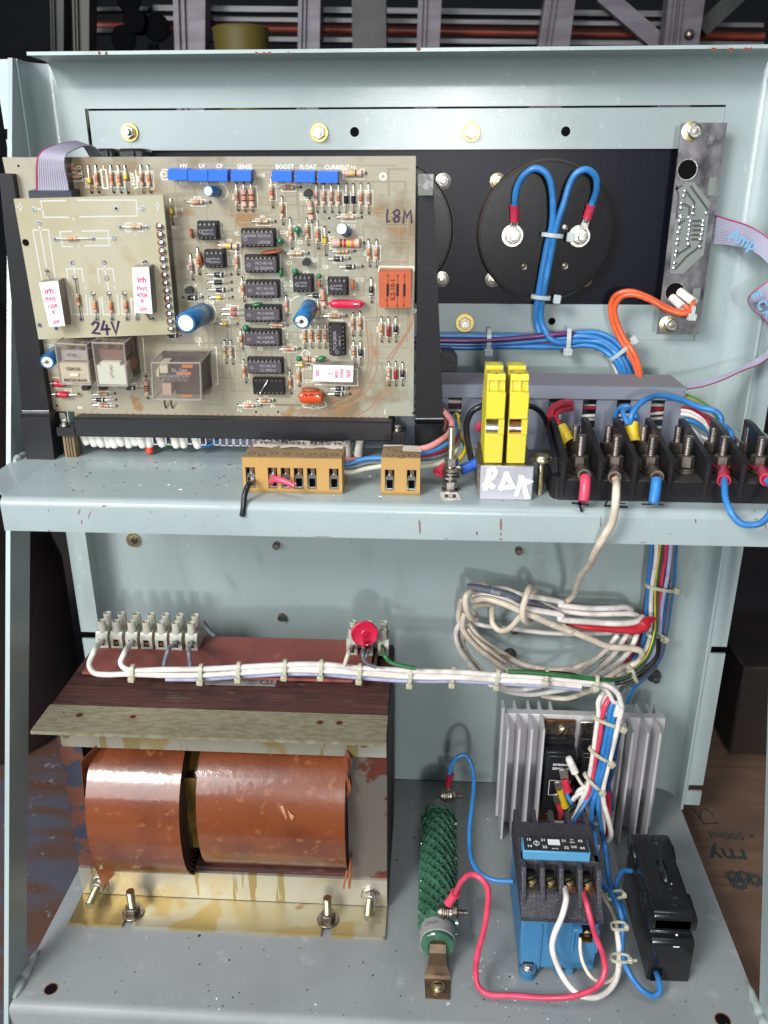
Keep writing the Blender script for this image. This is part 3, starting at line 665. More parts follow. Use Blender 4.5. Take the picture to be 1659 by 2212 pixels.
# brackets
def lbracket(zc, up, m, mf, nm, slots=()):
    pass
b = MB(); b.box(((X0+X1)/2, YFc-1.8, 15.3), (X1-X0, 2.4, 24.6)); part(b, 'bracket_upright', brassy, tr)
brassf = mat('gold_stained_foot', (.40, .30, .12), .38, .6, bump=((60, 200, 200), .15, 4), var=((11, (.43, .40, .30), .50, .53, 3), (24, (.26, .15, .05), .60, .64, 3), (9, (.44, .36, .18), .5, .7, 4)))
b = MB()   # foot with two open slots
fy0, fy1 = YFc-2.9, -173.
sx = [(rZ('Q', 925, 1730, 2.5).x), (rZ('R', 968, 1620, 2.5).x)]
edges = [X0, sx[0]-3.6, sx[0]+3.6, sx[1]-3.6, sx[1]+3.6, X1]
for i in (0, 2, 4): b.box(((edges[i]+edges[i+1])/2, (fy0+fy1)/2, 1.3), (edges[i+1]-edges[i], fy0-fy1, 2.4))
for s_ in sx: b.box((s_, fy0-4.5, 1.3), (7.2, 9, 2.4))
part(b, 'lower_bracket', brassf, tr)
b = MB()
b.box(((X0+X1)/2, (YFc-3-173.5)/2+0, 168.7), (X1-X0+1, 173.5-146+2.4, 2.4)); part(b, 'upper_bracket', [brassyd], tr, 'dull stained top of the upper bracket')
b = MB(); b.box(((X0+X1)/2+1.5, YFc-1.8, 152), (X1-X0-4, 2.4, 31)); b.box(((X0+X1)/2, -173.8, 168.7), (X1-X0+1, .5, 2.3)); part(b, 'bracket_leg', brassy, tr)
for (r0, x, y, rr) in (('Q', 575, 213, 3.1), ('Q', 965, 225, 3.1), ('Q', 462, 192, 1.0), ('R', 930, 240, 3.0), ('R', 1055, 243, 3.0)):
    p = rZ(r0, x, y, 169.95); b = MB(); b.lathe(p, (0, 0, 1), [(0, 0, 1), (rr*.62, 0, 1), (rr*.62, .01), (rr*.85, .03)], 18)
    part(b, 'bracket_hole', [copper, mat('hole_rust', (.05, .018, .01), .6)], tr)
yn = YFc-3.0
for (r0, x, y) in (('Q', 722, 1432), ('R', 1258, 1368)):
    stud(tr, rY(r0, x, y, yn), (0, -1, -.02), wash=7.2, nut=5.6, nuth=5, r=3.1, L=21, mats=(zinc, zinc, zincy))
for (r0, x, y) in (('Q', 968, 1650), ('R', 982, 1530)):
    p = rZ(r0, x, y, 2.5); stud(tr, p, (0, 0, 1), wash=8.0, nut=5.4, nuth=5.5, r=3.0, L=21, mats=(steeld, steeld, zincy))
for (r0, x, y) in (('Q', 470, 362), ('R', 1216, 386)):
    p = rY(r0, x, y, -166); b = MB(); b.lathe(p, (0, 1, 0), [(0, 0), (2.4, 0), (2.9, .6), (2.9, 18)], 14); part(b, 'bracket_bolt', zincy, tr)
# terminal board on top of the core
zb_ = Z1+.4
fp = [rZ('N', x, y, zb_+2) for x, y in ((135, 382), (1290, 408), (1445, 350), (1310, 240), (700, 225), (235, 195))]
c0 = rZ('N', 135, 382, zb_+2); c1 = rZ('N', 1290, 407, zb_+2); yb = rZ('N', 700, 226, zb_+2).y
b = MB(); b.prism([(c0.x, c0.y, zb_), (c1.x+4, c0.y, zb_), (c1.x+16, c0.y+13, zb_), (c1.x+16, yb, zb_), (c0.x, yb, zb_)], (0, 0, 2)); part(b, 'terminal_board', fibre, tr)
b = MB(); inkg = mat('faded_blue_ink', (.10, .09, .12), .6)
for t_, x, y in (('12V', 270, 318), ('24V', 338, 312), ('110', 400, 318), ('32', 470, 325), ('220', 530, 330)): b.text(t_, rZ('N', x, y, zb_+2.06), (-.25, -1, 0), (1, -.25, 0), 4)
b.text('0/5/3/L', rZ('N', 875, 318, zb_+2.06), (-.2, -1, 0), (1, -.2, 0), 4); b.text('240', rZ('N', 295, 362, zb_+2.06), (1, 0, 0), (0, 1, 0), 3)
part(b, 'ink_writing', inkg, tr)
b = MB(); p0 = rZ('N', 668, 412, Z1+.2); p1 = rZ('N', 988, 405, Z1+.2); p2 = rZ('N', 978, 445, Z1+.2); p3 = rZ('N', 672, 438, Z1+.2)
b.prism([p3, p2, p1, p0], (0, 0, .3), mi=0)
b.text('T', rZ('N', 962, 424, Z1+.55), (-1, 0, 0), (0, -1, 0), 6.5, mi=1, bold=.03); b.text('D', rZ('N', 930, 424, Z1+.55), (-1, 0, 0), (0, -1, 0), 6.5, mi=1, bold=.03)
b.text('TRANSFORMERS', rZ('N', 800, 414, Z1+.55), (-1, 0, 0), (0, -1, 0), 2.6, mi=1)
part(b, 'maker_plate', [mat('silver_foil_label', (.42, .38, .35), .4, .4), mat('label_grey_ink', (.12, .11, .11), .6)], tr)
# rust-brown bracket plate behind the right strip
b = MB(); b.box((c1.x+19, (c0.y+yb)/2+3, Z1-8), (2, 46, 24)); part(b, 'side_tab', mat('dirty_brown_tab', (.15, .12, .07), .5, .3), tr)
# white terminal strips
tplast = mat('natural_nylon_terminal', (.60, .59, .50), .38, spec=.45, trans=.18, sss=.35, coat=.1)
def chocolate(pts, label, w=9.2, back=15, s=1.):
    root = empty('terminal_strip', (sum(p.x for p in pts)/len(pts), pts[0].y, zb_+2), label, 'terminal strip', 'white terminal strips on the transformer')
    H = 15*s; D_ = 22*s
    for i, p in enumerate(pts):
        b = MB(); x, y = p.x, p.y; z = zb_+2.02
        b.prism([(x-w/2, y, z), (x-w/2, y+D_, z), (x-w/2, y+D_, z+H*.72), (x-w/2, y+D_*.86, z+H*.85), (x-w/2, y+D_*.12, z+H*.85), (x-w/2, y, z+H*.6)], (w, 0, 0))
        for yy in (y+4.8, y+D_-5):
            b.lathe((x, yy, z+H*.78), (0, -.05, 1), [(w*.36, 0), (w*.33, H*.62), (w*.27, H*.64), (w*.25, H*.56), (0, H*.55)], 18)
        b.box((x, y-.03, z+H*.32), (w*.44, .5, H*.36), mi=1)
        for sx_ in (-1, 1): b.box((x+sx_*w*.25, y-.25, z+H*.32), (.5, .5, H*.40))
        part(b, 'terminal', [tplast, holeblk], root)
        b = MB(); b.cyl((x, y+.9, z+H*.32), (x, y-.32, z+H*.32), w*.17, 12); part(b, 'contact_tube', mat('brass_contact', (.35, .22, .08), .4, 1.), root)
    b = MB(); b.box(((pts[0].x+pts[-1].x)/2, pts[0].y+D_/2, zb_+8), (pts[-1].x-pts[0].x, 6, 8)); part(b, 'bridge', tplast, root)
    return root
RG['a1'] = (180, 2380, .434); RG['a2'] = (1300, 2400, .24111); RG['a3'] = (1750, 2250, .33153); RG['a4'] = (2150, 2900, .2261); RG['a5'] = (300, 380, .24111)
s1 = [rZ('a1', x, y, zb_+2) for x, y in ((518, 392), (648, 397), (785, 401), (918, 405), (1052, 409), (1185, 413), (1325, 417))]
yy_ = sum(p.y for p in s1)/len(s1); s1 = [Vector((p.x, yy_, p.z)) for p in s1]
chocolate(s1, 'seven-way white terminal strip on the left of the red board', w=9.0, s=1.0)
s2 = [rZ('a2', x, y, zb_+2) for x, y in ((355, 738), (610, 752), (865, 758))]
yy_ = sum(p.y for p in s2)/len(s2); s2 = [Vector((p.x, yy_, p.z)) for p in s2]
chocolate(s2, 'three-way white terminal strip with the red disc, on the right of the red board', w=8.0, s=.95)
# red disc suppressor
d = empty('varistor', s2[1], 'red disc component wired into the right terminal strip', 'varistor')
c = rY('a2', 565, 400, s2[0].y-5); ax_ = Vector((.10, -1, .12)).normalized()
b = MB(); b.lathe(c+ax_*-2, ax_, [(0, 0), (8, 0), (9.8, .5), (10.1, 1.3), (9.9, 2.1), (9.2, 2.6), (8.4, 2.3), (3, 2.1), (2.2, 2.5), (0, 2.6)], 36)
b.cyl(rY('a2', 590, 500, c.y), rY('a2', 585, 590, c.y), 2.6, 10, r1=.5); part(b, 'disc', mat('red_lacquer', (.55, .01, .05), .38, coat=.3, bump=(120, .15, 2)), d, sharp=20)
b = MB(); b.tube([rY('a2', 430, 515, c.y+1), rY('a2', 410, 570, c.y+3), rY('a2', 390, 620, s2[0].y-.5)], .35, seg=6); b.tube([rY('a2', 580, 590, c.y), rY('a2', 575, 640, s2[0].y-1)], .35, seg=6); part(b, 'lead', steeld, d)
# ------------------------------------------------------------------ fasteners on the back panel
rub = mat('dark_rubber_plug', (.05, .05, .055), .5)
def panel_bolt(u_, v_, label, Y=2.35, wash=6.1, nut=4.4, L=9, ms=(mat('gold_washer', (.50, .38, .14), .35, .9), mat('dull_zinc_nut', (.40, .38, .33), .35, 1.), zinc), ax=(-.0, -1, 0)):
    stud(None, PY(u_, v_, Y), ax, wash=wash, nut=nut, nuth=3.6, r=2.2, L=L, mats=ms, top=label, group='bolts on the back panel', nm='bolt')
panel_bolt(281, 286, 'leftmost bolt of the row above the black plate')
panel_bolt(690, 287, 'bolt above the black plate, left of the first small hole')
panel_bolt(1018, 286, 'yellow-washered bolt above the black plate, right of the glare')
panel_bolt(1004, 697, 'dull bolt below the black plate, above the blue loom', wash=6.8)
panel_bolt(289, 1166, 'yellow-washered bolt with dark stud just under the shelf at the left', Y=-.1, wash=6.2, nut=3.6, L=7, ms=(zincy, steeld, steeld))
for i, (u_, v_, r_, lb) in enumerate(((598, 1176, 3.0, 'small dark stud under the shelf, left of the middle'), (1120, 1187, 3.0, 'small dark stud under the shelf, right of the middle'), (609, 1330, 2.9, 'small dark stud above the red terminal board'),
                              (1412, 1458, 6.0, 'dark round plug right of the cable bend'), (1101, 1412, 5.5, 'dark plug behind the coiled white cable'), (1110, 1358, 3.0, 'small dark stud seen inside the cable loop'))):
    b = MB(); p = PY(u_, v_, -.05)
    if r_ > 4: b.lathe(p, (0, -1, 0), [(0, 0), (r_, 0), (r_, 2), (r_*.8, 4), (r_*.55, 5), (r_*.5, 9), (r_*.35, 9.5), (0, 9.5)], 22)
    else: b.lathe(p, (0, -1, 0), [(0, 0), (r_, 0), (r_, 5), (r_*.8, 6.2), (r_*.45, 6.2), (r_*.4, 5.5), (0, 5.5)], 18)
    tag(b.build('panel_stud', rub if r_ > 4 else steeld), lb, 'stud', 'dark studs on the lower back panel')
# ------------------------------------------------------------------ heat sink with two power modules
hsm = mat('extruded_aluminium', (.60, .585, .59), .40, .15, bump=((400, 400, 8), .15, 2), var=((30, 30, 6), (.52, .505, .51), .4, .6, 3))
hs = empty('heat_sink', (138, -50, 0), 'finned grey aluminium heat sink standing at the right of the back panel', 'heat sink')
HX0, HX1, HZ0, HZ1 = 78., 201., 2., 110.
b = MB(); b.box(((HX0+HX1)/2, -48.5, (HZ0+HZ1)/2), (HX1-HX0, 7, HZ1-HZ0), ch=.4); part(b, 'base', hsm, hs)
def tx(x, Y): return rY('T', x, 440, Y).x
fl = [tx(x, -72) for x in (197, 285, 381, 473)]; fr_ = [tx(x, -72) for x in (1160, 1276, 1372)]+[]
b0_ = tx(1090, -60)
for i, fx in enumerate(fl+[b0_]+fr_):
    b = MB(); dpt = 72 if i != 4 else 60
    b.prism([(fx-1.3, -52, HZ0), (fx+1.3, -52, HZ0), (fx+.8, -dpt, HZ0), (fx-.8, -dpt, HZ0)], (0, 0, HZ1-HZ0)); part(b, 'fin', hsm, hs)
for x in (152, 240, 345, 430, 515, 1185, 1265, 1325):
    fx = rY('T', x, 205, -33).x
    b = MB(); b.prism([(fx-.8, -33, HZ0), (fx+.8, -33, HZ0), (fx+1.2, -45, HZ0), (fx-1.2, -45, HZ0)], (0, 0, HZ1-HZ0)); part(b, 'fin', hsm, hs)
blkp = mat('black_moulded_plastic', (.014, .014, .016), .38, spec=.4, bump=(500, .15, 3))
wink = mat('white_print', (.75, .75, .75), .5)
copperb = mat('stained_copper_base', (.26, .11, .04), .35, .8, var=(40, (.14, .05, .02), .4, .6, 4))
for k, (xa, xb, lb) in enumerate(((107.0, 131.0, 'black power module on the left of the heat sink, with lettering and wired tabs'), (134.5, 158.5, 'black power module on the right of the heat sink, mostly behind the wire bundle'))):
    xm = (xa+xb)/2
    md = empty('power_module', (xm, -53, 10), lb, 'power module', 'power modules on the heat sink')
    b = MB(); b.box((xm, -54.2, 58), (xb-xa, 3.2, 98), ch=.4); part(b, 'metal_base', copperb if k == 0 else zinc, md)
    b = MB(); b.box((xm, -56.6, 99), (xb-xa-.6, 1.8, 14)); part(b, 'end_tab', steeld, md)
    b = MB(); b.box((xm, -64, 60), (xb-xa-1, 16.5, 60), ch=.6); b.box((xm, -73, 66), (xb-xa-3, 3, 44), ch=.6); b.box((xm, -59, 93), (xb-xa-1.2, 7, 6), ch=.4)
    part(b, 'body', blkp, md)
    for z_ in (99.5, 21): slot_screw(md, (xm+(2 if z_ > 50 else -3), -56.5, z_), (0, -1, .1), 4.3, zincy, h=3.2, slot=(.5, 0, 1), wash=5)
    b = MB(); yq = -74.7
    b.text('SEMIKRON' if k == 0 else 'SEMIKRON', (xm, yq, 80), (1, 0, 0), (0, 0, 1), 1.9, bold=.02); b.text('SEMIPACK', (xm, yq, 76.3), (1, 0, 0), (0, 0, 1), 2.1, bold=.02)
    b.line([(xa+4, yq, 65), (xa+4, yq, 51), (xa+14, yq, 51)], .5, (0, -1, 0)); b.line([(xa+4, yq, 65), (xb-4, yq, 65), (xb-4, yq, 58)], .5, (0, -1, 0))
    part(b, 'lettering', wink, md)
# ------------------------------------------------------------------ contactor
blue = mat('contactor_blue_plastic', (.045, .175, .34), .45, spec=.4, bump=(300, .12, 3), var=(12, (.055, .19, .34), .4, .65, 3))
chbl = mat('charcoal_dusty_plastic', (.035, .033, .04), .55, spec=.4, bump=(160, 1.0, 6), var=(1100, (.17, .17, .18), .56, .68, 5))
ct = empty('contactor', (104, -165, 0), 'blue and charcoal contactor with a numbered label bar, in front of the heat sink', 'contactor')
CX0, CX1, CY0, CY1 = 79.5, 130.5, -193., -120.
b = MB()
b.box(((CX0+CX1)/2, (CY0+CY1)/2, 27), (CX1-CX0, CY1-CY0, 46), ch=1.2)
b.box((CX0+13, CY0-.6, 24), (1.2, 1.4, 40)); b.box((CX0+34, CY0-.9, 33), (1.6, 2, 22)); b.box((CX1-1, CY0-1, 33), (1.4, 2.4, 20)); b.box((CX0+36, CY0-2.5, 44), (6, 5, 3), ch=.5)
b.box((CX0+26, CY0-.7, 4.5), (4, 2.4, 6)); b.box((CX0+34, CY0-.3, 3), (5, 1.4, 5))
part(b, 'lower_body', blue, ct)
b = MB(); b.cyl((CX0+6, CY0-2, .2), (CX0+6, CY0-2, 7), 5.6, 24); b.box((CX0+6, CY0+2, 3.6), (11.2, 8, 6.8)); part(b, 'mounting_foot', blue, ct)
slot_screw(ct, (CX0+6, CY0-1.5, 7), (0, 0, 1), 3.9, zinc, h=2.6, wash=4.9)
b = MB()   # dark upper terminal housing with four front bays
BT = 72.
b.prism([(CX0-1.2, CY0-3.5, 49.5), (CX0-1.2, CY0-3.5, 53), (CX0-1.2, CY0+9, 60), (CX0-1.2, CY0+9, 62), (CX0-1.2, CY1+2, 62), (CX0-1.2, CY1+2, 49.5)], (CX1-CX0+2.4, 0, 0))
bx = [CX0-1.2+i*(CX1-CX0+2.4-4)/4+2 for i in range(5)]
for i in range(5):
    for ya, yb_, zt in ((CY0+4, CY0+29, BT+5), (CY1-16, CY1+2, BT+2)):
        wv = 3.0
        if ya < -150: b.prism([(bx[i]-wv/2, ya-2, 54), (bx[i]-wv/2, ya+5, zt-9), (bx[i]-wv/2, ya+11, zt), (bx[i]-wv/2, yb_, zt), (bx[i]-wv/2, yb_, 58)], (wv, 0, 0))
        else: b.prism([(bx[i]-wv/2, yb_, 58), (bx[i]-wv/2, yb_, zt-2), (bx[i]-wv/2, yb_-3, zt+2), (bx[i]-wv/2, ya, zt+2), (bx[i]-wv/2, ya, 58)], (wv, 0, 0))
b.box(((CX0+CX1)/2, (CY0+27+CY1-14)/2, 68), (CX1-CX0+2.4, CY1-14-(CY0+27), 17), ch=.8)
b.box(((CX0+CX1)/2, CY0+25.5, BT+3), (CX1-CX0+2.4, 7, 4), ch=.6)
part(b, 'terminal_housing', chbl, ct, bevel=.5)
for i in range(4):
    xm = (bx[i]+bx[i+1])/2
    b = MB(); b.box((xm, CY0+15.5, 62.8), (8, 12, 1.4)); part(b, 'contact_plate', copper if i > 1 else steeld, ct)
    slot_screw(ct, (xm, CY0+16.5, 63.4), (0, -.25, 1), 3.6, mat('brass_screw', (.42, .33, .16), .35, 1.), h=2.4, slot=(1, .5, 0))
b = MB(); b.box((CX1-8.5, CY0-.4, 40), (8.5, 2, 10)); part(b, 'coil_terminal', [holeblk], ct)
b = MB(); b.box((CX1-8.5, CY0-3, 36), (7, 5, 1)); part(b, 'coil_terminal_plate', mat('brass_contact', (.35, .22, .08), .4, 1.), ct)
slot_screw(ct, (CX1-8.5, CY0-1.6, 40.5), (0, -1, .2), 2.6, mat('brass_screw', (.42, .33, .16), .35, 1.), h=2)
# blue label bar
tl = rZ('U', 322, 148, 84).copy(); Zl = 84.
l0 = rZ('U', 333, 240, Zl); l1 = rZ('U', 753, 252, Zl); l2 = rZ('U', 730, 163, Zl); l3 = rZ('U', 322, 143, Zl)
lx0 = (l0.x+l3.x)/2; lx1 = (l1.x+l2.x)/2; ly0 = (l0.y+l1.y)/2; ly1 = (l2.y+l3.y)/2
b = MB(); b.box(((lx0+lx1)/2, (ly0+ly1)/2, Zl-3.7), (lx1-lx0, ly1-ly0, 7.4), ch=.5)
lb_ = part(b, 'label_bar', mat('label_bar_blue', (.09, .30, .50), .4, spec=.4), ct)
b = MB(); b.box(((lx0+lx1)/2, (ly0+ly1)/2+.3, Zl+.15), (lx1-lx0-1.6, ly1-ly0-1.2, .35))
part(b, 'black_label', mat('black_label_film', (.02, .02, .022), .35), lb_)
b = MB(); W_ = lx1-lx0-2.2; H_ = ly1-ly0-1.4; xm = (lx0+lx1)/2; ym = (ly0+ly1)/2+.3; zq = Zl+.42
def lt(t, fx, fy, s, **k): b.text(t, (xm+W_*(fx-.5), ym+H_*(fy-.5), zq), (1, 0, 0), (0, 1, 0), s, bold=.02, **k)
for t_, fx, fy in (('13', .08, .75), ('14', .08, .26), ('21', .31, .75), ('22', .32, .24), ('31', .64, .75), ('32', .66, .24), ('43', .90, .78), ('44', .91, .26)): lt(t_, fx, fy, 2.3)
lt('500V', .77, .66, 1.2); lt('22E', .78, .32, 1.9); lt('600V22', .48, .14, 1.0); lt('EH', .77, .86, 1.2)
cc = Vector((xm+W_*(.195-.5), ym, zq)); b.line([cc+Vector((1.9*math.cos(a*math.pi/8), 1.9*math.sin(a*math.pi/8), 0)) for a in range(17)], .45, (0, 0, 1)); b.line([cc+Vector((0, 2.6, 0)), cc-Vector((0, 2.6, 0))], .45, (0, 0, 1)); b.line([cc+Vector((-.7, 1.2, 0)), cc+Vector((.7, 1.2, 0)), cc+Vector((-.7, -1.2, 0)), cc+Vector((.7, -1.2, 0))], .35, (0, 0, 1))
b.box((xm+W_*(.475-.5), ym+H_*.12, zq), (W_*.19, H_*.42, .02))
part(b, 'label_print', wink, lb_)
# ------------------------------------------------------------------ black fuse holder
fh = empty('fuse_holder', (180, -160, 0), 'tall glossy black fuse holder block at the right of the base plate', 'fuse holder')
blkg = mat('glossy_black_bakelite', (.010, .010, .011), .22, spec=.5, bump=(90, .12, 3), coat=.2)
FX0, FX1, FY0, FY1 = 165., 193., -195., -117.
b = MB()
pf = [(FY0, 0), (FY0, 33), (FY0+2, 36), (FY0+7, 36), (FY0+8.5, 41), (FY1-4, 41), (FY1, 34), (FY1, 0)]
b.prism([(FX0, y, z) for y, z in pf], (FX1-FX0, 0, 0)); part(b, 'base', blkg, fh, bevel=1.2)
b = MB()
pf = [(FY0+6, 38), (FY0+6, 50), (FY0+9, 53), (FY0+24, 53.5), (FY0+34, 54), (FY1-26, 54), (FY1-14, 56), (FY1-2, 56), (FY1+1, 52), (FY1+1, 41)]
b.prism([(FX0+.8, y, z) for y, z in pf], (FX1-FX0-1.6, 0, 0)); part(b, 'carrier', blkg, fh, bevel=1.8)
b = MB(); b.prism([(FX0-2, FY0+6, 39), (FX0-2, FY0+6, 49), (FX0-2, FY0+26, 51), (FX0-2, FY0+32, 46), (FX0-2, FY0+32, 39)], (FX1-FX0+4, 0, 0)); part(b, 'carrier_shoulder', blkg, fh, bevel=1.5)
b = MB(); b.prism([(FX0-1, FY1-20, 41), (FX0-1, FY1-20, 50), (FX0-1, FY1-12, 54), (FX0-1, FY1+.6, 52), (FX0-1, FY1+.6, 41)], (FX1-FX0+2.4, 0, 0)); part(b, 'carrier_shoulder', blkg, fh, bevel=1.5)
b = MB(); b.box(((FX0+FX1)/2+1, FY0+42, 54.5), (6, 22, 6), Matrix.Rotation(-.06, 3, 'X'), ch=2.4); part(b, 'grip', blkg, fh)
for (y_, z_, r_) in ((FY0+17, 53.4, 3.4), (FY1-8, 56, 3.2), (FY0+29, 53.9, 2.6)):
    b = MB(); b.lathe(((FX0+FX1)/2+3, y_, z_), (0, 0, 1), [(r_+.8, 0), (r_+.5, .7), (r_, .7), (r_*.8, .1), (r_*.3, .3), (0, .3)], 22); part(b, 'screw_well', blkg, fh)
b = MB(); b.sphere(((FX0+FX1)/2+1, FY0-.1, 42), .9, 10, 6, scale=(1, .4, 1)); b.box(((FX0+FX1)/2+2, FY0-.08, 31.5), (4, .2, .8)); part(b, 'white_speck', mat('grit_white', (.75, .75, .72), .7), fh)
b = MB(); b.box((FX0+6, FY0-.06, 6), (7, .3, 12)); part(b, 'cable_entry', holeblk, fh)
# ------------------------------------------------------------------ green ribbed power resistor
pr = empty('power_resistor', (25, -125, 0), 'green ribbed tubular power resistor lying front to back on the base plate', 'power resistor')
ra = Vector((24.4, -193.5, 20)); rb = Vector((25.8, -60, 20)); ax_ = (rb-ra).normalized(); RL = (rb-ra).length
grn = mat('green_vitreous_enamel', (.035, .10, .062), .13, spec=.55, coat=.4, var=(60, (.05, .15, .09), .4, .6, 3))
b = MB()
b.lathe(ra, ax_, [(0, 2), (6.4, 2), (6.4, 0), (10.8, 0), (11.5, .8), (11.5, 3), (11.5, RL-3), (10.8, RL), (0, RL)], 36); part(b, 'tube', grn, pr)
# corrugated edge-wound ribbon: wavy helix-like fins
b = MB(); nr = 23; y0_ = 17; y1_ = RL-13; seg = 88; wv = 12
for i in range(nr):
    h = y0_+(y1_-y0_)*i/(nr-1); vs = []
    fx_, fy_, fz_ = b.frame(ax_)
    ph_ = random.uniform(-.5, .5); am_ = random.uniform(.8, 1.25)
    for rr_ in (11.2, 14.4+random.uniform(-.3, .3)):
        for k in range(seg):
            a = 2*math.pi*k/seg; off = 1.7*am_*math.sin(wv*a+(i % 2)*math.pi*.9+.35*math.sin(3*a+i)+ph_)*(1 if rr_ > 14 else .6)
            for s_ in (-.5, .5): vs.append(ra+ax_*(h+off+s_)+(fx_*math.cos(a)+fy_*math.sin(a))*rr_)
    n2 = seg*2; fs = []
    for k in range(seg):
        j = (k+1) % seg
        fs += [(k*2, j*2, n2+j*2, n2+k*2), (k*2+1, n2+k*2+1, n2+j*2+1, j*2+1), (n2+k*2, n2+j*2, n2+j*2+1, n2+k*2+1)]
    b.add(vs, fs, 0, True)
part(b, 'ribbon_winding', grn, pr, recalc=True)
greyband = mat('grey_ceramic_band', (.26, .26, .25), .5, spec=.4, var=(30, (.20, .20, .19), .4, .6, 4))
for h0, h1 in ((3.2, 14.5), (RL-11, RL-2.5)):
    b = MB(); b.lathe(ra+ax_*h0, ax_, [(11.5, 0), (12.1, .4), (12.1, h1-h0-.4), (11.5, h1-h0)], 36); part(b, 'end_band', greyband, pr)
b = MB(); inkp = []
for i in range(14): 
    t = i/13; a = math.radians(112+26*math.sin(t*2)); fx_, fy_, fz_ = b.frame(ax_)
    pass
b.text('Ohm', ra+ax_*9+Vector((-5.0, 0, 11.4)), (.9, 0, .42), (.0, 1, .1), 3.2); part(b, 'pencil_writing', mat('pencil_grey', (.12, .12, .13), .6), pr)
brz = mat('tarnished_brass_strip', (.22, .15, .09), .4, .7, var=(50, (.13, .09, .06), .4, .6, 4))
b = MB()  # end brackets: strap from the bore down to the base plate
def strap(mb, pts, wd, th=1.2):
    for i in range(len(pts)-1):
        p, q = Vector(pts[i]), Vector(pts[i+1]); w0 = wd[i]/2; w1 = wd[i+1]/2; d_ = (q-p).normalized(); n = Vector((1, 0, 0)).cross(d_)*th
        mb.hexa([p-Vector((w0, 0, 0)), p+Vector((w0, 0, 0)), q+Vector((w1, 0, 0)), q-Vector((w1, 0, 0))], [p-Vector((w0, 0, 0))+n, p+Vector((w0, 0, 0))+n, q+Vector((w1, 0, 0))+n, q-Vector((w1, 0, 0))+n])
strap(b, [(24.4, -186, 23.5), (24.4, -194.5, 23), (24.4, -198, 19), (24.4, -199, 9), (24.6, -201, 2.2), (24.6, -203, 1.2), (24.6, -217, 1.2)], [11, 11, 11, 13, 17.5, 17.5, 16])
part(b, 'mounting_bracket', brz, pr)
slot_screw(pr, (24.8, -209.5, 1.6), (0, 0, 1), 3.2, zincy, h=3.2, wash=4.6)
b = MB(); strap(b, [(25.8, -70, 20), (25.8, -58, 20), (25.8, -52, 14), (25.8, -48, 1.2), (25.8, -36, 1.2)], [11, 11, 11, 14, 14]); part(b, 'mounting_bracket', brz, pr)
def lug_bolt(p, nm_='terminal_clamp'):
    b = MB(); p = Vector(p)
    b.lathe(p+Vector((-6, 0, 0)), (1, 0, 0), [(0, 0), (3.4, .5), (4.2, 2), (4.2, 3.2), (2, 3.2)], 18)
    for k in range(4): b.lathe(p+Vector((-2.5+k*1.5, 0, 0)), (1, 0, 0), [(2, 0), (5.0-(k % 2)*.7, .1), (5.0-(k % 2)*.7, 1.1), (2, 1.2)], 20)
    b.lathe(p+Vector((4, 0, 0)), (1, 0, 0), [(2, 0), (4.2, .2), (4.2, 3.4), (2, 3.6)], 6); b.lathe(p+Vector((7, 0, 0)), (1, 0, 0), thread_prof(2, 0, 7.5), 12)
    return part(b, nm_, steeld, pr)
q1 = rY('S', 385, 1385, -178); lug_bolt(q1); q2 = rY('S', 392, 527, -62); lug_bolt(q2)
for q in (q1, q2):
    b = MB(); b.box(Vector((q.x-1, q.y, (q.z+30)/2)), (1, 5, max(4, q.z-30+8))); b.box(Vector((q.x-1, q.y, q.z-6)), (1.2, 5, 10)); part(b, 'tab', brz, pr)
# ------------------------------------------------------------------ wires in the lower bay
GL = 'wires in the lower bay'
# loom along the transformer top to the right, then down in front of the heat sink
def loomN(dy, x0=360): return [(x, y+dy) for x, y in ((360, 366), (500, 368), (650, 367), (820, 359), (1020, 347), (1180, 347), (1340, 361), (1500, 371), (1659, 378)) if x >= x0]
def YL(x): return -126+18*(x-360)/1300
tailO = [(170, 601, -106), (370, 612, -104), (600, 626, -102), (770, 643, -100)]
T1 = rp('a1', [(515, 322, s1[0].y+2), (505, 345, s1[0].y-4), (440, 430, -122), (392, 545, -125), (440, 618, -126), (560, 636, -126), (720, 630, -126)])
T2 = rp('a1', [(785, 322, s1[0].y+2), (775, 350, s1[0].y-4), (712, 440, -122), (682, 530, -125), (730, 584, -126)])
def lp(dy, x0, off=0): return [rY('N', x, y, YL(x)+off) for x, y in loomN(dy, x0)]
def to(dy, off=0): return [rY('O', x, y+dy, Y+off) for x, y, Y in tailO]
bend1 = rp('O', [(850, 650, -100), (905, 668, -100), (945, 705, -100), (962, 760, -100)])
down1 = rp('T', [(1072, 260, -99), (1042, 400, -97), (1000, 560, -95), (962, 720, -95), (932, 860, -95), (925, 930, -96), (935, 1010, -98), (962, 1120, -103), (985, 1220, -108), (968, 1290, -100), (930, 1330, -92)])
wire('white wire from the first terminal, looping low round the red board into the loom', T1+lp(28, 500)+to(24), 2.0, 'white', group=GL)
wire('white wire from the third terminal, on top of the loom, then down the bundle', T2+lp(3, 500)+to(-1)+bend1+down1, 2.0, 'white', group=GL)
wire('middle white wire of the horizontal loom', lp(15, 820, 1)+to(12, 1)+rp('O', [(850, 665, -98), (895, 690, -98), (925, 740, -97)])+rp('T', [(1040, 230, -96), (1020, 330, -96)]), 1.6, 'white', group=GL)
wire('lilac wire along the underside of the horizontal loom', lp(45, 500, 3)+to(38, 3), 1.8, 'lilac', group=GL)
wire('grey wire from the sixth terminal passing behind the loom', rp('a1', [(1190, 325, s1[5].y+2), (1180, 348, s1[5].y-3), (1112, 425, -121), (1078, 520, -121), (1070, 600, -121)]), 1.5, 'grey', group=GL)
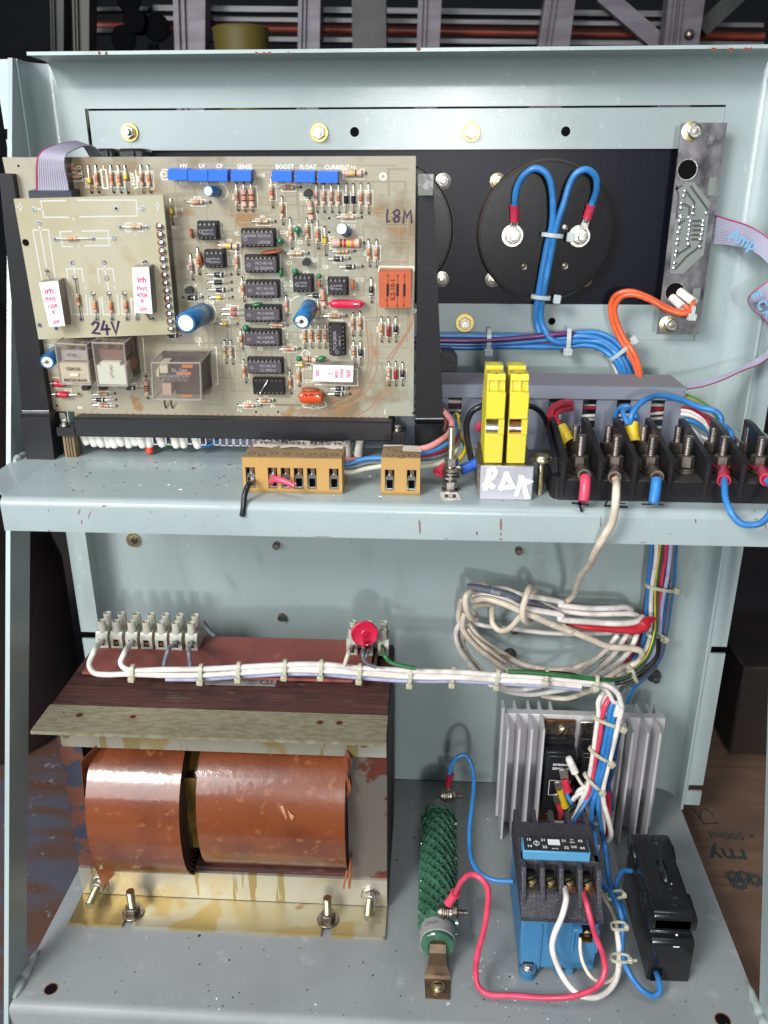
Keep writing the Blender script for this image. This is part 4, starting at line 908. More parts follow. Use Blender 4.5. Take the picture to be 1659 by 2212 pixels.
wire('grey wire from the seventh terminal passing behind the loom', rp('a1', [(1330, 325, s1[6].y+2), (1322, 350, s1[6].y-3), (1302, 440, -121), (1308, 530, -121), (1315, 600, -121)]), 1.5, 'grey', group=GL)
wire('dark grey wire peeping behind the left terminal strip', rp('a1', [(1420, 150, -108), (1455, 200, -106), (1485, 240, -106), (1530, 280, -106)]), 1.6, 'slate', group=GL)
wire('beige wire from the left way of the three-way strip', rp('a2', [(350, 585, s2[0].y+2), (345, 610, s2[0].y-2), (300, 720, -117), (250, 850, -118), (235, 920, -118)]), 1.5, 'sand', group=GL)
wire('twisted dark wire under the red disc, left strand', rp('a2', [(600, 560, s2[1].y+2), (575, 620, s2[1].y-3), (530, 720, -117), (560, 830, -118), (640, 900, -118), (760, 940, -119)]), 1.4, 'slate', group=GL)
wire('twisted dark wire under the red disc, right strand', rp('a2', [(640, 560, s2[1].y+2), (640, 620, s2[1].y-2), (600, 730, -116), (570, 800, -117), (600, 880, -117), (700, 930, -118)]), 1.3, 'slate', group=GL)
wire('green wire from the right way of the three-way strip', rp('a2', [(850, 570, s2[2].y+2), (850, 640, s2[2].y-3), (890, 750, -116), (980, 850, -117), (1100, 905, -118), (1250, 940, -118), (1400, 960, -118)]), 1.5, 'green', group=GL)
# ties on the horizontal loom
for i, (x, y, lb) in enumerate(((358, 372, 'first cable tie from the left on the horizontal loom'), (655, 378, 'second cable tie from the left on the horizontal loom'), (819, 368, 'third cable tie from the left on the horizontal loom'),
                     (1020, 358, 'fourth cable tie from the left on the horizontal loom'), (1178, 358, 'fifth cable tie from the left, where the loom peaks'), (1345, 375, 'sixth cable tie, just below the three-way strip'), (1564, 393, 'seventh cable tie, between transformer and cable coil'))):
    c = rY('N', x, y+6, YL(x)+.5); tie(lb, c, (1, 0, -.06), 6.0 if i else 4.4, 3.3, (-1, 1.0), m=nylon)
for x, y, wx, lb in ((160, 612, 6.2, 'eighth cable tie, left of the cable coil'), (370, 622, 6.2, 'cable tie on the loom under the left of the cable coil'), (600, 628, 7.0, 'cable tie on the loom where the green-yellow wire starts'), (838, 654, 6.8, 'cable tie on the loom just before it bends down')):
    tie(lb, rY('O', x, y, -103), (1, 0, -.1), wx, 3.6, (-1 if x < 500 else -.2, 1.0), m=nylon)
# bundle in front of the heat sink
BY = -94
def TB(pts, Y=BY): return [rY('T', p[0], p[1], p[2] if len(p) > 2 else Y) for p in pts]
wire('outer white wire on the left edge of the vertical bundle', TB([(930, 150, -90), (890, 215), (892, 300), (868, 450), (852, 600), (826, 780), (800, 890), (765, 970), (722, 1070), (690, 1130, -100), (640, 1150, -104), (560, 1160, -100), (545, 1200, -96)]), 1.75, 'white', group=GL)
wire('second white wire beside the red one in the vertical bundle', TB([(965, 150, -88), (915, 225, -91), (905, 320, -91), (880, 450, -91), (862, 600, -91), (835, 790, -90), (815, 1000, -90), (808, 1180, -90), (815, 1300, -90)]), 1.7, 'white', group=GL)
wire('red wire of the vertical bundle', TB([(995, 175, -91), (945, 240), (915, 350), (903, 470), (872, 620), (842, 800), (818, 920), (785, 1000), (725, 1100, -93), (690, 1140, -90)]), 1.95, 'pink', group=GL)
wire('left blue wire of the vertical bundle, swinging left to the contactor', TB([(1015, 190, -92), (985, 270), (965, 400), (935, 560), (908, 700), (865, 860), (820, 950), (745, 1070, -98), (690, 1160, -104), (665, 1200, -104)]), 1.95, 'blue', group=GL)
wire('middle blue wire of the vertical bundle, dropping behind the contactor', TB([(1030, 205, -92), (1005, 330, -95), (985, 480, -96), (955, 620, -96), (920, 760, -96), (880, 900, -96), (848, 1000, -98), (835, 1120, -100), (843, 1260, -104), (870, 1400, -112)])+rp('U', [(775, 130, -118), (790, 300, -130), (820, 430, -145), (880, 510, -160), (930, 600, -172), (955, 690, -178)]), 1.95, 'blue', group=GL)
wire('right blue wire of the vertical bundle, running on to the front of the fuse holder', TB([(1050, 225, -92), (1035, 330, -93), (1015, 450, -94), (985, 600, -94), (950, 740, -94), (912, 880, -94), (885, 960, -96), (895, 1100, -99), (925, 1270, -104), (955, 1400, -112)])+rp('U', [(838, 190, -118), (850, 300, -128), (870, 430, -142), (905, 520, -155), (952, 600, -168), (962, 680, -176), (948, 780, -184), (955, 900, -196), (1000, 1010, -206), (1075, 1105, -212), (1140, 1142, -213), (1180, 1110, -210), (1172, 1040, -203), (1155, 985, -193)]), 1.95, 'blue', group=GL)
wire('pale white wire hanging behind the blue ones, ending low in front of the heat sink', TB([(905, 930, -90), (925, 1060, -92), (935, 1200, -96), (900, 1340, -100)]), 1.5, 'white', group=GL)
wire('dark red wire low behind the vertical bundle', TB([(965, 920, -88), (968, 1030, -86), (960, 1150, -86), (940, 1250, -86)]), 2.2, 'red', group=GL)
wire('short dark blue wire at the right rear of the bundle', TB([(1050, 460, -87), (1020, 620, -87), (990, 780, -86), (970, 860, -86), (985, 960, -84), (995, 1050, -82)]), 1.8, 'dblue', group=GL)
wire('short black wire crossing below the bundle', TB([(720, 1010, -90), (670, 1050, -92), (640, 1100, -94), (625, 1130, -94)]), 1.9, 'black', group=GL)
wire('short blue wire from the upper tab of the power module', TB([(650, 880, -81), (655, 940, -84), (685, 1000, -88), (720, 1040, -90)]), 1.9, 'blue', group=GL)
bw = wire('beige wire with a white end cap sticking up from the bundle', TB([(690, 720, -86), (725, 790, -87), (760, 850, -90), (790, 880, -92)]), 1.3, 'sand', group=GL)
b = MB(); p0, p1 = TB([(658, 645, -84), (712, 765, -86)]); b.lathe(p0, p1-p0, [(0, 0), (2.2, .4), (2.7, 2), (3.0, (p1-p0).length), (2.2, (p1-p0).length)], 16); part(b, 'end_cap', wmat('white'), bw)
wire('upper white curl left of the bundle', TB([(800, 870, -92), (745, 900, -92), (725, 940, -90), (740, 965, -88)]), 1.7, 'white', group=GL)
wire('lower white curl left of the bundle', TB([(790, 900, -91), (745, 930, -92), (700, 965, -92), (695, 978, -92)]), 1.8, 'white', group=GL)
wire('curved red lead at the foot of the power modules', TB([(640, 1110, -84), (700, 1150, -86), (760, 1160, -86), (820, 1180, -86), (840, 1240, -86)]), 2.4, 'red', group=GL)
wire('red lead from the lower module tab', TB([(600, 1040, -84), (620, 1100, -86), (680, 1180, -88), (750, 1250, -88)]), 2.2, 'red', group=GL)
# push-on lugs
def spade(pts, lab, mcol, wr=3.2):
    p = TB(pts); r_ = empty('spade_terminal', p[0], lab, 'spade terminal', 'crimped tabs on the power modules')
    d_ = (p[1]-p[0]).normalized(); s_ = d_.cross(Vector((0, 1, 0))).normalized(); n = s_.cross(d_); R = Matrix((s_, n, d_)).transposed()
    b = MB(); L = (p[1]-p[0]).length; b.box((p[0]+p[1])/2, (6.6, 1.8, L), R, ch=.5); b.box((p[0]+p[1])/2-Vector((0, 1.1, 0)), (.8, .4, L*.6), R, mi=0); part(b, 'tab', mat('tinned_tab', (.42, .38, .33), .38, .9), r_)
    sleeve(r_, p[1], p[2], wr, wmat(mcol), flare=1.2)
spade([(618, 735, -79), (632, 810, -80), (655, 905, -82)], 'red-sleeved spade terminal on the upper module tab', 'red')
spade([(582, 830, -79), (595, 895, -80), (640, 1030, -84)], 'yellow-sleeved spade terminal on the middle module tab', 'yellow', 2.9)
spade([(570, 925, -80), (588, 1000, -81), (615, 1110, -84)], 'red-sleeved spade terminal on the lowest module tab', 'red', 2.8)
for a, c, lb in (((868, 350), (1060, 425), 'clear cable tie at the top of the vertical bundle'), ((835, 600), (975, 690), 'clear cable tie at the middle of the vertical bundle'), ((795, 800), (905, 905), 'clear cable tie at the bottom of the vertical bundle')):
    p, q = TB([(*a, -97), (*c, -97)]); m_ = (p+q)/2; s_ = (q-p); dd = Vector((0, 1, 0)).cross(s_).normalized()
    tie(lb, m_+Vector((0, 3, 0)), dd if dd.z < 0 else -dd, s_.length/2+1, 4, (1.15 if True else 1, .6), m=nylon, hw=3.6)
# low wires
wire('thick white wire looping low in front of the contactor and up its right side', rp('U', [(592, 470, -183), (598, 540, -195), (575, 640, -203), (528, 750, -206), (512, 840, -207), (535, 930, -209), (585, 1030, -214), (645, 1105, -218), (710, 1145, -219), (790, 1145, -217), (860, 1110, -212), (908, 1040, -206), (930, 940, -198), (925, 830, -190), (915, 740, -182)]), 1.95, 'white', group=GL)
wire('bright red wire from the green resistor round to the contactor', rp('S', [(455, 1250, -181), (500, 1160, -186), (570, 1112, -190), (635, 1130, -194), (690, 1210, -197), (692, 1370, -200), (665, 1520, -203), (625, 1670, -206), (603, 1830, -210), (620, 1930, -214), (690, 1988, -217), (880, 2006, -219)])+rp('U', [(474, 1152, -220), (600, 1146, -221), (720, 1118, -219), (808, 1058, -214), (842, 975, -209), (828, 875, -205), (785, 770, -202), (752, 660, -200), (728, 570, -194), (708, 500, -184)]), 1.9, 'pink', group=GL)
wire('thin cream wire from the coil terminal of the contactor', rp('U', [(688, 775, -195), (686, 850, -198), (705, 940, -202), (755, 1020, -207), (820, 1055, -209), (880, 1040, -207), (912, 990, -202), (922, 900, -196)]), 1.2, 'cream', group=GL)
wire('sand-coloured wire running down right of the contactor', rp('U', [(800, 200, -112), (790, 250, -116), (800, 400, -135), (835, 520, -155), (885, 620, -168), (910, 700, -178), (915, 780, -185)]), 1.5, 'sand', group=GL)
wire('blue wire arching from the green resistor to the contactor side', rp('S', [(412, 370, -60), (432, 290, -58), (478, 238, -57), (525, 232, -57), (570, 290, -60), (590, 430, -72), (580, 580, -88), (562, 740, -105), (562, 890, -122), (585, 1020, -138), (645, 1105, -148), (740, 1152, -153), (880, 1160, -155)]), 1.75, 'blue', group=GL)
wire('blue wire from the side of the fuse holder', rp('U', [(1005, 362, -136), (960, 362, -138), (925, 395, -143), (912, 450, -150), (915, 520, -158)]), 1.8, 'blue', group=GL)
for (pt, d_, wx, lb) in (((905, 512, -160), (.3, 0, -1), 6, 'dusty cable tie behind the contactor, beside the fuse holder'), ((925, 705, -183), (.1, 0, -1), 5, 'cable tie round white and blue wires, middle of the fuse holder'), ((935, 905, -200), (0, 0, -1), 6.2, 'lowest cable tie, beside the front of the fuse holder')):
    tie(lb, rY('U', pt[0], pt[1], pt[2]), d_, wx, 3.2, (1, .3), tail=3 if pt[1] > 800 else 0, m=nylon, hw=2.6, width=2)
r_ = empty('ring_terminal', q1, 'red-sleeved ring terminal at the front clamp of the green resistor', 'ring terminal', 'ring terminals on the green resistor'); pa, pb = rp('S', [(405, 1320, -179), (455, 1248, -181)]); sleeve(r_, pa, pb, 3.2, wmat('pink'))
b = MB(); b.lathe(q1+Vector((2.6, 0, 0)), (1, 0, 0), [(2, 0), (4.6, 0), (4.6, 1), (2, 1)], 18); part(b, 'ring', zinc, r_)
r_ = empty('ring_terminal', q2, 'red-sleeved ring terminal at the rear clamp of the green resistor', 'ring terminal', 'ring terminals on the green resistor'); pa, pb = rp('S', [(403, 460, -61), (418, 368, -60)]); sleeve(r_, pa, pb, 2.7, wmat('dred'))
b = MB(); b.lathe(q2+Vector((2.6, 0, 0)), (1, 0, 0), [(2, 0), (4.6, 0), (4.6, 1), (2, 1)], 18); b.cyl(q2+Vector((1, 0, 2)), pa, 1.2, 8); part(b, 'ring', zinc, r_)
# ------------------------------------------------------------------ coiled cable and the right-hand loom
GC = 'coiled cable on the back panel'
def A3(pts, Y=-30): return [rY('a3', p[0], p[1], p[2] if len(p) > 2 else Y) for p in pts]
def V_(pts, Y=-30): return [rY('V', p[0], p[1], p[2] if len(p) > 2 else Y) for p in pts]
wire('topmost white wire of the coiled cable', A3([(545, 212, -30), (700, 210, -33), (950, 285, -38), (1100, 312, -38), (1400, 372, -36)])+V_([(450, 398, -36), (700, 432, -36), (930, 432, -34), (1030, 420, -30), (1080, 448, -24), (1050, 480, -18)]), 2.3, 'white', group=GC)
wire('second white wire of the coiled cable', A3([(500, 235, -26), (700, 240, -28), (950, 330, -32), (1200, 400, -32)])+V_([(420, 440, -32), (700, 482, -33), (950, 482, -32), (1090, 478, -28), (1140, 510, -22), (1110, 545, -18)]), 2.2, 'white', group=GC)
wire('lowest white wire of the upper strands, over the red tape', A3([(345, 290, -34), (500, 275, -38), (700, 320, -42), (900, 420, -44), (1100, 465, -44), (1400, 530, -42)])+V_([(450, 520, -42), (750, 555, -40), (1000, 562, -38), (1130, 545, -34), (1175, 510, -28)]), 2.4, 'white', group=GC)
wire('black-grey tube end lying over the coil', A3([(268, 188, -42), (400, 200, -42), (560, 232, -42), (750, 282, -41), (930, 342, -39), (1080, 400, -38), (1240, 448, -36), (1340, 475, -34)]), [3.0]*4+[2.6]*2+[1.8, .8], mat('scuffed_grey_tube', (.13, .14, .17), .5, var=(120, (.30, .31, .33), .56, .66, 5)), name='sleeving', cat='sleeving', group=GC)
wire('thick cream cable running across the coil to the lower right', A3([(330, 345, -38), (480, 325, -42), (680, 375, -46), (880, 460, -47), (1050, 530, -47), (1300, 640, -46), (1500, 715, -45)])+V_([(480, 595, -44), (700, 690, -42), (880, 762, -41), (1060, 782, -40), (1150, 800, -38), (1172, 850, -36), (1130, 900, -34), (1010, 945, -32), (900, 1010, -30), (850, 1050, -28)]), 2.6, 'cream', group=GC)
wire('cream wrap knotted round the strands at the middle', A3([(1040, 590, -34), (980, 605, -46), (935, 560, -53), (925, 450, -55), (960, 320, -54), (1000, 215, -50), (1035, 190, -44), (1060, 220, -36), (1055, 280, -28)]), 2.6, 'cream', group=GC)
wire('cream wrap round the strands at the left', A3([(350, 245, -36), (300, 240, -46), (258, 290, -50), (255, 400, -50), (285, 510, -46), (330, 560, -40), (370, 560, -32), (360, 500, -22)]), 2.5, 'cream', group=GC)
wire('cream arc over the top left of the coil', A3([(340, 260, -24), (380, 180, -24), (450, 160, -24), (520, 180, -26), (560, 220, -26)]), 2.3, 'cream', group=GC)
wire('small hanging cream loop of the coil', A3([(340, 435, -34), (420, 400, -32), (500, 392, -28), (565, 400, -22), (562, 500, -22), (575, 610, -24), (640, 690, -28), (710, 705, -32), (790, 660, -36), (880, 560, -40), (930, 500, -44)]), 2.3, 'cream', group=GC)
wire('sand cable bulging at the far left of the coil', A3([(290, 345, -30), (210, 350, -30), (185, 440, -28), (170, 560, -26), (210, 700, -24), (215, 830, -24)]), 2.4, 'sand', group=GC)
wire('sand cable running down from the left of the coil under the loom', A3([(245, 490, -34), (215, 580, -34), (225, 700, -34), (320, 830, -36), (420, 930, -42), (560, 1040, -60), (700, 1150, -84), (760, 1190, -96)]), 2.3, 'sand', group=GC)
wire('long lower sand cable of the coil', A3([(275, 610, -26), (370, 740, -28), (500, 850, -30), (700, 980, -32), (900, 1090, -34), (1100, 1150, -36), (1300, 1165, -38), (1500, 1150, -38)])+V_([(500, 975, -38), (620, 935, -36), (760, 880, -32), (850, 820, -28)]), 2.3, 'sand', group=GC)
wire('second lower sand cable beside it', A3([(265, 680, -30), (340, 780, -32), (440, 870, -36), (600, 990, -50), (700, 1080, -66)]), 2.2, 'sand', group=GC)
wire('thin pale wire crossing inside the coil', A3([(300, 590, -18), (450, 640, -18), (850, 690, -18), (1200, 730, -18), (1500, 745, -18)])+V_([(600, 655, -18), (850, 650, -18), (1100, 640, -16)]), 1.9, 'white', group=GC)
wire('outer white strand down the left of the coil', A3([(205, 590, -28), (150, 680, -28), (135, 780, -30), (170, 900, -36), (250, 1030, -60), (340, 1150, -88), (380, 1200, -98)]), 2.2, 'white', group=GC)
wire('inner white strand down the left of the coil', A3([(195, 680, -24), (195, 820, -26), (250, 950, -34), (340, 1070, -58), (440, 1170, -84), (470, 1210, -92)]), 2.1, 'white', group=GC)
wire('short white strand emerging right of the left strands', A3([(675, 1030, -38), (760, 1090, -48), (880, 1180, -70), (930, 1210, -80)]), 2.0, 'white', group=GC)
wire('left of three white strands sweeping down from the tape', V_([(955, 665, -26), (860, 790, -30), (760, 880, -38), (640, 970, -56), (560, 1020, -70)]), 2.1, 'white', group=GC)
wire('middle of three white strands sweeping down from the tape', V_([(1040, 655, -26), (960, 780, -32), (880, 890, -42), (770, 990, -62), (700, 1040, -76)]), 2.1, 'white', group=GC)
wire('right of three white strands sweeping down from the tape', V_([(1125, 655, -28), (1070, 780, -34), (980, 890, -44), (860, 980, -62), (770, 1030, -76)]), 2.2, 'white', group=GC)
wire('beige strand between the white ones under the tape', V_([(1080, 665, -22), (1000, 770, -24), (900, 850, -26), (800, 930, -30)]), 1.9, 'sand', group=GC)
wire('upper white bight hanging below the loom', A3([(640, 1330, -84), (780, 1390, -70), (960, 1400, -64), (1130, 1370, -76)]), 1.9, 'white', group=GC)
wire('long white bight hanging below the loom', A3([(550, 1340, -88), (680, 1400, -72), (850, 1445, -60), (1050, 1460, -54), (1280, 1430, -56), (1500, 1385, -70), (1580, 1360, -84)]), 2.1, 'white', group=GC)
wire('cream bight hanging lowest below the loom', A3([(1150, 1470, -40), (1300, 1500, -40), (1450, 1505, -42), (1600, 1470, -50)])+V_([(640, 1175, -62), (740, 1140, -80)]), 2.1, 'cream', group=GC)
wire('cream cable dropping from the terminal block to the coil', rp('K', [(515, 948, -167), (522, 975, -175), (530, 1040, -188), (522, 1150, -194), (490, 1290, -193), (430, 1400, -191), (370, 1500, -182)])+V_([(720, 50, -160), (655, 120, -135), (600, 230, -95), (560, 335, -45), (500, 372, -30), (430, 375, -20)]), 2.15, 'cream', group=GC)
# red tape
tape = mat('red_insulating_tape', (.45, .012, .025), .35, coat=.3, bump=(140, .8, 3))
b = MB(); pts = V_([(505, 562, -36), (600, 578, -36), (700, 592, -37), (850, 605, -37), (1000, 612, -37), (1120, 612, -36), (1190, 575, -35), (1225, 535, -34), (1300, 520, -33)])
rr = [1.8, 2.4, 2.8, 3.1, 3.4, 4.2, 5.0, 3.6, .6]
b.tube([p+Vector((0, random.uniform(-.3, .3), random.uniform(-.4, .4))) for p in pts], rr, seg=9, smooth=5)
tag(b.build('tape_wrap', tape, sharp=18), 'red insulating tape wrapped round the coil end beside the vertical loom', 'tape')
# vertical loom of coloured wires
GV = 'coloured wires of the right-hand loom'
def VB(label, pts, col, r=2.0, Y=-16, **k):
    top = pts[0]; dx = 12
    return wire(label, [rY('V', top[0]+dx*.9, top[1]-150, Y)]+V_(pts, Y), r, col, group=GV, **k)
VB('leftmost blue wire of the right-hand loom', [(1245, 0), (1225, 150), (1212, 300), (1205, 450), (1195, 600), (1182, 700), (1150, 800), (1090, 890)], 'blue', 2.1, -17)
VB('white wire of the right-hand loom', [(1285, 0), (1260, 180), (1246, 330), (1242, 500), (1237, 640), (1215, 760), (1170, 860), (1090, 930), (1000, 985), (950, 1020)], 'white', 2.2, -19)
VB('green and yellow earth wire curving from the right-hand loom into the horizontal one', [(1325, 0), (1300, 150, -20), (1290, 300, -21), (1290, 450, -23), (1285, 600, -26), (1262, 730, -30), (1215, 845, -38), (1130, 950, -52), (1030, 1018, -72), (920, 1052, -92), (780, 1050, -103), (560, 1022, -106), (340, 1002, -106), (150, 988, -106), (0, 982, -106)], 'green', 2.0, -19, stripe=('yellow', (5, 0)))
VB('red wire of the right-hand loom', [(1365, 0), (1340, 150), (1326, 300), (1318, 450), (1300, 600)], 'pink', 2.3, -15)
VB('dark red wire at the left edge of the right-hand loom', [(1250, 0), (1215, 250), (1195, 400), (1185, 550), (1160, 700), (1110, 800), (1050, 880), (980, 960), (930, 1030)], 'dred', 2.0, -11)
VB('lilac wire of the right-hand loom', [(1410, 0), (1385, 180), (1352, 330), (1335, 500), (1325, 650), (1300, 760), (1240, 880), (1150, 1000), (1060, 1080)], 'lilac', 2.0, -17)
VB('deep blue wire of the right-hand loom', [(1392, 0), (1388, 180), (1375, 350), (1358, 500), (1348, 680), (1322, 790), (1250, 905), (1150, 1030), (1080, 1120)], 'blue', 1.8, -13)
VB('slate wire with black print in the right-hand loom', [(1436, 0), (1425, 200), (1408, 380), (1380, 560), (1358, 720), (1330, 830), (1265, 925), (1170, 1030), (1060, 1110)], 'slate', 1.8, -16)
VB('rightmost blue wire of the loom, curving down behind the corner bend', [(1460, 0), (1452, 180), (1425, 380), (1395, 560), (1368, 720), (1335, 850), (1270, 950), (1180, 1050), (1100, 1130), (1060, 1190), (1035, 1260)], 'blue', 1.8, -12)
VB('black wire low in the loom bend', [(1300, 850), (1230, 930), (1120, 1020), (1000, 1070), (930, 1085)], 'black', 2.2, -40)
wire('black wire running along the back of the horizontal loom', V_([(130, 975, -104), (350, 985, -103), (560, 1005, -102), (640, 1030, -100)]), 1.5, 'black', group=GV)
wire('slate wire with white lettering passing behind the loom corner', V_([(1290, 940, -24), (1180, 1030, -40), (1080, 1080, -60), (1000, 1120, -80), (980, 1150, -86)]), 2.0, 'slate', group=GV)
for a, c, Y, hx, lb in (((1200, 225), (1450, 268), -17, 1.12, 'upper cable tie on the right-hand loom'), ((1210, 645), (1360, 695), -22, 1.15, 'lower cable tie on the right-hand loom')):
    p, q = V_([(*a, Y), (*c, Y)]); s_ = q-p; dd = Vector((0, 1, 0)).cross(s_).normalized(); dd = dd if dd.z < 0 else -dd
    tie(lb, (p+q)/2, dd, s_.length/2, 5, (hx, .2), m=nylon, hw=3.6)
p = V_([(1085, 1000, -58)])[0]; tie('cable tie on the loom bend beside the round plug', p, (-1, 0, -.6), 8, 5, (-.7, 1.0), m=nylon, hw=4)
# ------------------------------------------------------------------ panel meters seen from behind
metb = mat('black_meter_case', (.004, .004, .005), .3, spec=.2, bump=(200, .06, 3), coat=.05)
mets = mat('black_meter_side', (.05, .035, .028), .35, spec=.5)
def meter(c, r, label, dep=13, studs=(), screws=()):
    root = empty('panel_meter', c, label, 'panel meter', 'panel meters on the black plate')
    c = Vector(c); b = MB(); b.lathe(c, (0, -1, 0), [(r, 0), (r, dep-1.5, 1), (r-1.2, dep, 1), (r-2, dep), (r-2.2, dep-.5), (0, dep-.5)], 64)
    part(b, 'case', [metb, mets], root)
    return root
cm = rY('H', 958, 800, 6.1); Rm = 46.5
m1 = meter(cm, Rm, 'round black panel meter with two blue wires, at the middle of the black plate')
cm2 = Vector((rY('H', 262, 760, -7).x-Rm, 6.1, cm.z+.5))
m2 = meter(cm2, Rm, 'round black panel meter mostly hidden behind the circuit board')
for i, (x, y) in enumerate(((605, 417), (1326, 412), (566, 1170), (1272, 1168), (186, 417), (172, 1168))):
    p = rY('H', x, y, 6.15); root = m1 if i < 4 else m2
    b = MB(); b.lathe(p, (0, -1, 0), [(0, 0), (5.4, 0), (5.4, .8), (3.6, 1.2), (3.4, 3), (2, 3.2), (1.9, 6), (0, 6.4)], 22); part(b, 'fixing_screw', [zincy if i % 3 == 0 else zinc], root)
for x, y in ((803, 1070), (1118, 1066)):
    p = rY('H', x, y, -6.4); b = MB(); b.lathe(p, (0, -1, 0), [(0, 0), (2.6, 0), (2.4, .5), (1.6, .2), (0, 1.4)], 18); part(b, 'small_screw', steeld, m1)
YM = -6.6
sp = []
for k, (x, y) in enumerate(((722, 838), (1240, 842))):
    p = rY('H', x, y, YM-6)+Vector((0, 6, 0)); sp.append(p)
    b = MB(); b.lathe(p, (0, -1, 0), [(0, 0), (7.2, 0), (7.2, 1.5), (6.4, 1.5), (6.4, 3.2), (5.4, 3.2)]+[(5.4, 5.2), (4.2, 5.4)], 26, mi=0)
    b.lathe(p+Vector((0, -5.2, 0)), (0, -1, 0), [(4.9, 0), (4.9, 3.4), (2, 3.6)], 6); b.lathe(p+Vector((0, -8, 0)), (0, -1, 0), thread_prof(2.2, 0, 5.5), 14)
    part(b, 'terminal_stud', zinc, m1)
for x, y in ((1120, 770),):
    b = MB(); p = rY('H', x, y, YM); b.lathe(p, (0, -1, 0), [(0, 0), (2.2, 0), (2, 1), (0, 1.6)], 14); part(b, 'small_screw', zinc, m1)
GB = 'blue meter wires'
def ringlug(stud_p, pa, pb, lab, col='red', m=None, r=3.2, off=-3.4):
    root = empty('ring_terminal', stud_p, lab, 'ring terminal', 'red ring terminals on the meter studs')
    c = Vector(stud_p)+Vector((0, off, 0)); b = MB(); b.lathe(c, (0, -1, 0), [(2.3, 0), (5.4, 0), (5.4, .9), (2.3, .9)], 24)
    d_ = (pa-c); d_.y = 0; d_.normalize(); s_ = d_.cross(Vector((0, 1, 0)))
    a0 = c+d_*4.4+Vector((0, -.5, 0)); b.hexa([a0-s_*3, a0+s_*3, pa+s_*1.8, pa-s_*1.8], [q+Vector((0, -.9, 0)) for q in (a0-s_*3, a0+s_*3, pa+s_*1.8, pa-s_*1.8)])
    b.cyl(pa-(pb-pa).normalized()*2.5, pa+(pb-pa)*.2, 2.0, 14)
    part(b, 'ring', zinc, root, recalc=True); sleeve(root, pa, pb, r, m or wmat(col), flare=1.1); return root
pa, pb = rp('H', [(732, 725, -11), (733, 600, -13)]); ringlug(sp[0], pa, pb, 'red ring terminal on the left stud of the meter', 'dred', mat('red_crimp', (.50, .03, .07), .35))
pc, pd = rp('H', [(1290, 705, -11), (1325, 598, -13)]); ringlug(sp[1], pc, pd, 'red ring terminal on the right stud of the meter', 'dred', mat('red_crimp', (.50, .03, .07), .35))
wire('blue wire arching from the left meter stud down into the loom', rp('H', [(733, 640, -13), (737, 590, -14), (755, 470, -17), (805, 370, -20), (890, 318, -22), (970, 350, -23), (1015, 450, -23), (1032, 600, -22), (1025, 760, -20), (985, 900, -18), (955, 1050, -17), (925, 1250, -16), (905, 1400, -14), (905, 1500, -12), (925, 1580, -13)]), 2.75, 'blue', group=GB)
wire('blue wire arching from the right meter stud down into the loom', rp('H', [(1318, 640, -13), (1332, 590, -14), (1362, 480, -18), (1358, 380, -22), (1290, 325, -24), (1215, 350, -24), (1160, 440, -23), (1110, 600, -22), (1060, 760, -21), (1030, 900, -19), (1000, 1050, -18), (965, 1250, -17), (940, 1400, -14), (945, 1500, -13), (985, 1600, -14)]), 2.75, 'blue', group=GB)
tie('clear cable tie joining the two blue meter wires at the meter', rY('H', 1025, 832, -19), (-.1, 0, -1), 7.0, 3.8, (1.7, .3), m=nylonc, hw=4.2, width=2.6)
tie('clear cable tie on the blue meter wires below the meter', rY('H', 935, 1308, -17), (-.1, 0, -1), 6.5, 3.8, (1.7, .3), m=nylonc, hw=4.2, width=2.6)
# horizontal blue loom on the back panel, bending down into the duct
GL2 = 'wires of the upper panel loom'
def HL(ys, label, col, r, Y, tail, Y2=None):
    pts = [(-200, ys[0]+2, Y), (160, ys[0], Y), (400, ys[0]+2, Y), (620, ys[1], Y), (860, ys[2], Y), (1145, ys[3], Y)]
    wire(label, rp('H', pts)+rp('H', tail), r, col, group=GL2)
HL((1605, 1608, 1605, 1595), 'top blue wire of the upper panel loom', 'blue', 2.0, -9, [(1250, 1580, -9), (1380, 1585, -10), (1500, 1640, -12), (1590, 1740, -16), (1650, 1850, -22), (1690, 1960, -32), (1700, 2040, -45)])
HL((1640, 1635, 1612, 1590), 'purple wire of the upper panel loom', 'purple', 1.9, -13, [(1200, 1600, -11), (1350, 1625, -8), (1500, 1700, -10), (1600, 1850, -20), (1640, 1980, -40)])
HL((1668, 1665, 1645, 1615), 'second blue wire of the upper panel loom', 'blue', 2.0, -11, [(1250, 1608, -13), (1400, 1635, -14), (1500, 1700, -16), (1575, 1800, -22), (1615, 1900, -32), (1640, 2030, -45)])
HL((1690, 1688, 1688, 1690), 'lowest blue wire of the upper panel loom', 'blue', 2.1, -10, [(1250, 1675, -11), (1370, 1690, -13), (1470, 1760, -17), (1540, 1860, -26), (1575, 1980, -40)])
HL((1676, 1678, 1672, 1655), 'dark red wire glimpsed between the blue ones', 'dred', 1.8, -7, [(1280, 1645, -9), (1400, 1665, -11), (1510, 1750, -15), (1580, 1850, -22), (1610, 1960, -38)])
wire('third blue wire rising from the meter wires into the loom', rp('H', [(950, 1560, -12), (1000, 1620, -14), (1060, 1655, -14), (1145, 1655, -13), (1280, 1640, -12), (1400, 1660, -15), (1500, 1730, -18), (1560, 1830, -26), (1600, 1960, -40)]), 2.1, 'blue', group=GL2)
wire('thin white wire under the bend of the upper loom', rp('H', [(1380, 1712, -6), (1460, 1760, -8), (1500, 1830, -14), (1530, 1900, -24), (1545, 2000, -38)]), 1.7, 'white', group=GL2)
tie('grey cable tie on the upper panel loom near the circuit board', rY('H', 535, 1648, -10), (1, 0, 0), 9, 4, (-.8, .8), m=nylonc, hw=4.4, width=3)
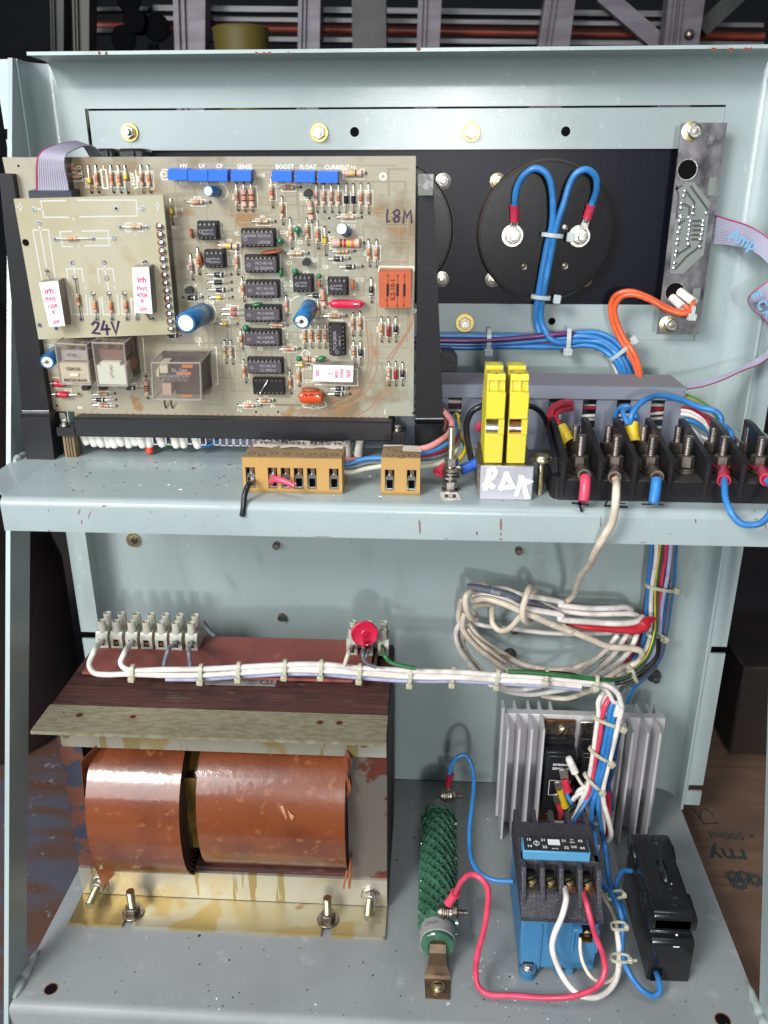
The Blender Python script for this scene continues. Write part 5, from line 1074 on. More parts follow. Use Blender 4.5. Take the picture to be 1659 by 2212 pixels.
tie('grey cable tie on the upper panel loom below the meter wires', rY('H', 1143, 1642, -12), (1, 0, 0), 9, 4.5, (-.8, .8), m=nylonc, hw=4.4, width=3)
p, q = rp('H', [(1475, 1775, -18), (1625, 1655, -18)]); s_ = q-p; dd = Vector((0, 1, 0)).cross(s_).normalized(); dd = dd if dd.z < 0 else -dd
tie('clear cable tie on the bend of the upper loom beside the orange wires', (p+q)/2, dd, s_.length/2+2, 5, (1.08, .2), m=nylonc, hw=4)
# ------------------------------------------------------------------ lamp circuit board hanging at the right
YB_ = -15.
lb = empty('indicator_board', rY('I', 700, 1765, YB_), 'narrow upright tinned circuit board on the right of the back panel, solder side out', 'circuit board')
tin = mat('tinned_board_foil', (.25, .24, .245), .36, .9, bump=(60, .5, 5), var=((22, (.11, .105, .115), .42, .6, 6), (70, (.40, .39, .38), .62, .72, 5)), rvar=(60, .25, .5))
greyb = mat('bare_board_laminate', (.19, .21, .19), .5, var=(30, (.16, .18, .165), .4, .6, 3))
c4 = [rY('I', x, y, YB_) for x, y in ((745, 158), (1083, 162), (868, 1765), (546, 1762))]
xa = (c4[0].x+c4[3].x)/2; xb = (c4[1].x+c4[2].x)/2; za = (c4[2].z+c4[3].z)/2; zb2 = (c4[0].z+c4[1].z)/2
b = MB(); b.box(((xa+xb)/2, YB_+.8, (za+zb2)/2), (xb-xa, 1.6, zb2-za)); part(b, 'board', [tin], lb)
def I_(x, y, o=.06): return rY('I', x, y, YB_-o)
b = MB(); pts = [I_(x, y) for x, y in ((770, 608), (835, 612), (955, 765), (905, 1160), (745, 1305), (650, 1300), (690, 870), (700, 690))]; b.add(pts, [list(range(len(pts)))])
b.add([I_(x, y) for x, y in ((950, 575), (1003, 575), (985, 712), (935, 708))], [(0, 1, 2, 3)]); b.add([I_(x, y) for x, y in ((830, 1415), (885, 1412), (850, 1665), (765, 1660))], [(0, 1, 2, 3)])
part(b, 'bare_area', greyb, lb, recalc=False)
b = MB(); n_ = (0, -1, 0)
for P in (((810, 645), (935, 815), (925, 850)), ((780, 690), (835, 765), (830, 830)), ((750, 770), (800, 800), (795, 870)), ((760, 900), (720, 930)), ((700, 1260), (770, 1180), (860, 1110), (890, 1060)), ((700, 1165), (800, 1100)), ((830, 905), (900, 905)), ((830, 940), (900, 940)), ((830, 975), (895, 975)), ((825, 1010), (890, 1010)), ((820, 1045), (885, 1045)), ((700, 640), (715, 720), (700, 880)), ((735, 640), (700, 660))):
    b.line([I_(x, y, .1) for x, y in P], 1.5, n_)
part(b, 'track', mat('dull_track', (.10, .10, .10), .4, .8), lb)
b = MB()
for x, y in ((765, 678), (755, 715), (740, 772), (735, 808), (735, 870), (722, 905), (725, 958), (712, 993), (712, 1045), (703, 1080), (700, 1135), (693, 1168), (686, 1225), (680, 1262),
             (830, 800), (825, 850), (805, 905), (800, 938), (798, 972), (793, 1008), (785, 1045), (790, 1080), (925, 845), (905, 905), (900, 938), (898, 972), (890, 1008), (882, 1045), (878, 1100), (795, 880)):
    b.sphere(I_(x, y, 0), 1.5, 10, 6, scale=(1.1, .7, 1))
part(b, 'solder_joints', mat('bright_solder', (.75, .75, .76), .18, 1., bump=(300, .3, 2)), lb)
for x, y, r_ in ((782, 515, 6.0), (688, 1445, 6.3)):
    p = I_(x, y, .02); b = MB(); b.lathe(p, (0, -1, 0), [(0, 0), (r_, 0), (r_, .1, 1), (r_+.6, .12, 1), (r_+.6, 0, 1)], 28); part(b, 'board_hole', [holeblk, zinc], lb)
for x, y in ((830, 226), (652, 1688)):
    p = I_(x, y, 0); b = MB(); b.lathe(p+Vector((-1.6, 0, 0)), (0, -1, 0), [(0, 0), (6.0, 0), (6.0, .8), (3, 1.2)], 24, mi=1); b.lathe(p+Vector((0, -1, 0)), (0, -1, 0), [(4.3, 0), (4.4, 2.8), (3.8, 3.2), (3.4, 2.4), (1.8, 2.4), (1.7, 3.4), (0, 3.6)], 24); part(b, 'fixing_bolt', [zinc, zincy], lb)
    b = MB(); b.cyl(p+Vector((0, 1.7, 0)), (p.x, 2.3, p.z), 3, 14); part(b, 'spacer', zinc, lb)
for k, (a0, a1) in enumerate((((725, 1440, -15), (830, 1522, -28)), ((668, 1487, -15), (748, 1562, -28)))):
    p, q = rp('I', [a0, a1]); b = MB(); b.lathe(p, q-p, [(0, 0), (2.9, 0), (3.0, (q-p).length), (2.3, (q-p).length), (1.9, (q-p).length-1.2), (0, (q-p).length-1.2)], 20)
    tag(b.build('insulating_sleeve', wmat('white')), ('upper' if k == 0 else 'lower')+' white sleeve poking out of the lower hole of the narrow board', 'sleeve', 'white sleeves on the narrow board')
wire('left orange wire looping from the narrow board sleeves down into the duct', rp('I', [(760, 1545, -27), (790, 1580, -30), (740, 1600, -31), (620, 1560, -30), (480, 1480, -27), (350, 1440, -24), (250, 1460, -21), (205, 1540, -18), (215, 1660, -17), (270, 1790, -18), (340, 1900, -22), (395, 2020, -34), (410, 2110, -46)]), 2.2, 'orange', group='orange wires')
wire('right orange wire looping from the narrow board sleeves down into the duct', rp('I', [(822, 1520, -27), (810, 1575, -33), (760, 1610, -34), (640, 1578, -33), (500, 1505, -30), (370, 1465, -27), (280, 1480, -24), (235, 1560, -20), (250, 1670, -19), (300, 1790, -21), (375, 1910, -26), (420, 2030, -38), (425, 2110, -50)]), 2.2, 'orange', group='orange wires')
tie('small clear cable tie on the orange wires at the narrow board', rY('I', 815, 1590, -32), (-1, 0, .1), 3.6, 3, (.9, .8), m=nylonc, hw=4)
# ------------------------------------------------------------------ ribbon cables
ribm = mat('lilac_grey_ribbon', (.36, .35, .44), .35, spec=.5); ribr = mat('ribbon_red_edge', (.33, .05, .12), .35)
def ribbon(label, A, B, n, group='ribbon cables', redfirst=True, printing=None, m=None):
    """A, B: matching edge point lists; n conductors"""
    b = MB(); k = len(A)
    def cr(P, t):
        i = min(int(t), len(P)-2); f = t-i; p0 = P[max(i-1, 0)]; p1 = P[i]; p2 = P[i+1]; p3 = P[min(i+2, len(P)-1)]
        return .5*((2*p1)+(p2-p0)*f+(2*p0-5*p1+4*p2-p3)*f*f+(3*p1-p0-3*p2+p3)*f**3)
    S = 8*(k-1)+1; U = n*4
    vs = []; 
    for i in range(S):
        t = i/8; a, c = cr(A, t), cr(B, t); a2, c2 = cr(A, min(t+.02, k-1-.001)), cr(B, min(t+.02, k-1-.001)); d_ = (c-a); nn = d_.cross(((a2+c2)/2-(a+c)/2)); nn = nn.normalized() if nn.length > 1e-9 else Vector((0, -1, 0))
        for s_ in (1, -1):
            for j in range(U+1):
                ph = j/4; bump_ = abs(math.sin(math.pi*ph))**.6*.42+.06
                vs.append(a+d_*(j/U)+nn*(s_*bump_))
    W2 = 2*(U+1); fs = []; ms = []
    for i in range(S-1):
        for s_ in (0, 1):
            for j in range(U):
                o = i*W2+s_*(U+1)+j; f = [o, o+1, o+W2+1, o+W2]
                b.f.append(f if s_ else f[::-1]); b.m.append(1 if (j < 4) else 0); b.sm.append(True)
    b.v = vs
    o = b.build('ribbon_cable', [m or ribm, ribr], sharp=80)
    tag(o, label, 'ribbon cable', group); return o
A_ = rp('I', [(960, 862, -8), (1010, 862, -12), (1100, 890, -24), (1230, 930, -36), (1340, 990, -46), (1450, 1090, -52), (1560, 1250, -50)])
B_ = rp('I', [(950, 1085, -8), (1000, 1083, -12), (1090, 1088, -24), (1210, 1110, -36), (1320, 1160, -46), (1420, 1260, -52), (1520, 1420, -50)])
rb0 = ribbon('lilac ribbon cable with red edge leaving the narrow board to the right', A_, B_, 14)
A_ = rp('I', [(1560, 1330, -50), (1420, 1370, -47), (1330, 1410, -45), (1244, 1480, -43)])
B_ = rp('I', [(1560, 1560, -44), (1500, 1600, -43), (1420, 1640, -42), (1300, 1590, -41)])
A2 = rp('I', [(1600, 1250, -46), (1440, 1330, -46), (1330, 1400, -44), (1238, 1490, -40), (1270, 1575, -36), (1350, 1640, -34), (1440, 1750, -34)])
B2 = rp('I', [(1700, 1450, -46), (1560, 1480, -46), (1440, 1500, -43), (1340, 1530, -40), (1350, 1520, -38), (1420, 1540, -36), (1520, 1620, -36)])
rb1 = ribbon('folded part of the lilac ribbon cable at the right edge of the picture', A2, B2, 14)
A3_ = rp('I', [(1560, 1700, -34), (1440, 1900, -36), (1330, 1990, -40), (1200, 2040, -46), (1050, 2110, -54), (900, 2160, -60), (772, 2180, -66)])
B3_ = rp('I', [(1500, 1690, -24), (1400, 1870, -28), (1300, 1950, -32), (1170, 2020, -38), (1030, 2080, -46), (890, 2110, -52), (772, 2140, -58)])
ribbon('lower run of the lilac ribbon cable entering the right end of the duct', A3_, B3_, 12)
b = MB(); pI = mat('light_blue_print', (.16, .36, .55), .5)
def rt(t, x, y, ang, s, Y): 
    p = rY('I', x, y, Y); a = math.radians(ang); b.text(t, p, (math.cos(a), .0, math.sin(a)), (-math.sin(a), 0, math.cos(a)), s, bold=.03)
rt('Amphe', 1255, 1075, -24, 7, -44); part(b, 'printing', pI, rb0); b = MB(); rt('E', 1310, 1465, -65, 6, -50); rt('C', 1345, 1540, -50, 6, -46); rt('A', 1385, 1600, -45, 5, -44)
part(b, 'printing', pI, rb1)
# ------------------------------------------------------------------ slotted grey wiring duct
duct = mat('slate_pvc_duct', (.20, .22, .265), .42, spec=.45, bump=(400, .08, 2), var=(10, (.185, .20, .245), .4, .6, 2)); ductt = mat('dusty_duct_lid', (.21, .20, .215), .6, bump=(500, .4, 3), var=(300, (.23, .21, .22), .5, .62, 3))
dx1 = rY('K', 1040, 265, -76).x; dzt = rY('K', 600, 265, -76).z; dzl = rY('K', 600, 370, -77).z; dyb = rZ('K', 600, 180, dzt).y; dx0 = -222.
wd = empty('wiring_duct', (dx0, -64, ZS), 'slate grey slotted wiring duct lying along the back of the shelf', 'wiring duct')
b = MB(); b.box(((dx0+dx1)/2, (-76+dyb)/2, dzt-.8), (dx1-dx0, dyb+76, 1.6)); part(b, 'lid_top', ductt, wd)
b = MB(); b.box(((dx0+dx1)/2, -76.8, (dzt+dzl)/2), (dx1-dx0, 1.6, dzt-dzl), ch=.5); b.box(((dx0+dx1)/2, dyb+.6, (dzt+dzl)/2), (dx1-dx0, 1.2, dzt-dzl)); part(b, 'lid_lip', duct, wd)
b = MB(); b.box(((dx0+dx1)/2, (-75+dyb)/2, ZS+1), (dx1-dx0, dyb+75, 1.8)); b.box(((dx0+dx1)/2, -75, ZS+4), (dx1-dx0, 1.4, 6)); b.box(((dx0+dx1)/2, dyb-1, (ZS+dzt)/2), (dx1-dx0, 1.4, dzt-ZS-2)); part(b, 'trough', duct, wd)
kf = [(115, 265), (370, 512), (622, 770), (875, 1022)]
fx = [(rY('K', a, 500, -75).x, rY('K', c, 500, -75).x) for a, c in kf]; pitch = (fx[3][0]-fx[0][0])/3; fw = fx[0][1]-fx[0][0]
x = fx[3][0]
while x > dx0:
    b = MB(); b.box((x+fw/2, -75, (ZS+6+dzl)/2+1), (fw, 1.3, dzl-ZS-5)); part(b, 'finger', duct, wd); x -= pitch
# wires lying inside the duct
for i, (col, z, r_, lb2) in enumerate((('white', 13, 1.8, 'white'), ('dred', 27, 2.2, 'dark red'), ('white', 23, 1.9, 'upper white'), ('white', 19, 1.9, 'lower white'), ('orange', 10, 2, 'orange'), ('blue', 6, 2.2, 'blue'), ('paleg', 29, 2, 'pale green'), ('blue', 3.5, 2.2, 'bottom blue'))):
    z0_ = ZS+z+1
    wire(lb2+' wire lying inside the slotted duct', [Vector((-60, -66+(i % 3)*2, z0_)), Vector((40, -68+(i % 2)*3, z0_+1)), Vector((90, -70, z0_+(1 if i % 2 else -1))), Vector((140, -67-(i % 3)*1.5, z0_)), Vector((dx1+6, -66, z0_+(0 if col != 'dred' else -2)))]+([Vector((dx1+20, -72, z0_-5)), Vector((dx1+34, -88, ZS+12))] if i < 4 else []), r_, col, group='wires inside the duct')
# ------------------------------------------------------------------ black part behind the board at the left of the duct, toggle etc.
b = MB(); p = rY('W', 350, 880, -30); b.prism([(rY('W', x, y, -38)) for x, y in ((290, 800), (370, 800), (415, 850), (420, 965), (400, 965), (390, 890), (350, 860), (290, 860))], (0, 14, 0)); b.box(rY('W', 340, 930, -32), (13, 8, 14))
tag(b.build('rocker_switch', blkp, recalc=True), 'black switch body on the back panel just right of the circuit board rail', 'switch')
b = MB()
for x0_, x1_ in ((330, 650), (690, 1140)):
    c0_, c1_ = rY('a5', x0_, 850, -20), rY('a5', x1_, 850, -20); b.box(((c0_.x+c1_.x)/2, -14, c0_.z-12), (c1_.x-c0_.x, 20, 24), ch=2)
    c0_ = rY('a5', (x0_+x1_)/2, 850, -24); b.box((c0_.x, -24.5, c0_.z-12), (3, 2, 22), ch=.5)
b.box((rY('a5', 670, 900, -20).x, -10, rY('a5', 670, 900, -20).z-14), (18, 8, 14))
tag(b.build('ribbon_connector', blkp), 'black connector housings showing just above the top edge of the circuit board', 'connector')
# ------------------------------------------------------------------ black card guides and edge connector
gm = mat('black_powder_coat', (.013, .0125, .014), .45, spec=.4, bump=(500, .1, 3), var=(14, (.022, .019, .020), .45, .7, 4))
BA = .10; BUP = Vector((0, -math.sin(BA), math.cos(BA))); BN = Vector((0, -math.cos(BA), -math.sin(BA))); BO = Vector((-231.6, -98.8, 362.9))
def BP(r0, x, y, h=0.): return onplane(*uv(r0, x, y), BO+BN*h, BN)
RG['a9'] = (1500, 600, .4975); RG['a10'] = (0, 1400, .30139); RG['a11'] = (280, 1680, .434); RG['a12'] = (1850, 1400, .27125); RG['a13'] = (1200, 1150, .30139)
def guide(label, top, bot, low, foot):
    g_ = empty('card_guide', rZ(*foot[0], ZS), label, 'card guide', 'card guides holding the circuit board')
    h = 5.
    T = [BP(*p, h) for p in top]; B_ = [BP(*p, h+1.5) for p in bot]; dpt = Vector((0, 11, 0))
    b = MB(); b.hexa([B_[0], B_[1], B_[1]+dpt, B_[0]+dpt], [T[0], T[1], T[1]+dpt, T[0]+dpt]); part(b, 'rail', gm, g_, recalc=True)
    F = [rZ(*p, ZS+.05) for p in foot]; yl = F[0].y
    Lp = [PY(*uv(*p), yl-.2) for p in low]; b = MB(); dp = Vector((0, 26, 0))
    b.hexa([F[0], F[1], F[1]+dp, F[0]+dp], [Lp[0], Lp[1], Lp[1]+dp, Lp[0]+dp]); part(b, 'foot', gm, g_, recalc=True)
    b = MB(); e0 = B_[0]; e1 = B_[1]; b.hexa([Lp[0], Lp[1], Lp[1]+dp, Lp[0]+dp], [e0, e1, e1+dp*.7, e0+dp*.7]); part(b, 'ledge', gm, g_, recalc=True)
    b = MB(); b.cyl(e0+Vector((0, -.2, 0)), e1+Vector((0, -.2, 0)), .5, 8); part(b, 'edge_highlight', mat('ledge_highlight', (.5, .5, .52), .25, 1.), g_)  # bright metal rod stands in for the highlight along the ledge edge
    return g_
guide('left black card guide beside the frame post', [('A', -8, 235), ('A', 92, 238)], [('B', 168, 885), ('B', 374, 885)], [('B', 152, 930), ('B', 374, 930)], [('B', 203, 1250), ('B', 412, 1255)])
g2 = guide('right black card guide, overlapping the right edge of the circuit board', [('a9', 297, 185), ('a9', 412, 185)], [('a9', 273, 2108), ('a9', 494, 2108)], [('a9', 270, 2150), ('a9', 497, 2150)], [('M', 1300, 160), ('M', 1500, 160)])
b = MB(); c_ = BP('a9', 355, 257, 11.6); b.box(c_+Vector((0, 1.2, 0)), (8.6, 2.6, 11), Matrix.Rotation(BA, 3, 'X'), ch=.4); part(b, 'end_cap', mat('worn_grey_cap', (.16, .17, .15), .3, spec=.6, var=(300, (.34, .35, .32), .5, .65, 3)), g2)
cn = empty('edge_connector', (-115, -106, 345), 'long black edge connector bar clamping the lower edge of the circuit board', 'edge connector')
yc = -109.
t0 = rY('B', 600, 935, yc); b0 = rY('B', 600, 1080, yc); xl_ = rY('B', 430, 1040, yc).x; xr_ = rY('E', 1392, 1020, yc).x
b = MB(); nx0 = rY('B', 560, 1000, yc).x; nx1 = rY('E', 1300, 1000, yc).x
b.box(((nx0+nx1)/2, yc+6.5, (t0.z+b0.z)/2), (nx1-nx0, 13, t0.z-b0.z), ch=.8)
zl = rY('B', 470, 1008, yc).z
b.box(((xl_+nx0)/2-.05, yc+6.5, (zl+b0.z)/2), (nx0-xl_-.1, 12.6, zl-b0.z-.4)); b.box(((xr_+nx1)/2+.05, yc+6.5, (zl+b0.z)/2), (xr_-nx1-.1, 12.6, zl-b0.z-.4))
part(b, 'housing', gm, cn)
for (r0, x, y) in (('B', 490, 975), ('E', 1337, 975)):
    p = rY(r0, x, y, yc+4); b = MB(); b.lathe(Vector((p.x, p.y, zl)), (0, 0, 1), [(0, 0), (3.2, 0), (3.2, .8), (2.3, .8), (2.4, 3), (1.6, 3.6), (0, 3.6)], 20); part(b, 'screw', zinc, cn)
b = MB(); p0 = rY('B', 470, 900, yc+8); p1 = rY('B', 485, 960, yc+8); b.hexa([p1-Vector((2, 0, 0)), p1+Vector((2, 0, 0)), p1+Vector((2, 1, 0)), p1-Vector((2, -1, 0))], [p0-Vector((2, 0, 0)), p0+Vector((2, 0, 0)), p0+Vector((2, 1, 0)), p0-Vector((2, -1, 0))]); part(b, 'bright_strip', zinc, cn)
# brown laminated spacer
b = MB(); f0 = rZ('a10', 855, 1330, ZS); f1 = rZ('a10', 1000, 1332, ZS)
b.box(((f0.x+f1.x)/2, f0.y+5, ZS+9), (f1.x-f0.x, 10, 18)); 
for k in range(1, 4): b.box((f0.x+(f1.x-f0.x)*k/4, f0.y-.1, ZS+9), (.4, .3, 17.8), mi=1)
tag(b.build('spacer_block', [mat('brown_laminate', (.22, .16, .075), .5, var=((400, 400, 20), (.15, .10, .05), .4, .6, 3)), holeblk]), 'brown laminated spacer block under the left end of the edge connector', 'spacer')
# white sleeves and pins under the connector
slv = mat('white_pvc_sleeve', (.70, .69, .62), .4, coat=.1)
SL = [(155, 180, -38), (225, 195, -36), (290, 200, -36), (350, 205, -34), (405, 207, -32), (470, 192, -36), (535, 207, -28), (600, 187, -36), (660, 207, -34), (712, 207, -2), (840, 198, -40), (965, 208, -30), (1030, 208, -22), (1160, 212, -38)]
nm_ = ['first', 'second', 'third', 'fourth', 'fifth', 'sixth', 'seventh', 'eighth', 'ninth', 'upright', 'lone slanting', 'left of a pair of', 'right of a pair of', 'rightmost slanting']
for i, (x, y, dx) in enumerate(SL):
    p = rY('a11', x, y-14, -97-(i % 3)); q = rY('a11', x+dx*1.3, 60, -97-(i % 3)); b = MB(); r_ = 2.75
    b.lathe(p, q-p, [(0, 0), (r_*.6, .2), (r_*.9, 1.0), (r_, 2.2), (r_, (q-p).length)], 18)
    lab = {9: 'upright white sleeve with a red tip under the edge connector', 10: 'lone slanting white sleeve under the edge connector, right of the red-tipped one', 11: 'left sleeve of the white pair under the edge connector', 12: 'right sleeve of the white pair under the edge connector', 13: 'last slanting white sleeve under the edge connector'}.get(i, nm_[i]+' white sleeve from the left under the edge connector')
    if i == 9:
        r_e = empty('wire_sleeve', p, lab, 'sleeve', 'white sleeves under the edge connector'); part(b, 'sleeve', slv, r_e)
        b = MB(); p2 = rY('a11', 712, 245, -98); b.lathe(p2, p-p2, [(0, 0), (2, .3), (2.5, 1.6), (2.7, (p-p2).length+1)], 16); part(b, 'red_tip', mat('red_tip_plastic', (.65, .05, .02), .35), r_e)
    else: tag(b.build('wire_sleeve', slv), lab, 'sleeve', 'white sleeves under the edge connector')
pins = MB(); pr_root = cn
for x, y in ((770, 150), (890, 152), (1080, 145), (1200, 155), (1325, 155), (1385, 160), (1445, 162), (1510, 162), (1570, 162), (1630, 165), (1690, 166), (1750, 168), (1810, 170), (1870, 170), (1930, 172), (1990, 172), (2050, 172), (2110, 174), (2170, 174), (2230, 176), (2290, 176), (2350, 178), (2410, 178), (2470, 180)):
    p = rY('a11', x, y, -99); b = MB(); b.box(p+Vector((-1.9, 0, 2.5)), (.7, 1.2, 6.5)); b.box(p+Vector((1.9, 0, 2.5)), (.7, 1.2, 6.5)); b.box(p+Vector((0, 0, -.6)), (4.5, 1.2, .7)); part(b, 'solder_tag', mat('tinned_tag', (.55, .55, .57), .3, .9), cn)
for i, (r0, pts, col, r_, lb2) in enumerate((('a11', [(1180, 185, -90), (1260, 165, -88), (1340, 120, -88)], 'blue', 2.2, 'short blue wire under the edge connector'), ('a11', [(870, 185, -88), (920, 175, -86), (960, 130, -86)], 'green', 1.6, 'short green wire under the edge connector'),
      ('M', [(290, 112, -95), (320, 100, -92), (350, 110, -95)], 'blue', 3, 'blue wire top behind the paper label'), ('M', [(862, 190, -96), (860, 110, -98), (862, 60, -100)], 'white', 3.6, 'white sleeve right of the long brown terminal block'), ('M', [(930, 186, -96), (935, 120, -98), (945, 60, -100)], 'white', 4.4, 'thick white sleeve between the two brown terminal blocks'),
      ('M', [(895, 100, -90), (890, 150, -90), (915, 190, -90), (950, 180, -90)], 'paleg', 1.5, 'thin pale wire curl between the brown terminal blocks'))):
    wire(lb2, rp(r0, pts), r_, col, group='wires on the shelf')
# ------------------------------------------------------------------ brown screw terminal blocks
tanp = mat('tan_terminal_plastic', (.46, .27, .085), .45, spec=.45, bump=(200, .05, 2), var=(20, (.42, .25, .085), .4, .6, 3)); tand = mat('dusty_tan_top', (.27, .175, .085), .6, var=(120, (.20, .14, .08), .4, .65, 4))
paper = mat('yellowed_paper_label', (.60, .54, .45), .7, var=(40, (.50, .44, .36), .4, .65, 3)); pink_ = mat('label_ink', (.05, .045, .05), .6)
steelb = mat('bright_clamp_steel', (.62, .60, .56), .25, 1., bump=(300, .2, 2))
def brown(label, fx0, fx1, opens, holes, yf=-166.):
    p0 = rY('M', fx0, 205, yf); p1 = rY('M', fx1, 208, yf); zt = rY('M', (fx0+fx1)/2, 207, yf).z; yb3 = yf+24
    root = empty('terminal_block', ((p0.x+p1.x)/2, yf, ZS), label, 'terminal block', 'brown terminal blocks on the shelf edge')
    b = MB(); xs = [p0.x]+sum([[rY('M', o-31, 335, yf).x, rY('M', o+31, 335, yf).x] for o in opens], [])+[p1.x]
    zo1 = rY('M', 400, 268, yf).z; zo0 = rY('M', 400, 405, yf).z
    b.prism([(p0.x, yf+8, ZS+.1), (p0.x, yf+8, zt), (p0.x, yb3, zt), (p0.x, yb3, ZS+.1)], (p1.x-p0.x, 0, 0))
    for i in range(0, len(xs), 2): b.box(((xs[i]+xs[i+1])/2, yf+4, (zo0+zo1)/2), (xs[i+1]-xs[i], 8, zo1-zo0))
    b.box(((p0.x+p1.x)/2, yf+4, (zo1+zt)/2), (p1.x-p0.x, 8, zt-zo1)); b.prism([(p0.x, yf+1.5, ZS+.1), (p0.x, yf, ZS+2), (p0.x, yf, zo0), (p0.x, yf+8, zo0), (p0.x, yf+8, ZS+.1)], (p1.x-p0.x, 0, 0))
    part(b, 'body', tanp, root)
    b = MB(); b.box(((p0.x+p1.x)/2, (yf+yb3)/2+.3, zt+.12), (p1.x-p0.x-.2, yb3-yf-1, .3)); part(b, 'dusty_top', tand, root)
    for o in opens:
        x_ = rY('M', o, 335, yf).x; b = MB(); w_ = 4.2; b.box((x_, yf+5.5, (zo0+zo1)/2), (w_+1, 1, zo1-zo0), mi=1)
        for sx_ in (-1, 1): b.box((x_+sx_*w_/2, yf+3, zo0+4), (.6, 4, 7.5))
        b.box((x_, yf+3, zo0+.8), (w_, 4, .7)); b.box((x_, yf+2.6, zo1-5.2), (w_-.6, 3, 2.6)); b.cyl((x_, yf+3.2, zo1-3.8), (x_, yf+3.2, zo1), 1.5, 10)
        part(b, 'clamp', [steelb, holeblk], root)
    for hx, hy in holes:
        p = rZ('M', hx, hy, zt+.3); b = MB(); b.lathe(p, (0, 0, 1), [(0, 0), (1.5, 0), (1.5, .02, 1), (2.3, .03, 1), (2.3, 0, 1)], 18); part(b, 'screw_hole', [mat('hole_brassy', (.30, .22, .10), .5, .3), mat('hole_rim', (.10, .06, .03), .6)], root)
    return root, p0.x, p1.x, zt, yb3
r1, ax0, ax1, azt, ayb = brown('long brown terminal block with a paper label, six clamps and a cut pink wire', 169, 822, (227, 372, 456, 541, 627, 771), ((238, 174), (301, 184), (383, 173), (463, 176), (548, 178), (632, 179), (701, 188), (776, 183)))
r2, bx0, bx1, bzt, byb = brown('short brown terminal block with two clamps, right of the long one', 1079, 1336, (1135, 1278), ((1138, 188), (1148, 150), (1195, 163), (1245, 185), (1282, 188), (1210, 195)))
b = MB(); yq = ayb-4.5; n = 14
top = [Vector((ax0+2+(ax1-ax0-3)*i/n, yq+10.5+random.uniform(-.5, .5), azt+1.0+.6*math.sin(i*1.1))) for i in range(n+1)]; bot = [Vector((ax0+2.5+(ax1-ax0-4)*i/n, yq-.5-1.3*abs(math.sin(i*.9)), azt+.6+.5*math.sin(i*1.3))) for i in range(n+1)]
b.add(bot+top, [(i, i+1, n+2+i, n+1+i) for i in range(n)], 0, True)
b.text('ALARM TERMINALS', ((ax0+ax1)/2, yq+5.0, azt+2.0), (-1, 0, 0), (0, -1, -.1), 4.4, mi=1, bold=.02)
part(b, 'paper_label', [paper, pink_], r1)
b = MB(); p = [rZ('M', x, y, bzt+.9) for x, y in ((1218, 160), (1342, 166), (1342, 126), (1225, 122))]; b.add(p, [(0, 1, 2, 3)]); p = [rZ('M', x, y, bzt+.8) for x, y in ((1095, 130), (1222, 126), (1222, 118), (1095, 118))]; b.add(p, [(0, 1, 2, 3)])
part(b, 'paper_label', paper, r2)
wire('short black wire hanging from the first clamp, cut end showing copper', rp('M', [(232, 335, -161), (238, 362, -170), (215, 385, -176), (190, 450, -180), (178, 520, -182), (172, 585, -183)]), 2.4, 'black', group='cut wires on the shelf edge', capm=copper)
wire('short bright pink wire crossing three clamps of the long block', rp('M', [(362, 372, -162), (372, 352, -168), (400, 345, -172), (455, 362, -174), (515, 388, -176)]), 2.7, 'pink', group='cut wires on the shelf edge', capm=mat('cut_end', (.55, .42, .38), .5))
# ------------------------------------------------------------------ earth stud with label
p = rZ('J', 382, 1215, ZS+.1)
es = empty('earth_stud', p, 'upright threaded earth stud with stacked nuts and washers, between brown and yellow terminals', 'stud')
b = MB(); b.lathe(p, (0, 0, 1), thread_prof(2.0, 0, 38, 1.0), 14); part(b, 'threaded_rod', zinc, es)
b = MB(); b.lathe(p, (0, 0, 1), [(2, 0), (5, 0), (5, 1.2), (2, 1.2)], 24); part(b, 'washer', steeld, es)
b = MB(); b.lathe(p+Vector((0, 0, 1.3)), (0, 0, 1), [(2, 0), (4.1, .2), (4.1, 4.4), (2, 4.6)], 6); part(b, 'nut', zinc, es)
for k in range(3):
    b = MB(); b.lathe(p+Vector((.4*k, .3*k, 7.5+k*2.1)), (.05*k-.04, .05, 1), [(2, 0), (5.0-(k == 1)*.6, .1), (5.0-(k == 1)*.6, 1.3), (2, 1.4)], 24); part(b, 'washer', zinc, es)
b = MB(); b.lathe(p+Vector((.3, .5, 15)), (0, 0, 1), [(2, 0), (4.1, .2), (4.1, 4.6), (3.6, 5), (2, 5)], 6); part(b, 'nut', zinc, es)
b = MB(); P = [rZ('J', x, y, ZS+.25) for x, y in ((315, 1302), (480, 1297), (440, 1232), (290, 1236))]; b.prism(P, (0, 0, -.2)); 
ce = rZ('J', 383, 1267, ZS+.35); b.box(ce, (6.4, 5.5, .02), mi=1); b.text('E', ce, (-1, .02, 0), (0, -1, 0), 3.6, mi=0, depth=.06, bold=.03)
tag(b.build('adhesive_label', [wmat('white'), pink_]), 'small white square label with an upside-down letter E in front of the stud', 'label')
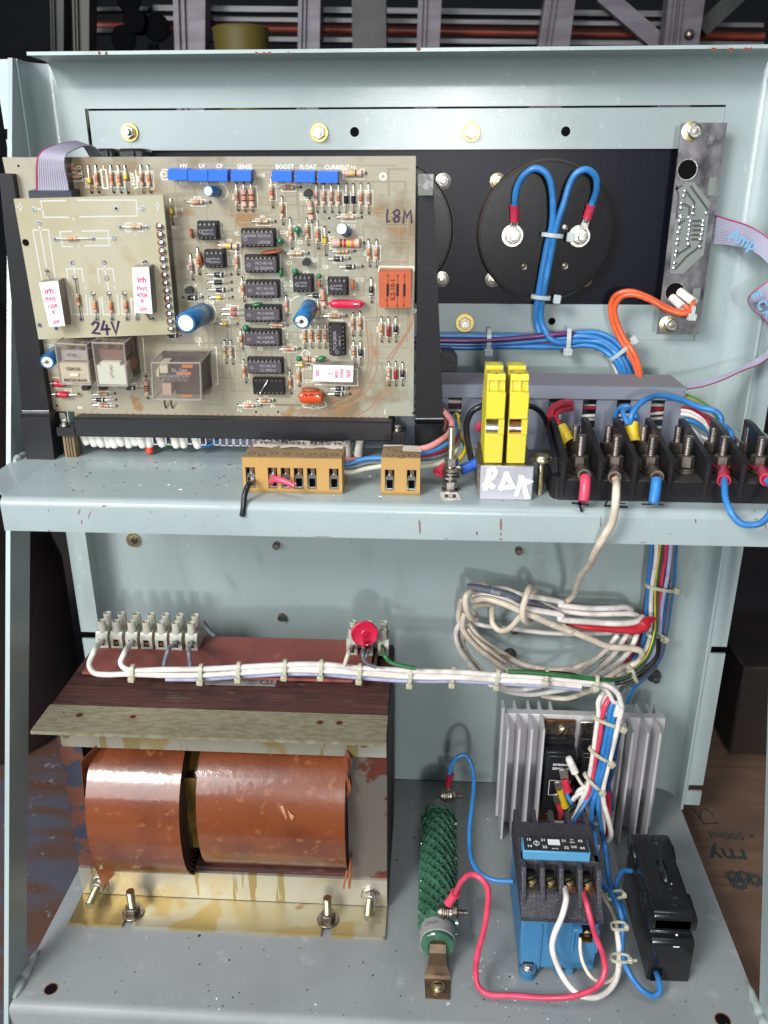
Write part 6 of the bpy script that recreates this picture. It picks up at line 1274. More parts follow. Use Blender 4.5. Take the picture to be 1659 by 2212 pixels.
# wires between and beside the brown blocks
GS = 'wires on the shelf'
wire('salmon pink wire between the brown terminal blocks', rp('M', [(822, 205, -145), (870, 208, -145), (940, 222, -142)]), 1.9, 'pinkwire', group=GS)
wire('light blue wire between the brown terminal blocks', rp('M', [(822, 245, -147), (880, 238, -147), (960, 212, -146), (1085, 205, -145)]), 2.3, 'blue', group=GS)
wire('slate wire between the brown terminal blocks', rp('M', [(822, 272, -149), (900, 262, -149), (1000, 235, -148), (1085, 238, -147)]), 1.9, 'slate', group=GS)
wire('white wire between the brown terminal blocks', rp('M', [(822, 292, -151), (880, 298, -152), (970, 280, -151), (1085, 258, -149)]), 2.3, 'paleg', group=GS)
for lab, pts, col, r_ in (('salmon pink wire curving up behind the black card guide', [(100, 865, -148), (200, 840, -146), (300, 785, -140), (375, 715, -130), (395, 630, -120), (360, 560, -108), (320, 520, -100)], 'pinkwire', 3.0),
      ('light blue wire curving up beside the salmon one', [(100, 898, -148), (220, 870, -145), (350, 815, -138), (425, 735, -126), (432, 650, -114), (400, 590, -104), (340, 540, -98)], 'blue', 2.6),
      ('dark red wire under the light blue one', [(100, 920, -147), (240, 895, -144), (370, 840, -136), (430, 770, -126), (440, 690, -116), (400, 610, -106)], 'dred', 2.3),
      ('slate wire under the dark red one', [(100, 945, -147), (240, 930, -144), (380, 880, -136), (445, 800, -126), (450, 700, -114)], 'slate', 2.6),
      ('brown wire close to the black card guide', [(330, 700, -112), (350, 630, -108), (340, 560, -102)], 'brown', 2.2),
      ('pale green wire running flat from the short brown block', [(110, 1012, -150), (230, 1000, -148), (330, 970, -144), (420, 900, -136), (455, 800, -124)], 'paleg', 2.4)):
    wire(lab, rp('J', pts), r_, col, group=GS)
wire('yellow and green wire curving down beside the earth stud', rp('J', [(390, 600, -92), (440, 560, -90), (455, 690, -100), (490, 770, -112), (512, 840, -124), (490, 910, -134), (440, 965, -140)]), 2.3, 'yellow', group=GS, stripe=('green', (0, 1, 5, 6)))
wire('thick black wire looping from the blue lug behind the yellow blocks', rp('J', [(585, 990, -146), (562, 940, -142), (545, 860, -134), (530, 720, -122), (532, 620, -114), (575, 535, -108), (650, 487, -108), (720, 470, -112)]), 3.2, 'black', group=GS)
wire('black wire leaving the yellow blocks to the right', rp('J', [(1040, 480, -125), (1110, 490, -118), (1180, 545, -112), (1225, 640, -108), (1235, 760, -106), (1240, 900, -106)]), 2.9, 'black', group=GS)
rl = empty('ring_terminal', rY('J', 470, 1040, -148), 'blue-sleeved lug on the earth stud', 'ring terminal'); pa, pb = rp('J', [(478, 1042, -149), (612, 982, -146)]); sleeve(rl, pa, pb, 3.3, mat('blue_crimp', (.02, .09, .42), .35), flare=1.05)
b = MB(); b.lathe(p+Vector((1, 0, 12.6)), (0, 0, 1), [(2.6, 0), (5.8, 0), (5.8, 1.2), (2.6, 1.2)], 20); b.cyl(p+Vector((4, 0, 13)), pa+(pb-pa)*.1, 1.6, 10); part(b, 'ring', zinc, rl)
rl = empty('ring_terminal', rY('J', 300, 1040, -140), 'red-sleeved lug behind the earth stud', 'ring terminal'); pa, pb = rp('J', [(340, 980, -143), (275, 1070, -150)]); sleeve(rl, pa, pb, 2.9, mat('red_crimp', (.50, .03, .07), .35))
b = MB(); b.lathe(rY('J', 640, 652, -86), (0, -1, 0), [(0, 0), (2.8, .3), (3.2, 2), (3.2, 6), (2, 8), (0, 8.4)], 16); tag(b.build('red_cap', wmat('pink')), 'small red cap peeping out left of the yellow blocks', 'cap')
# ------------------------------------------------------------------ yellow rail terminals on their bracket
yel = mat('yellow_polyamide', (.68, .56, .035), .42, spec=.45, bump=(160, .05, 2), var=(22, (.62, .52, .05), .4, .6, 3)); yeld = mat('dusty_yellow_top', (.42, .34, .09), .6)
yb0 = -169.5
q0 = rY('J', 636, 1300, yb0); q1_ = rY('J', 1092, 1312, yb0); ztb = rY('J', 880, 1008, yb0).z
br = empty('rail_bracket', ((q0.x+q1_.x)/2, yb0, ZS), 'whitish metal bracket under the yellow terminals with hand-painted white letters', 'bracket')
wm = mat('greyish_white_bracket', (.50, .495, .53), .42, .35, bump=(300, .1, 2), var=(60, (.44, .435, .47), .4, .6, 3))
b = MB(); b.box(((q0.x+q1_.x)/2, yb0+.8, (ZS+ztb)/2), (q1_.x-q0.x, 1.6, ztb-ZS), ch=.5); part(b, 'front_plate', wm, br)
b = MB(); b.box(((q0.x+q1_.x)/2, yb0+24, ztb-.9), (q1_.x-q0.x, 44, 1.6)); b.box((q0.x-.8, yb0+18, (ZS+ztb)/2+2), (1.5, 30, ztb-ZS-4)); b.box((q1_.x+8, yb0+26, ztb-.9), (16, 14, 1.6)); b.box((q0.x+15, yb0+44, (ZS+ztb)/2), (24, 1.6, ztb-ZS)); part(b, 'top_plate', steeld, br)
b = MB(); pp = Vector((rZ('J', 1180, 960, ztb).x, rZ('J', 1180, 960, ztb).y, ztb)); b.lathe(pp, (0, 0, 1), [(0, 0), (5.6, 0), (5.6, .8), (4.7, .9), (4.4, 2.6), (3, 3.8), (0, 4.2)], 24); b.lathe(pp, (0, 0, -1), thread_prof(2.1, 0, 21), 14); part(b, 'screw', zincy, br)
b = MB(); yq = yb0-.15
sq_ = [0]
def stroke(pts, wd=1.5): sq_[0] += 1; b.line([rY('a12', x, y, yq-.05*sq_[0]) for x, y in pts], wd, (0, -1, 0))
stroke([(225, 1930), (265, 1760), (285, 1670)], 2.4); stroke([(280, 1668), (350, 1645), (380, 1685), (340, 1770), (260, 1815)], 2.2); stroke([(255, 1830), (330, 1900)], 2.6); stroke([(200, 1880), (330, 1910)], 2)
stroke([(530, 1725), (450, 1925)], 2.6); stroke([(450, 1920), (615, 1905)], 2.6); stroke([(535, 1725), (618, 1900)], 2.8)
stroke([(740, 1770), (720, 1880), (680, 2010)], 2.4); stroke([(760, 1780), (790, 1900), (830, 2050)], 2.6); stroke([(770, 1800), (880, 1830), (830, 1850)], 2.2)
part(b, 'painted_letters', mat('white_marker_paint', (.88, .88, .90), .5), br)
for k, (xa_, xb_, lab) in enumerate(((200, 467, 'left yellow rail terminal with a dark clamp opening'), (530, 797, 'right yellow rail terminal with a bright copper-coloured clamp'))):
    yf = -164.5; X0_ = rY('a12', xa_, 1600, yf).x; X1_ = rY('a12', xb_, 1600, yf).x; zb3 = ztb+.02
    tt = empty('rail_terminal', ((X0_+X1_)/2, yf+20, ztb), lab, 'rail terminal', 'yellow rail terminals')
    zf = rY('a12', 400, 532, yf-1).z; zo0 = rY('a12', 400, 1145, yf).z; zo1 = rY('a12', 400, 915, yf).z; W_ = X1_-X0_
    b = MB()
    # side profile solids: front foot, front wall with opening, upper steps
    def pz(pts, xa2, xb2): b.prism([(xa2, y, z) for y, z in pts], (xb2-xa2, 0, 0))
    b.box(((X0_+X1_)/2, yf+4.5, (zb3+zo0)/2), (W_, 9, zo0-zb3), ch=.4)
    xo0 = X0_+W_*.04; xo1 = X0_+W_*.70
    b.box(((xo1+X1_)/2, yf+4.5, (zo0+zo1)/2), (X1_-xo1, 9, zo1-zo0)); b.box(((X0_+xo0)/2, yf+5.5, (zo0+zo1)/2), (xo0-X0_, 7, zo1-zo0))
    b.box(((X0_+X1_)/2, yf+4.0, (zo1+zf)/2), (W_, 10, zf-zo1), ch=.4)
    pz([(yf+9, zb3), (yf+9, zf-1), (yf+5, zf), (yf+7, zf+8.5), (yf+16, zf+8.5), (yf+16, zf+5), (yf+21, zf+5), (yf+21, zf+10), (yf+32, zf+10), (yf+38, zf-6), (yf+42, zf-10), (yf+42, zb3)], X0_+.3, X1_-.3)
    pz([(yf+3.2, zf), (yf+5.4, zf+8.6), (yf+7.2, zf+8.6), (yf+5.2, zf)], X0_+W_*.42, X0_+W_*.58); pz([(yf+3.4, zf+5.6), (yf+5.4, zf+8.6), (yf+7.2, zf+8.6), (yf+5.2, zf+5.6)], X0_+.3, X1_-.3)
    pz([(yf+3.4, zf), (yf+5.6, zf+6), (yf+7.2, zf+6), (yf+5.2, zf)], X0_+.3, X0_+1.2); pz([(yf+3.4, zf), (yf+5.6, zf+6), (yf+7.2, zf+6), (yf+5.2, zf)], X1_-1.2, X1_-.3)
    for j in range(3): b.box((X0_+W_*.76, yf+5.2+j*.5, zf+1.2+j*1.9), (W_*.22, 1.5, .8))
    part(b, 'body', yel, tt)
    b = MB()
    for yy, zz in ((yf+11.5, zf+8.5), (yf+26.5, zf+10)): b.box(((X0_+X1_)/2, yy, zz+.1), (W_-.8, 8.4, .2), mi=1); b.lathe(((X0_+X1_)/2, yy, zz+.2), (0, 0, 1), [(0, .02), (3, .02), (3.3, .04)], 22)
    part(b, 'top_face', [yel, yeld], tt)
    b = MB(); mt = zinc if k == 0 else mat('copper_pink_clamp', (.80, .52, .42), .22, 1., bump=((300, 300, 40), .3, 2))
    b.lathe(((xo0+xo1)/2-(xo1-xo0)/2, yf+5.5, (zo0+zo1)/2-2), (1, 0, 0), [(0, 0), (4.6, 0), (4.6, xo1-xo0), (0, xo1-xo0)], 24); part(b, 'clamp', mt, tt)
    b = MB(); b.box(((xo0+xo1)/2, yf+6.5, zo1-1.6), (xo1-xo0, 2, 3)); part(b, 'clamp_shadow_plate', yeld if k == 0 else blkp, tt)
# ------------------------------------------------------------------ black barrier terminal block
bbm = mat('black_phenolic', (.014, .013, .014), .3, spec=.45, bump=(200, .12, 3)); bbd = mat('dusty_phenolic', (.06, .052, .045), .65, var=(40, (.03, .027, .025), .4, .65, 4), bump=(300, .3, 3))
studm = mat('tarnished_stud', (.42, .37, .33), .32, 1., bump=(300, .1, 2), var=(120, (.28, .24, .21), .45, .65, 3))
nutm = mat('dull_brown_nut', (.20, .17, .14), .5, .8, var=(90, (.12, .10, .085), .4, .65, 3))
tb = empty('barrier_terminal_block', (150, -135, ZS), 'large black six-way barrier block with pairs of threaded studs, at the right of the shelf', 'terminal block')
Yf = -168.; KX = [rY('K', x, 1000, Yf).x for x in (128, 402, 660, 928, 1205, 1470, 1750)]
Zf = rY('K', 600, 985, Yf).z; Ybk = -106.; xL = rY('K', 40, 1080, Yf).x
b = MB(); b.prism([(xL, Yf+6, ZS+.1), (xL+4, Yf, ZS+.1), (KX[-1], Yf, ZS+.1), (KX[-1], Ybk, ZS+.1), (xL+2, Ybk, ZS+.1), (xL, Ybk-3, ZS+.1)], (0, 0, Zf-ZS)); part(b, 'base', bbm, tb)
b = MB(); b.box(((KX[0]+KX[-1])/2, (Yf+Ybk)/2, Zf+.2), (KX[-1]-KX[0], Ybk-Yf-3, .5)); part(b, 'dusty_floor', bbd, tb)
zbT = rY('K', 405, 800, Yf+2).z
for i, x in enumerate(KX):
    b = MB(); wv = 3.2
    b.prism([(x-wv/2, Yf+.5, Zf-.5), (x-wv/2, Yf+.5, zbT-2), (x-wv/2, Yf+3, zbT), (x-wv/2, Ybk-10, zbT+7), (x-wv/2, Ybk, zbT+7), (x-wv/2, Ybk, Zf-.5)], (wv, 0, 0)); b.cyl((x, Yf+1.6, Zf-8), (x, Yf+1.6, zbT-2), 2.1, 14)
    part(b, 'barrier', bbm, tb)
b = MB(); x = (xL+KX[0])/2-1; b.prism([(xL+1, Yf+8, Zf), (xL+1, Yf+14, zbT-4), (xL+1, Ybk-8, zbT+4), (xL+1, Ybk, zbT+4), (xL+1, Ybk, Zf)], (KX[0]-xL-3, 0, 0)); b.cyl((xL+5, Yf+5, ZS+.2), (xL+5, Yf+5, Zf+2), 4.6, 20); part(b, 'end_piece', bbm, tb)
FXs = (250, 510, 775, 1040, 1305, 1582); BXs = (207, 453, 713, 968, 1228, 1490)
sF = []; sB = []
for i in range(6):
    p = rZ('K', FXs[i]-4, 905, Zf+.5); sF.append(p); zt = PY(*uv('K', FXs[i], 632+i*3), p.y).z
    b = MB(); b.lathe(p, (0, 0, 1), thread_prof(2.5, 0, zt-p.z, 1.0), 16); s_o = part(b, 'stud', studm, tb)
    b = MB(); b.lathe(p+Vector((0, 0, .3)), (0, 0, 1), [(2.5, 0), (5.6, 0), (5.6, 1.2), (4.8, 1.3), (4.8, 2.4), (2.5, 2.4)], 24); b.lathe(p+Vector((0, 0, 3.4)), (0, 0, 1), [(2.5, 0), (4.6, .2), (4.6, 6.2), (4.0, 6.6), (2.5, 6.6)], 6, x=(1, .3, 0)); part(b, 'nut', nutm, s_o)
    p = rZ('K', BXs[i], 775, Zf+.5); sB.append(p); zt = PY(*uv('K', BXs[i]+4, 556+i*3), p.y).z
    b = MB(); b.lathe(p, (0, 0, 1), thread_prof(2.5, 0, zt-p.z, 1.0), 16); s_o = part(b, 'stud', studm, tb)
    b = MB(); b.lathe(p+Vector((0, 0, .3)), (0, 0, 1), [(2.5, 0), (5.4, 0), (5.4, 1.2), (2.5, 1.3)], 24); b.lathe(p+Vector((0, 0, 2)), (0, 0, 1), [(2.5, 0), (4.7, .2), (4.7, 5.6), (4.1, 6), (2.5, 6)], 6, x=(1, .5, 0)); part(b, 'nut', nutm, s_o)
def cable_lug(label, i, mouth, out, col, rw, end=None, sleeve_col=None):
    """crimped barrel lug on front stud i with the conductor leaving at 'mouth'"""
    s0 = sF[i]; root = empty('cable_lug', s0+Vector((0, 0, 3)), label, 'cable lug', 'cable lugs on the front studs of the barrier block')
    m0 = rY('K', *mouth); b = MB(); b.lathe(s0+Vector((0, 0, 2.8)), (0, 0, 1), [(2.5, 0), (5, 0), (5, 1.3), (2.5, 1.3)], 20)
    st = s0+Vector((0, -4, 3.5)); d_ = (m0-st)
    b.lathe(st, d_, [(1.6, 0), (2.5, 1), (3.3, d_.length*.5), (3.6, d_.length), (2.8, d_.length), (2.7, d_.length-2), (0, d_.length-2)], 20)
    part(b, 'barrel', nutm if sleeve_col is None else sleeve_col, root)
    if sleeve_col is None:
        b = MB()
        for k in range(10): 
            a = k*.63; o_ = Vector((math.cos(a)*1.3, 0, math.sin(a)*1.1)); b.tube([m0-d_.normalized()*1.5+o_, m0+Vector((0, -1.0, -.8))+o_*1.0, rY('K', *out[0])+Vector((0, 0, .5))+o_*.9], .5, seg=6)
        part(b, 'strands', copper, root)
    return root
cable_lug('cable lug with bare copper strands and a short pink stub', 0, (287, 935, -173), [(290, 965, -177)], 'pink', 4)
wire('short thick pink cable stub hanging in front of the barrier block', rp('K', [(293, 948, -176), (292, 990, -179), (287, 1060, -182), (281, 1130, -184.5)]), [4.4, 4.4, 4.3, 4.2], 'pink', group='cable stubs')
cable_lug('cable lug holding the cream cable', 1, (512, 948, -172), [(514, 965, -174)], 'cream', 3)
cable_lug('cable lug with bare copper strands and a short blue stub', 2, (832, 945, -173), [(825, 975, -177)], 'blue', 4)
wire('short thick blue cable stub hanging in front of the barrier block', rp('K', [(828, 965, -176), (820, 1010, -179), (810, 1080, -182), (804, 1145, -184.5)]), [4.4, 4.4, 4.3, 4.2], 'blue', group='cable stubs')
rc = mat('red_crimp', (.50, .03, .07), .35)
cable_lug('red-sleeved lug on the fifth front stud', 4, (1330, 975, -173), [(1330, 990, -176)], 'blue', 3, sleeve_col=rc)
cable_lug('red-sleeved lug on the sixth front stud at the picture edge', 5, (1650, 965, -176), [(1650, 965, -176)], 'blue', 3, sleeve_col=rc)
wire('blue link wire hanging in a U between the fifth and sixth front studs', rp('K', [(1332, 965, -173), (1332, 1010, -180), (1345, 1110, -189), (1385, 1210, -196), (1450, 1285, -199), (1530, 1308, -200), (1610, 1285, -200), (1680, 1210, -197), (1700, 1090, -190), (1680, 1000, -182), (1655, 972, -178)]), 2.9, 'blue', group=GS)
# rear lugs with yellow sleeves
yc_ = mat('yellow_crimp', (.72, .52, .03), .38)
for i, (a0, a1, lab) in enumerate((((178, 690, sB[0].y), (105, 580, sB[0].y+8), 'yellow-sleeved lug with two red cables on the first rear stud'), ((655, 690, sB[2].y), (636, 550, sB[2].y+8), 'yellow-sleeved lug with blue wires on the third rear stud'))):
    rl = empty('cable_lug', rY('K', *a0), lab, 'cable lug', 'yellow-sleeved cable lugs'); pa, pb = rp('K', [a0, a1]); sleeve(rl, pa, pb, 4.4, yc_, flare=1.02)
    b = MB(); s0 = sB[0 if i == 0 else 2]; b.lathe(s0+Vector((0, 0, 8)), (0, 0, 1), [(2.5, 0), (5, 0), (5, 1.3), (2.5, 1.3)], 20); b.cyl(s0+Vector((-4, 2, 8.5)), pa+(pb-pa)*.1, 2.2, 12); part(b, 'ring', steeld, rl)
wire('outer thick red cable curling from the yellow lug into the duct', rp('K', [(108, 590, -112), (62, 560, -110), (28, 500, -104), (48, 435, -96), (105, 400, -88), (180, 390, -78)]), 3.8, 'red', group=GS)
wire('inner thick red cable curling from the yellow lug into the duct', rp('K', [(118, 575, -108), (85, 545, -106), (68, 500, -100), (85, 460, -92), (130, 440, -84), (190, 430, -76)]), 3.6, 'red', group=GS)
wire('blue wire arching high from the yellow lug over the duct to the right', rp('K', [(625, 550, -112), (640, 490, -112), (690, 410, -108), (770, 355, -102), (860, 340, -96), (1000, 368, -92), (1150, 425, -92), (1265, 455, -94), (1305, 500, -96), (1305, 580, -100)]), 3.0, 'blue', group=GS)
wire('small blue loop behind the yellow lug', rp('K', [(640, 550, -108), (675, 520, -102), (650, 450, -98), (600, 420, -96), (545, 440, -94), (515, 500, -90), (520, 560, -86)]), 2.8, 'blue', group=GS)
wire('blue wire hooked tightly beside the yellow lug', rp('K', [(612, 555, -114), (590, 500, -110), (580, 450, -104), (620, 440, -100), (660, 470, -98), (680, 530, -98)]), 2.6, 'blue', group=GS)
wire('blue wire loop at the rear right of the barrier block', rp('K', [(1230, 640, -108), (1270, 585, -104), (1330, 570, -102), (1378, 610, -102), (1385, 680, -106)]), 3.2, 'blue', group=GS)
wire('yellow and green wire sagging right of the duct end', rp('K', [(1050, 335, -72), (1110, 360, -76), (1190, 400, -82), (1250, 460, -88), (1280, 530, -94), (1270, 580, -98)]), 2.4, 'yellow', group=GS, stripe=('green', (0, 1)))
for i, (dy, col, r_, lab) in enumerate(((0, 'dred', 2.0, 'dark red'), (22, 'white', 2.2, 'upper white'), (50, 'white', 2.4, 'lower white'), (95, 'blue', 2.4, 'blue'))):
    wire(lab+' wire fanning out of the right end of the duct', rp('K', [(1000, 420+dy, -74), (1080, 432+dy, -78), (1150, 465+dy, -84), (1210, 520+dy*.9, -92), (1240, 600+dy*.5, -98), (1240, 680, -104)]), r_, col, group=GS)
wire('thick white wire bending down behind the fourth stud', rp('K', [(1020, 560, -80), (1080, 590, -88), (1130, 640, -98), (1160, 720, -106)]), 3.0, 'white', group=GS)
wire('dark brown wire slanting out of the duct behind the second stud', rp('K', [(270, 520, -84), (310, 560, -92), (350, 640, -102), (380, 700, -108)]), 2.0, 'brown', group=GS)
# ------------------------------------------------------------------ main circuit board
EX = Vector((1, 0, 0)); RB = Matrix((EX, BN, BUP)).transposed()   # local x across, y out of the board, z up
fr4 = mat('aged_glass_epoxy', (.34, .31, .228), .36, spec=.5, coat=.2, coatr=.2, bump=(700, .10, 2), var=((11, (.33, .34, .27), .44, .60, 3), (22, (.22, .165, .095), .50, .66, 5), (45, (.30, .165, .07), .60, .70, 4)))
fr4d = mat('daughter_epoxy', (.36, .325, .205), .34, spec=.5, coat=.25, coatr=.2, bump=(900, .12, 2), var=((14, (.40, .38, .27), .42, .62, 3), (30, (.36, .27, .16), .60, .76, 4)))
pcb = empty('circuit_board', BO+Vector((116, 0, -8)), 'large control circuit board crowded with resistors and chips, smaller board marked 24V on it', 'circuit board')
W_, H_ = 233.2, 151.6
def L3(x, z, h=0.): return BO+EX*x+BUP*z+BN*h
b = MB(); b.box(L3(W_/2, H_/2, -.8), (W_, 1.6, H_), RB)
tx0 = (BP('B', 566, 900)-BO).x; tx1 = (BP('E', 1270, 910)-BO).x
b.box(L3((tx0+tx1)/2, -5, -.8), (tx1-tx0, 1.58, 10), RB); part(b, 'board', fr4, pcb)
silk = mat('white_silkscreen', (.72, .70, .58), .5); sk = MB(); cu = MB(); drill = MB()
leadm = mat('tinned_lead_wire', (.60, .58, .54), .28, 1.)
LN = .42
def stext(t, r0, x, y, s=1.9, rot=0, h=.06, align='C', m=None):
    a = math.radians(rot); ex = EX*math.cos(a)+BUP*math.sin(a); ey = -EX*math.sin(a)+BUP*math.cos(a); (m or sk).text(t, BP(r0, x, y, h), ex, ey, s, bold=.018, align=align)
def sline(r0, pts, wd=LN, h=.06, m=None): (m or sk).line([BP(r0, x, y, h) for x, y in pts], wd, BN)
BC = dict(r=(.42, .02, .02), o=(.62, .16, .04), y=(.62, .42, .02), n=(.13, .04, .02), v=(.16, .07, .30), k=(.015, .012, .012), g=(.05, .22, .06), d=(.45, .30, .08), w=(.7, .7, .66), b=(.04, .08, .35), s=(.55, .55, .56))
def bm(c): return mat('band_'+c, BC[c], .4)
tan = mat('tan_resistor_body', (.50, .31, .19), .42, coat=.2, bump=(300, .1, 2)); pnk = mat('pinkish_resistor_body', (.58, .36, .28), .42, coat=.2)
def leads(mb, p, q, r=.33):
    mb.tube([p-BN*1.5, p-BN*.2, p+(q-p)*.04, q+(p-q)*.04, q-BN*.2, q-BN*1.5], r, seg=6, smooth=1, mi=0)
    for e in (p, q): drill.lathe(e-BN*1.46, BN, [(0, 0), (.75, 0), (.75, .01)], 10)
def R(r0, x1, y1, x2, y2, bands='rrn', k='s', par=None, h=1.5, c=.5, nm='resistor', sil=True, hb=0.):
    rad, Lb = dict(s=(1.05, 6.6), m=(1.75, 10.), l=(2.6, 17.), t=(.95, 5.6))[k]
    p = BP(r0, x1, y1, h+hb); q = BP(r0, x2, y2, h+hb); d = (q-p).normalized(); L = (q-p).length; s0 = p+d*(L*c-Lb/2); b = MB(); leads(b, p, q)
    P = [(0, 0, 1), (rad*.6, 0, 1), (rad, Lb*.06, 1), (rad, Lb*.2, 1), (rad*.86, Lb*.27, 1)]; n = len(bands)
    cs = [.34, .47, .60, .74][:n] if n > 3 else [.36, .50, .64][:n]; z = .27
    rr = rad*.88
    for i, f in enumerate(cs): P += [(rr, Lb*(f-.045), 1), (rr*1.01, Lb*(f-.045), i+2), (rr*1.01, Lb*(f+.045), i+2), (rr, Lb*(f+.045), 1)]
    P += [(rr, Lb*.80, 1), (rad, Lb*.86, 1), (rad, Lb*.95, 1), (rad*.6, Lb, 1), (0, Lb, 1)]
    b.lathe(s0, d, P, 14)
    o = part(b, nm, [leadm, pnk if k in 'ml' or random.random() < .35 else tan]+[bm(x) for x in bands], par or pcb)
    if sil:
        s = d.cross(BN).normalized(); s = s if s.dot(EX-BUP*.3) > 0 else -s; m0 = s0+d*Lb/2-BN*(h+hb-.06)+s*.55
        w = rad+.75; hl = Lb/2+.9
        sk.line([m0-d*(hl-2)+s*w, m0+d*hl+s*w, m0+d*hl-s*w, m0+d*(hl-2.2)-s*w], LN, BN); sk.line([m0-d*(hl-2)+s*w, m0-d*hl+s*w, m0-d*hl-s*w, m0-d*(hl-2.2)-s*w], LN, BN)
        if random.random() < .7:
            ey = -s if abs(d.z) > .5 else BUP; ex = ey.cross(BN)*-1; sk.text('R'+str(random.randint(12, 72)), m0+(-s if abs(d.z) > .5 else BUP)*(w+1.0), ex if ex.cross(ey).dot(BN) > 0 else -ex, ey, 1.35, bold=.03)
    return o
def D(r0, x1, y1, x2, y2, k='k', c=.5, band=.82, h=1.5, par=None):
    rad, Lb, col, bc = dict(k=(1.35, 5.2, (.012, .012, .016), 's'), y=(1.15, 3.6, (.62, .42, .02), 'k'), r=(.85, 3.6, (.42, .03, .03), 'k'), x=(1.25, 6.2, (.30, .02, .02), 'n'), R=(2.0, 8.0, (.50, .01, .03), 'k'), g=(1.15, 3.6, (.50, .33, .03), 'k'))[k]
    p = BP(r0, x1, y1, h); q = BP(r0, x2, y2, h); d = (q-p).normalized(); L = (q-p).length; s0 = p+d*(L*c-Lb/2); b = MB(); leads(b, p, q)
    b.lathe(s0, d, [(0, 0, 1), (rad*.8, 0, 1), (rad, Lb*.08, 1), (rad, Lb*(band-.1), 1), (rad*1.01, Lb*(band-.1), 2), (rad*1.01, Lb*(band+.06), 2), (rad, Lb*(band+.06), 1), (rad, Lb*.94, 1), (rad*.8, Lb, 1), (0, Lb, 1)], 14)
    s = d.cross(BN).normalized()
    if s.dot(EX) < 0: s = -s
    m0 = p+(q-p)*c-BN*(h-.06)+s*.5; w = rad+.6; hl = Lb/2+.9; sk.line([m0-d*hl+s*w, m0+d*hl+s*w, m0+d*hl-s*w], LN, BN)
    return part(b, 'diode', [leadm, mat('diode_body_'+k, col, .28, coat=.3), bm(bc)], par or pcb)
chipm = mat('chip_black_epoxy', (.028, .024, .027), .5, spec=.4, bump=(900, .1, 2)); chipg = mat('chip_slate_ceramic', (.075, .062, .072), .5, spec=.4, bump=(900, .1, 2)); sock = mat('black_ic_socket', (.012, .012, .013), .4); pinm = mat('tinned_ic_pin', (.62, .60, .54), .25, 1.); pink2 = mat('chip_marking', (.34, .33, .36), .6)
def dip(r0, cx, cy, n, lines, hs=4., rot=0, m=None, label=None, flip=0, w=6.6, empty_=False, L=None):
    """n pins per side; lines = [(text, fx, fy, size)]; face at height hs+3.6"""
    a = math.radians(rot); ux = EX*math.cos(a)+BUP*math.sin(a); uy = -EX*math.sin(a)+BUP*math.cos(a); hf = hs+3.4
    c = BP(r0, cx, cy, hf)-BN*hf; L = L or n*2.54+1.3; Rm = Matrix((ux, BN, uy)).transposed()
    b = MB()
    if hs > 1.5 or empty_:
        b.box(c+BN*(hs/2), (L+.6, hs, 10.2), Rm, ch=.3); o = part(b, 'integrated_circuit' if not empty_ else 'chip_socket', sock, pcb, label)
        if empty_:
            b = MB()
            for i in range(n):
                for s in (-1, 1): b.box(c+BN*(hs+.05)+ux*((i-(n-1)/2)*2.54)+uy*s*3.9, (1.1, .2, .8), Rm)
            part(b, 'contacts', mat('gold_contact', (.5, .32, .12), .3, 1.), o); b = MB(); b.tube([c+BN*(hs+.3)+ux*-5.2-uy*3.9, c+BN*(hs+1.4)+ux*-3.5-uy*1, c+BN*(hs+.3)+ux*-.2+uy*3.9], .4, seg=6); b.sphere(c+BN*(hs+.5)+ux*-5.2-uy*3.9, .9, 10, 6); b.sphere(c+BN*(hs+.5)+ux*-.2+uy*3.9, .9, 10, 6); part(b, 'link_wire', leadm, o); return o
        b = MB(); b.box(c+BN*(hs+2.1), (L-.4, 2.9, w), Rm, ch=.35); part(b, 'body', m or chipg, o)
    else:
        b.box(c+BN*(hs+1.7), (L-.4, 3.2, w), Rm, ch=.35); o = part(b, 'integrated_circuit', m or chipm, pcb, label)
    b = MB()
    for i in range(n):
        for s in (-1, 1):
            x = ux*((i-(n-1)/2)*2.54); b.box(c+BN*(hs+1.6)+x+uy*s*(w/2+.35), (1.3, .3, .9), Rm); b.box(c+BN*(hs+.6)+x+uy*s*(w/2+.75), (.9, 2.2, .25), Rm)
    part(b, 'pins', pinm, o)
    b = MB(); hq = hs+3.62
    for t, fx, fy, sz in lines:
        e1, e2 = (ux, uy) if not flip else (-ux, -uy); b.text(t, c+BN*hq+e1*(L*fx)+e2*(w*fy), e1, e2, sz)
    b.lathe(c+BN*(hq-.02)-ux*(L*.36 if n > 4 else L*.30), BN, [(.75, 0), (1.0, .01)], 14); part(b, 'marking', pink2, o)
    hw = 5.6; sk.line([c+BN*.06+ux*(L/2+1)-uy*4, c+BN*.06+ux*(L/2+1)+uy*4.4], LN, BN)
    return o
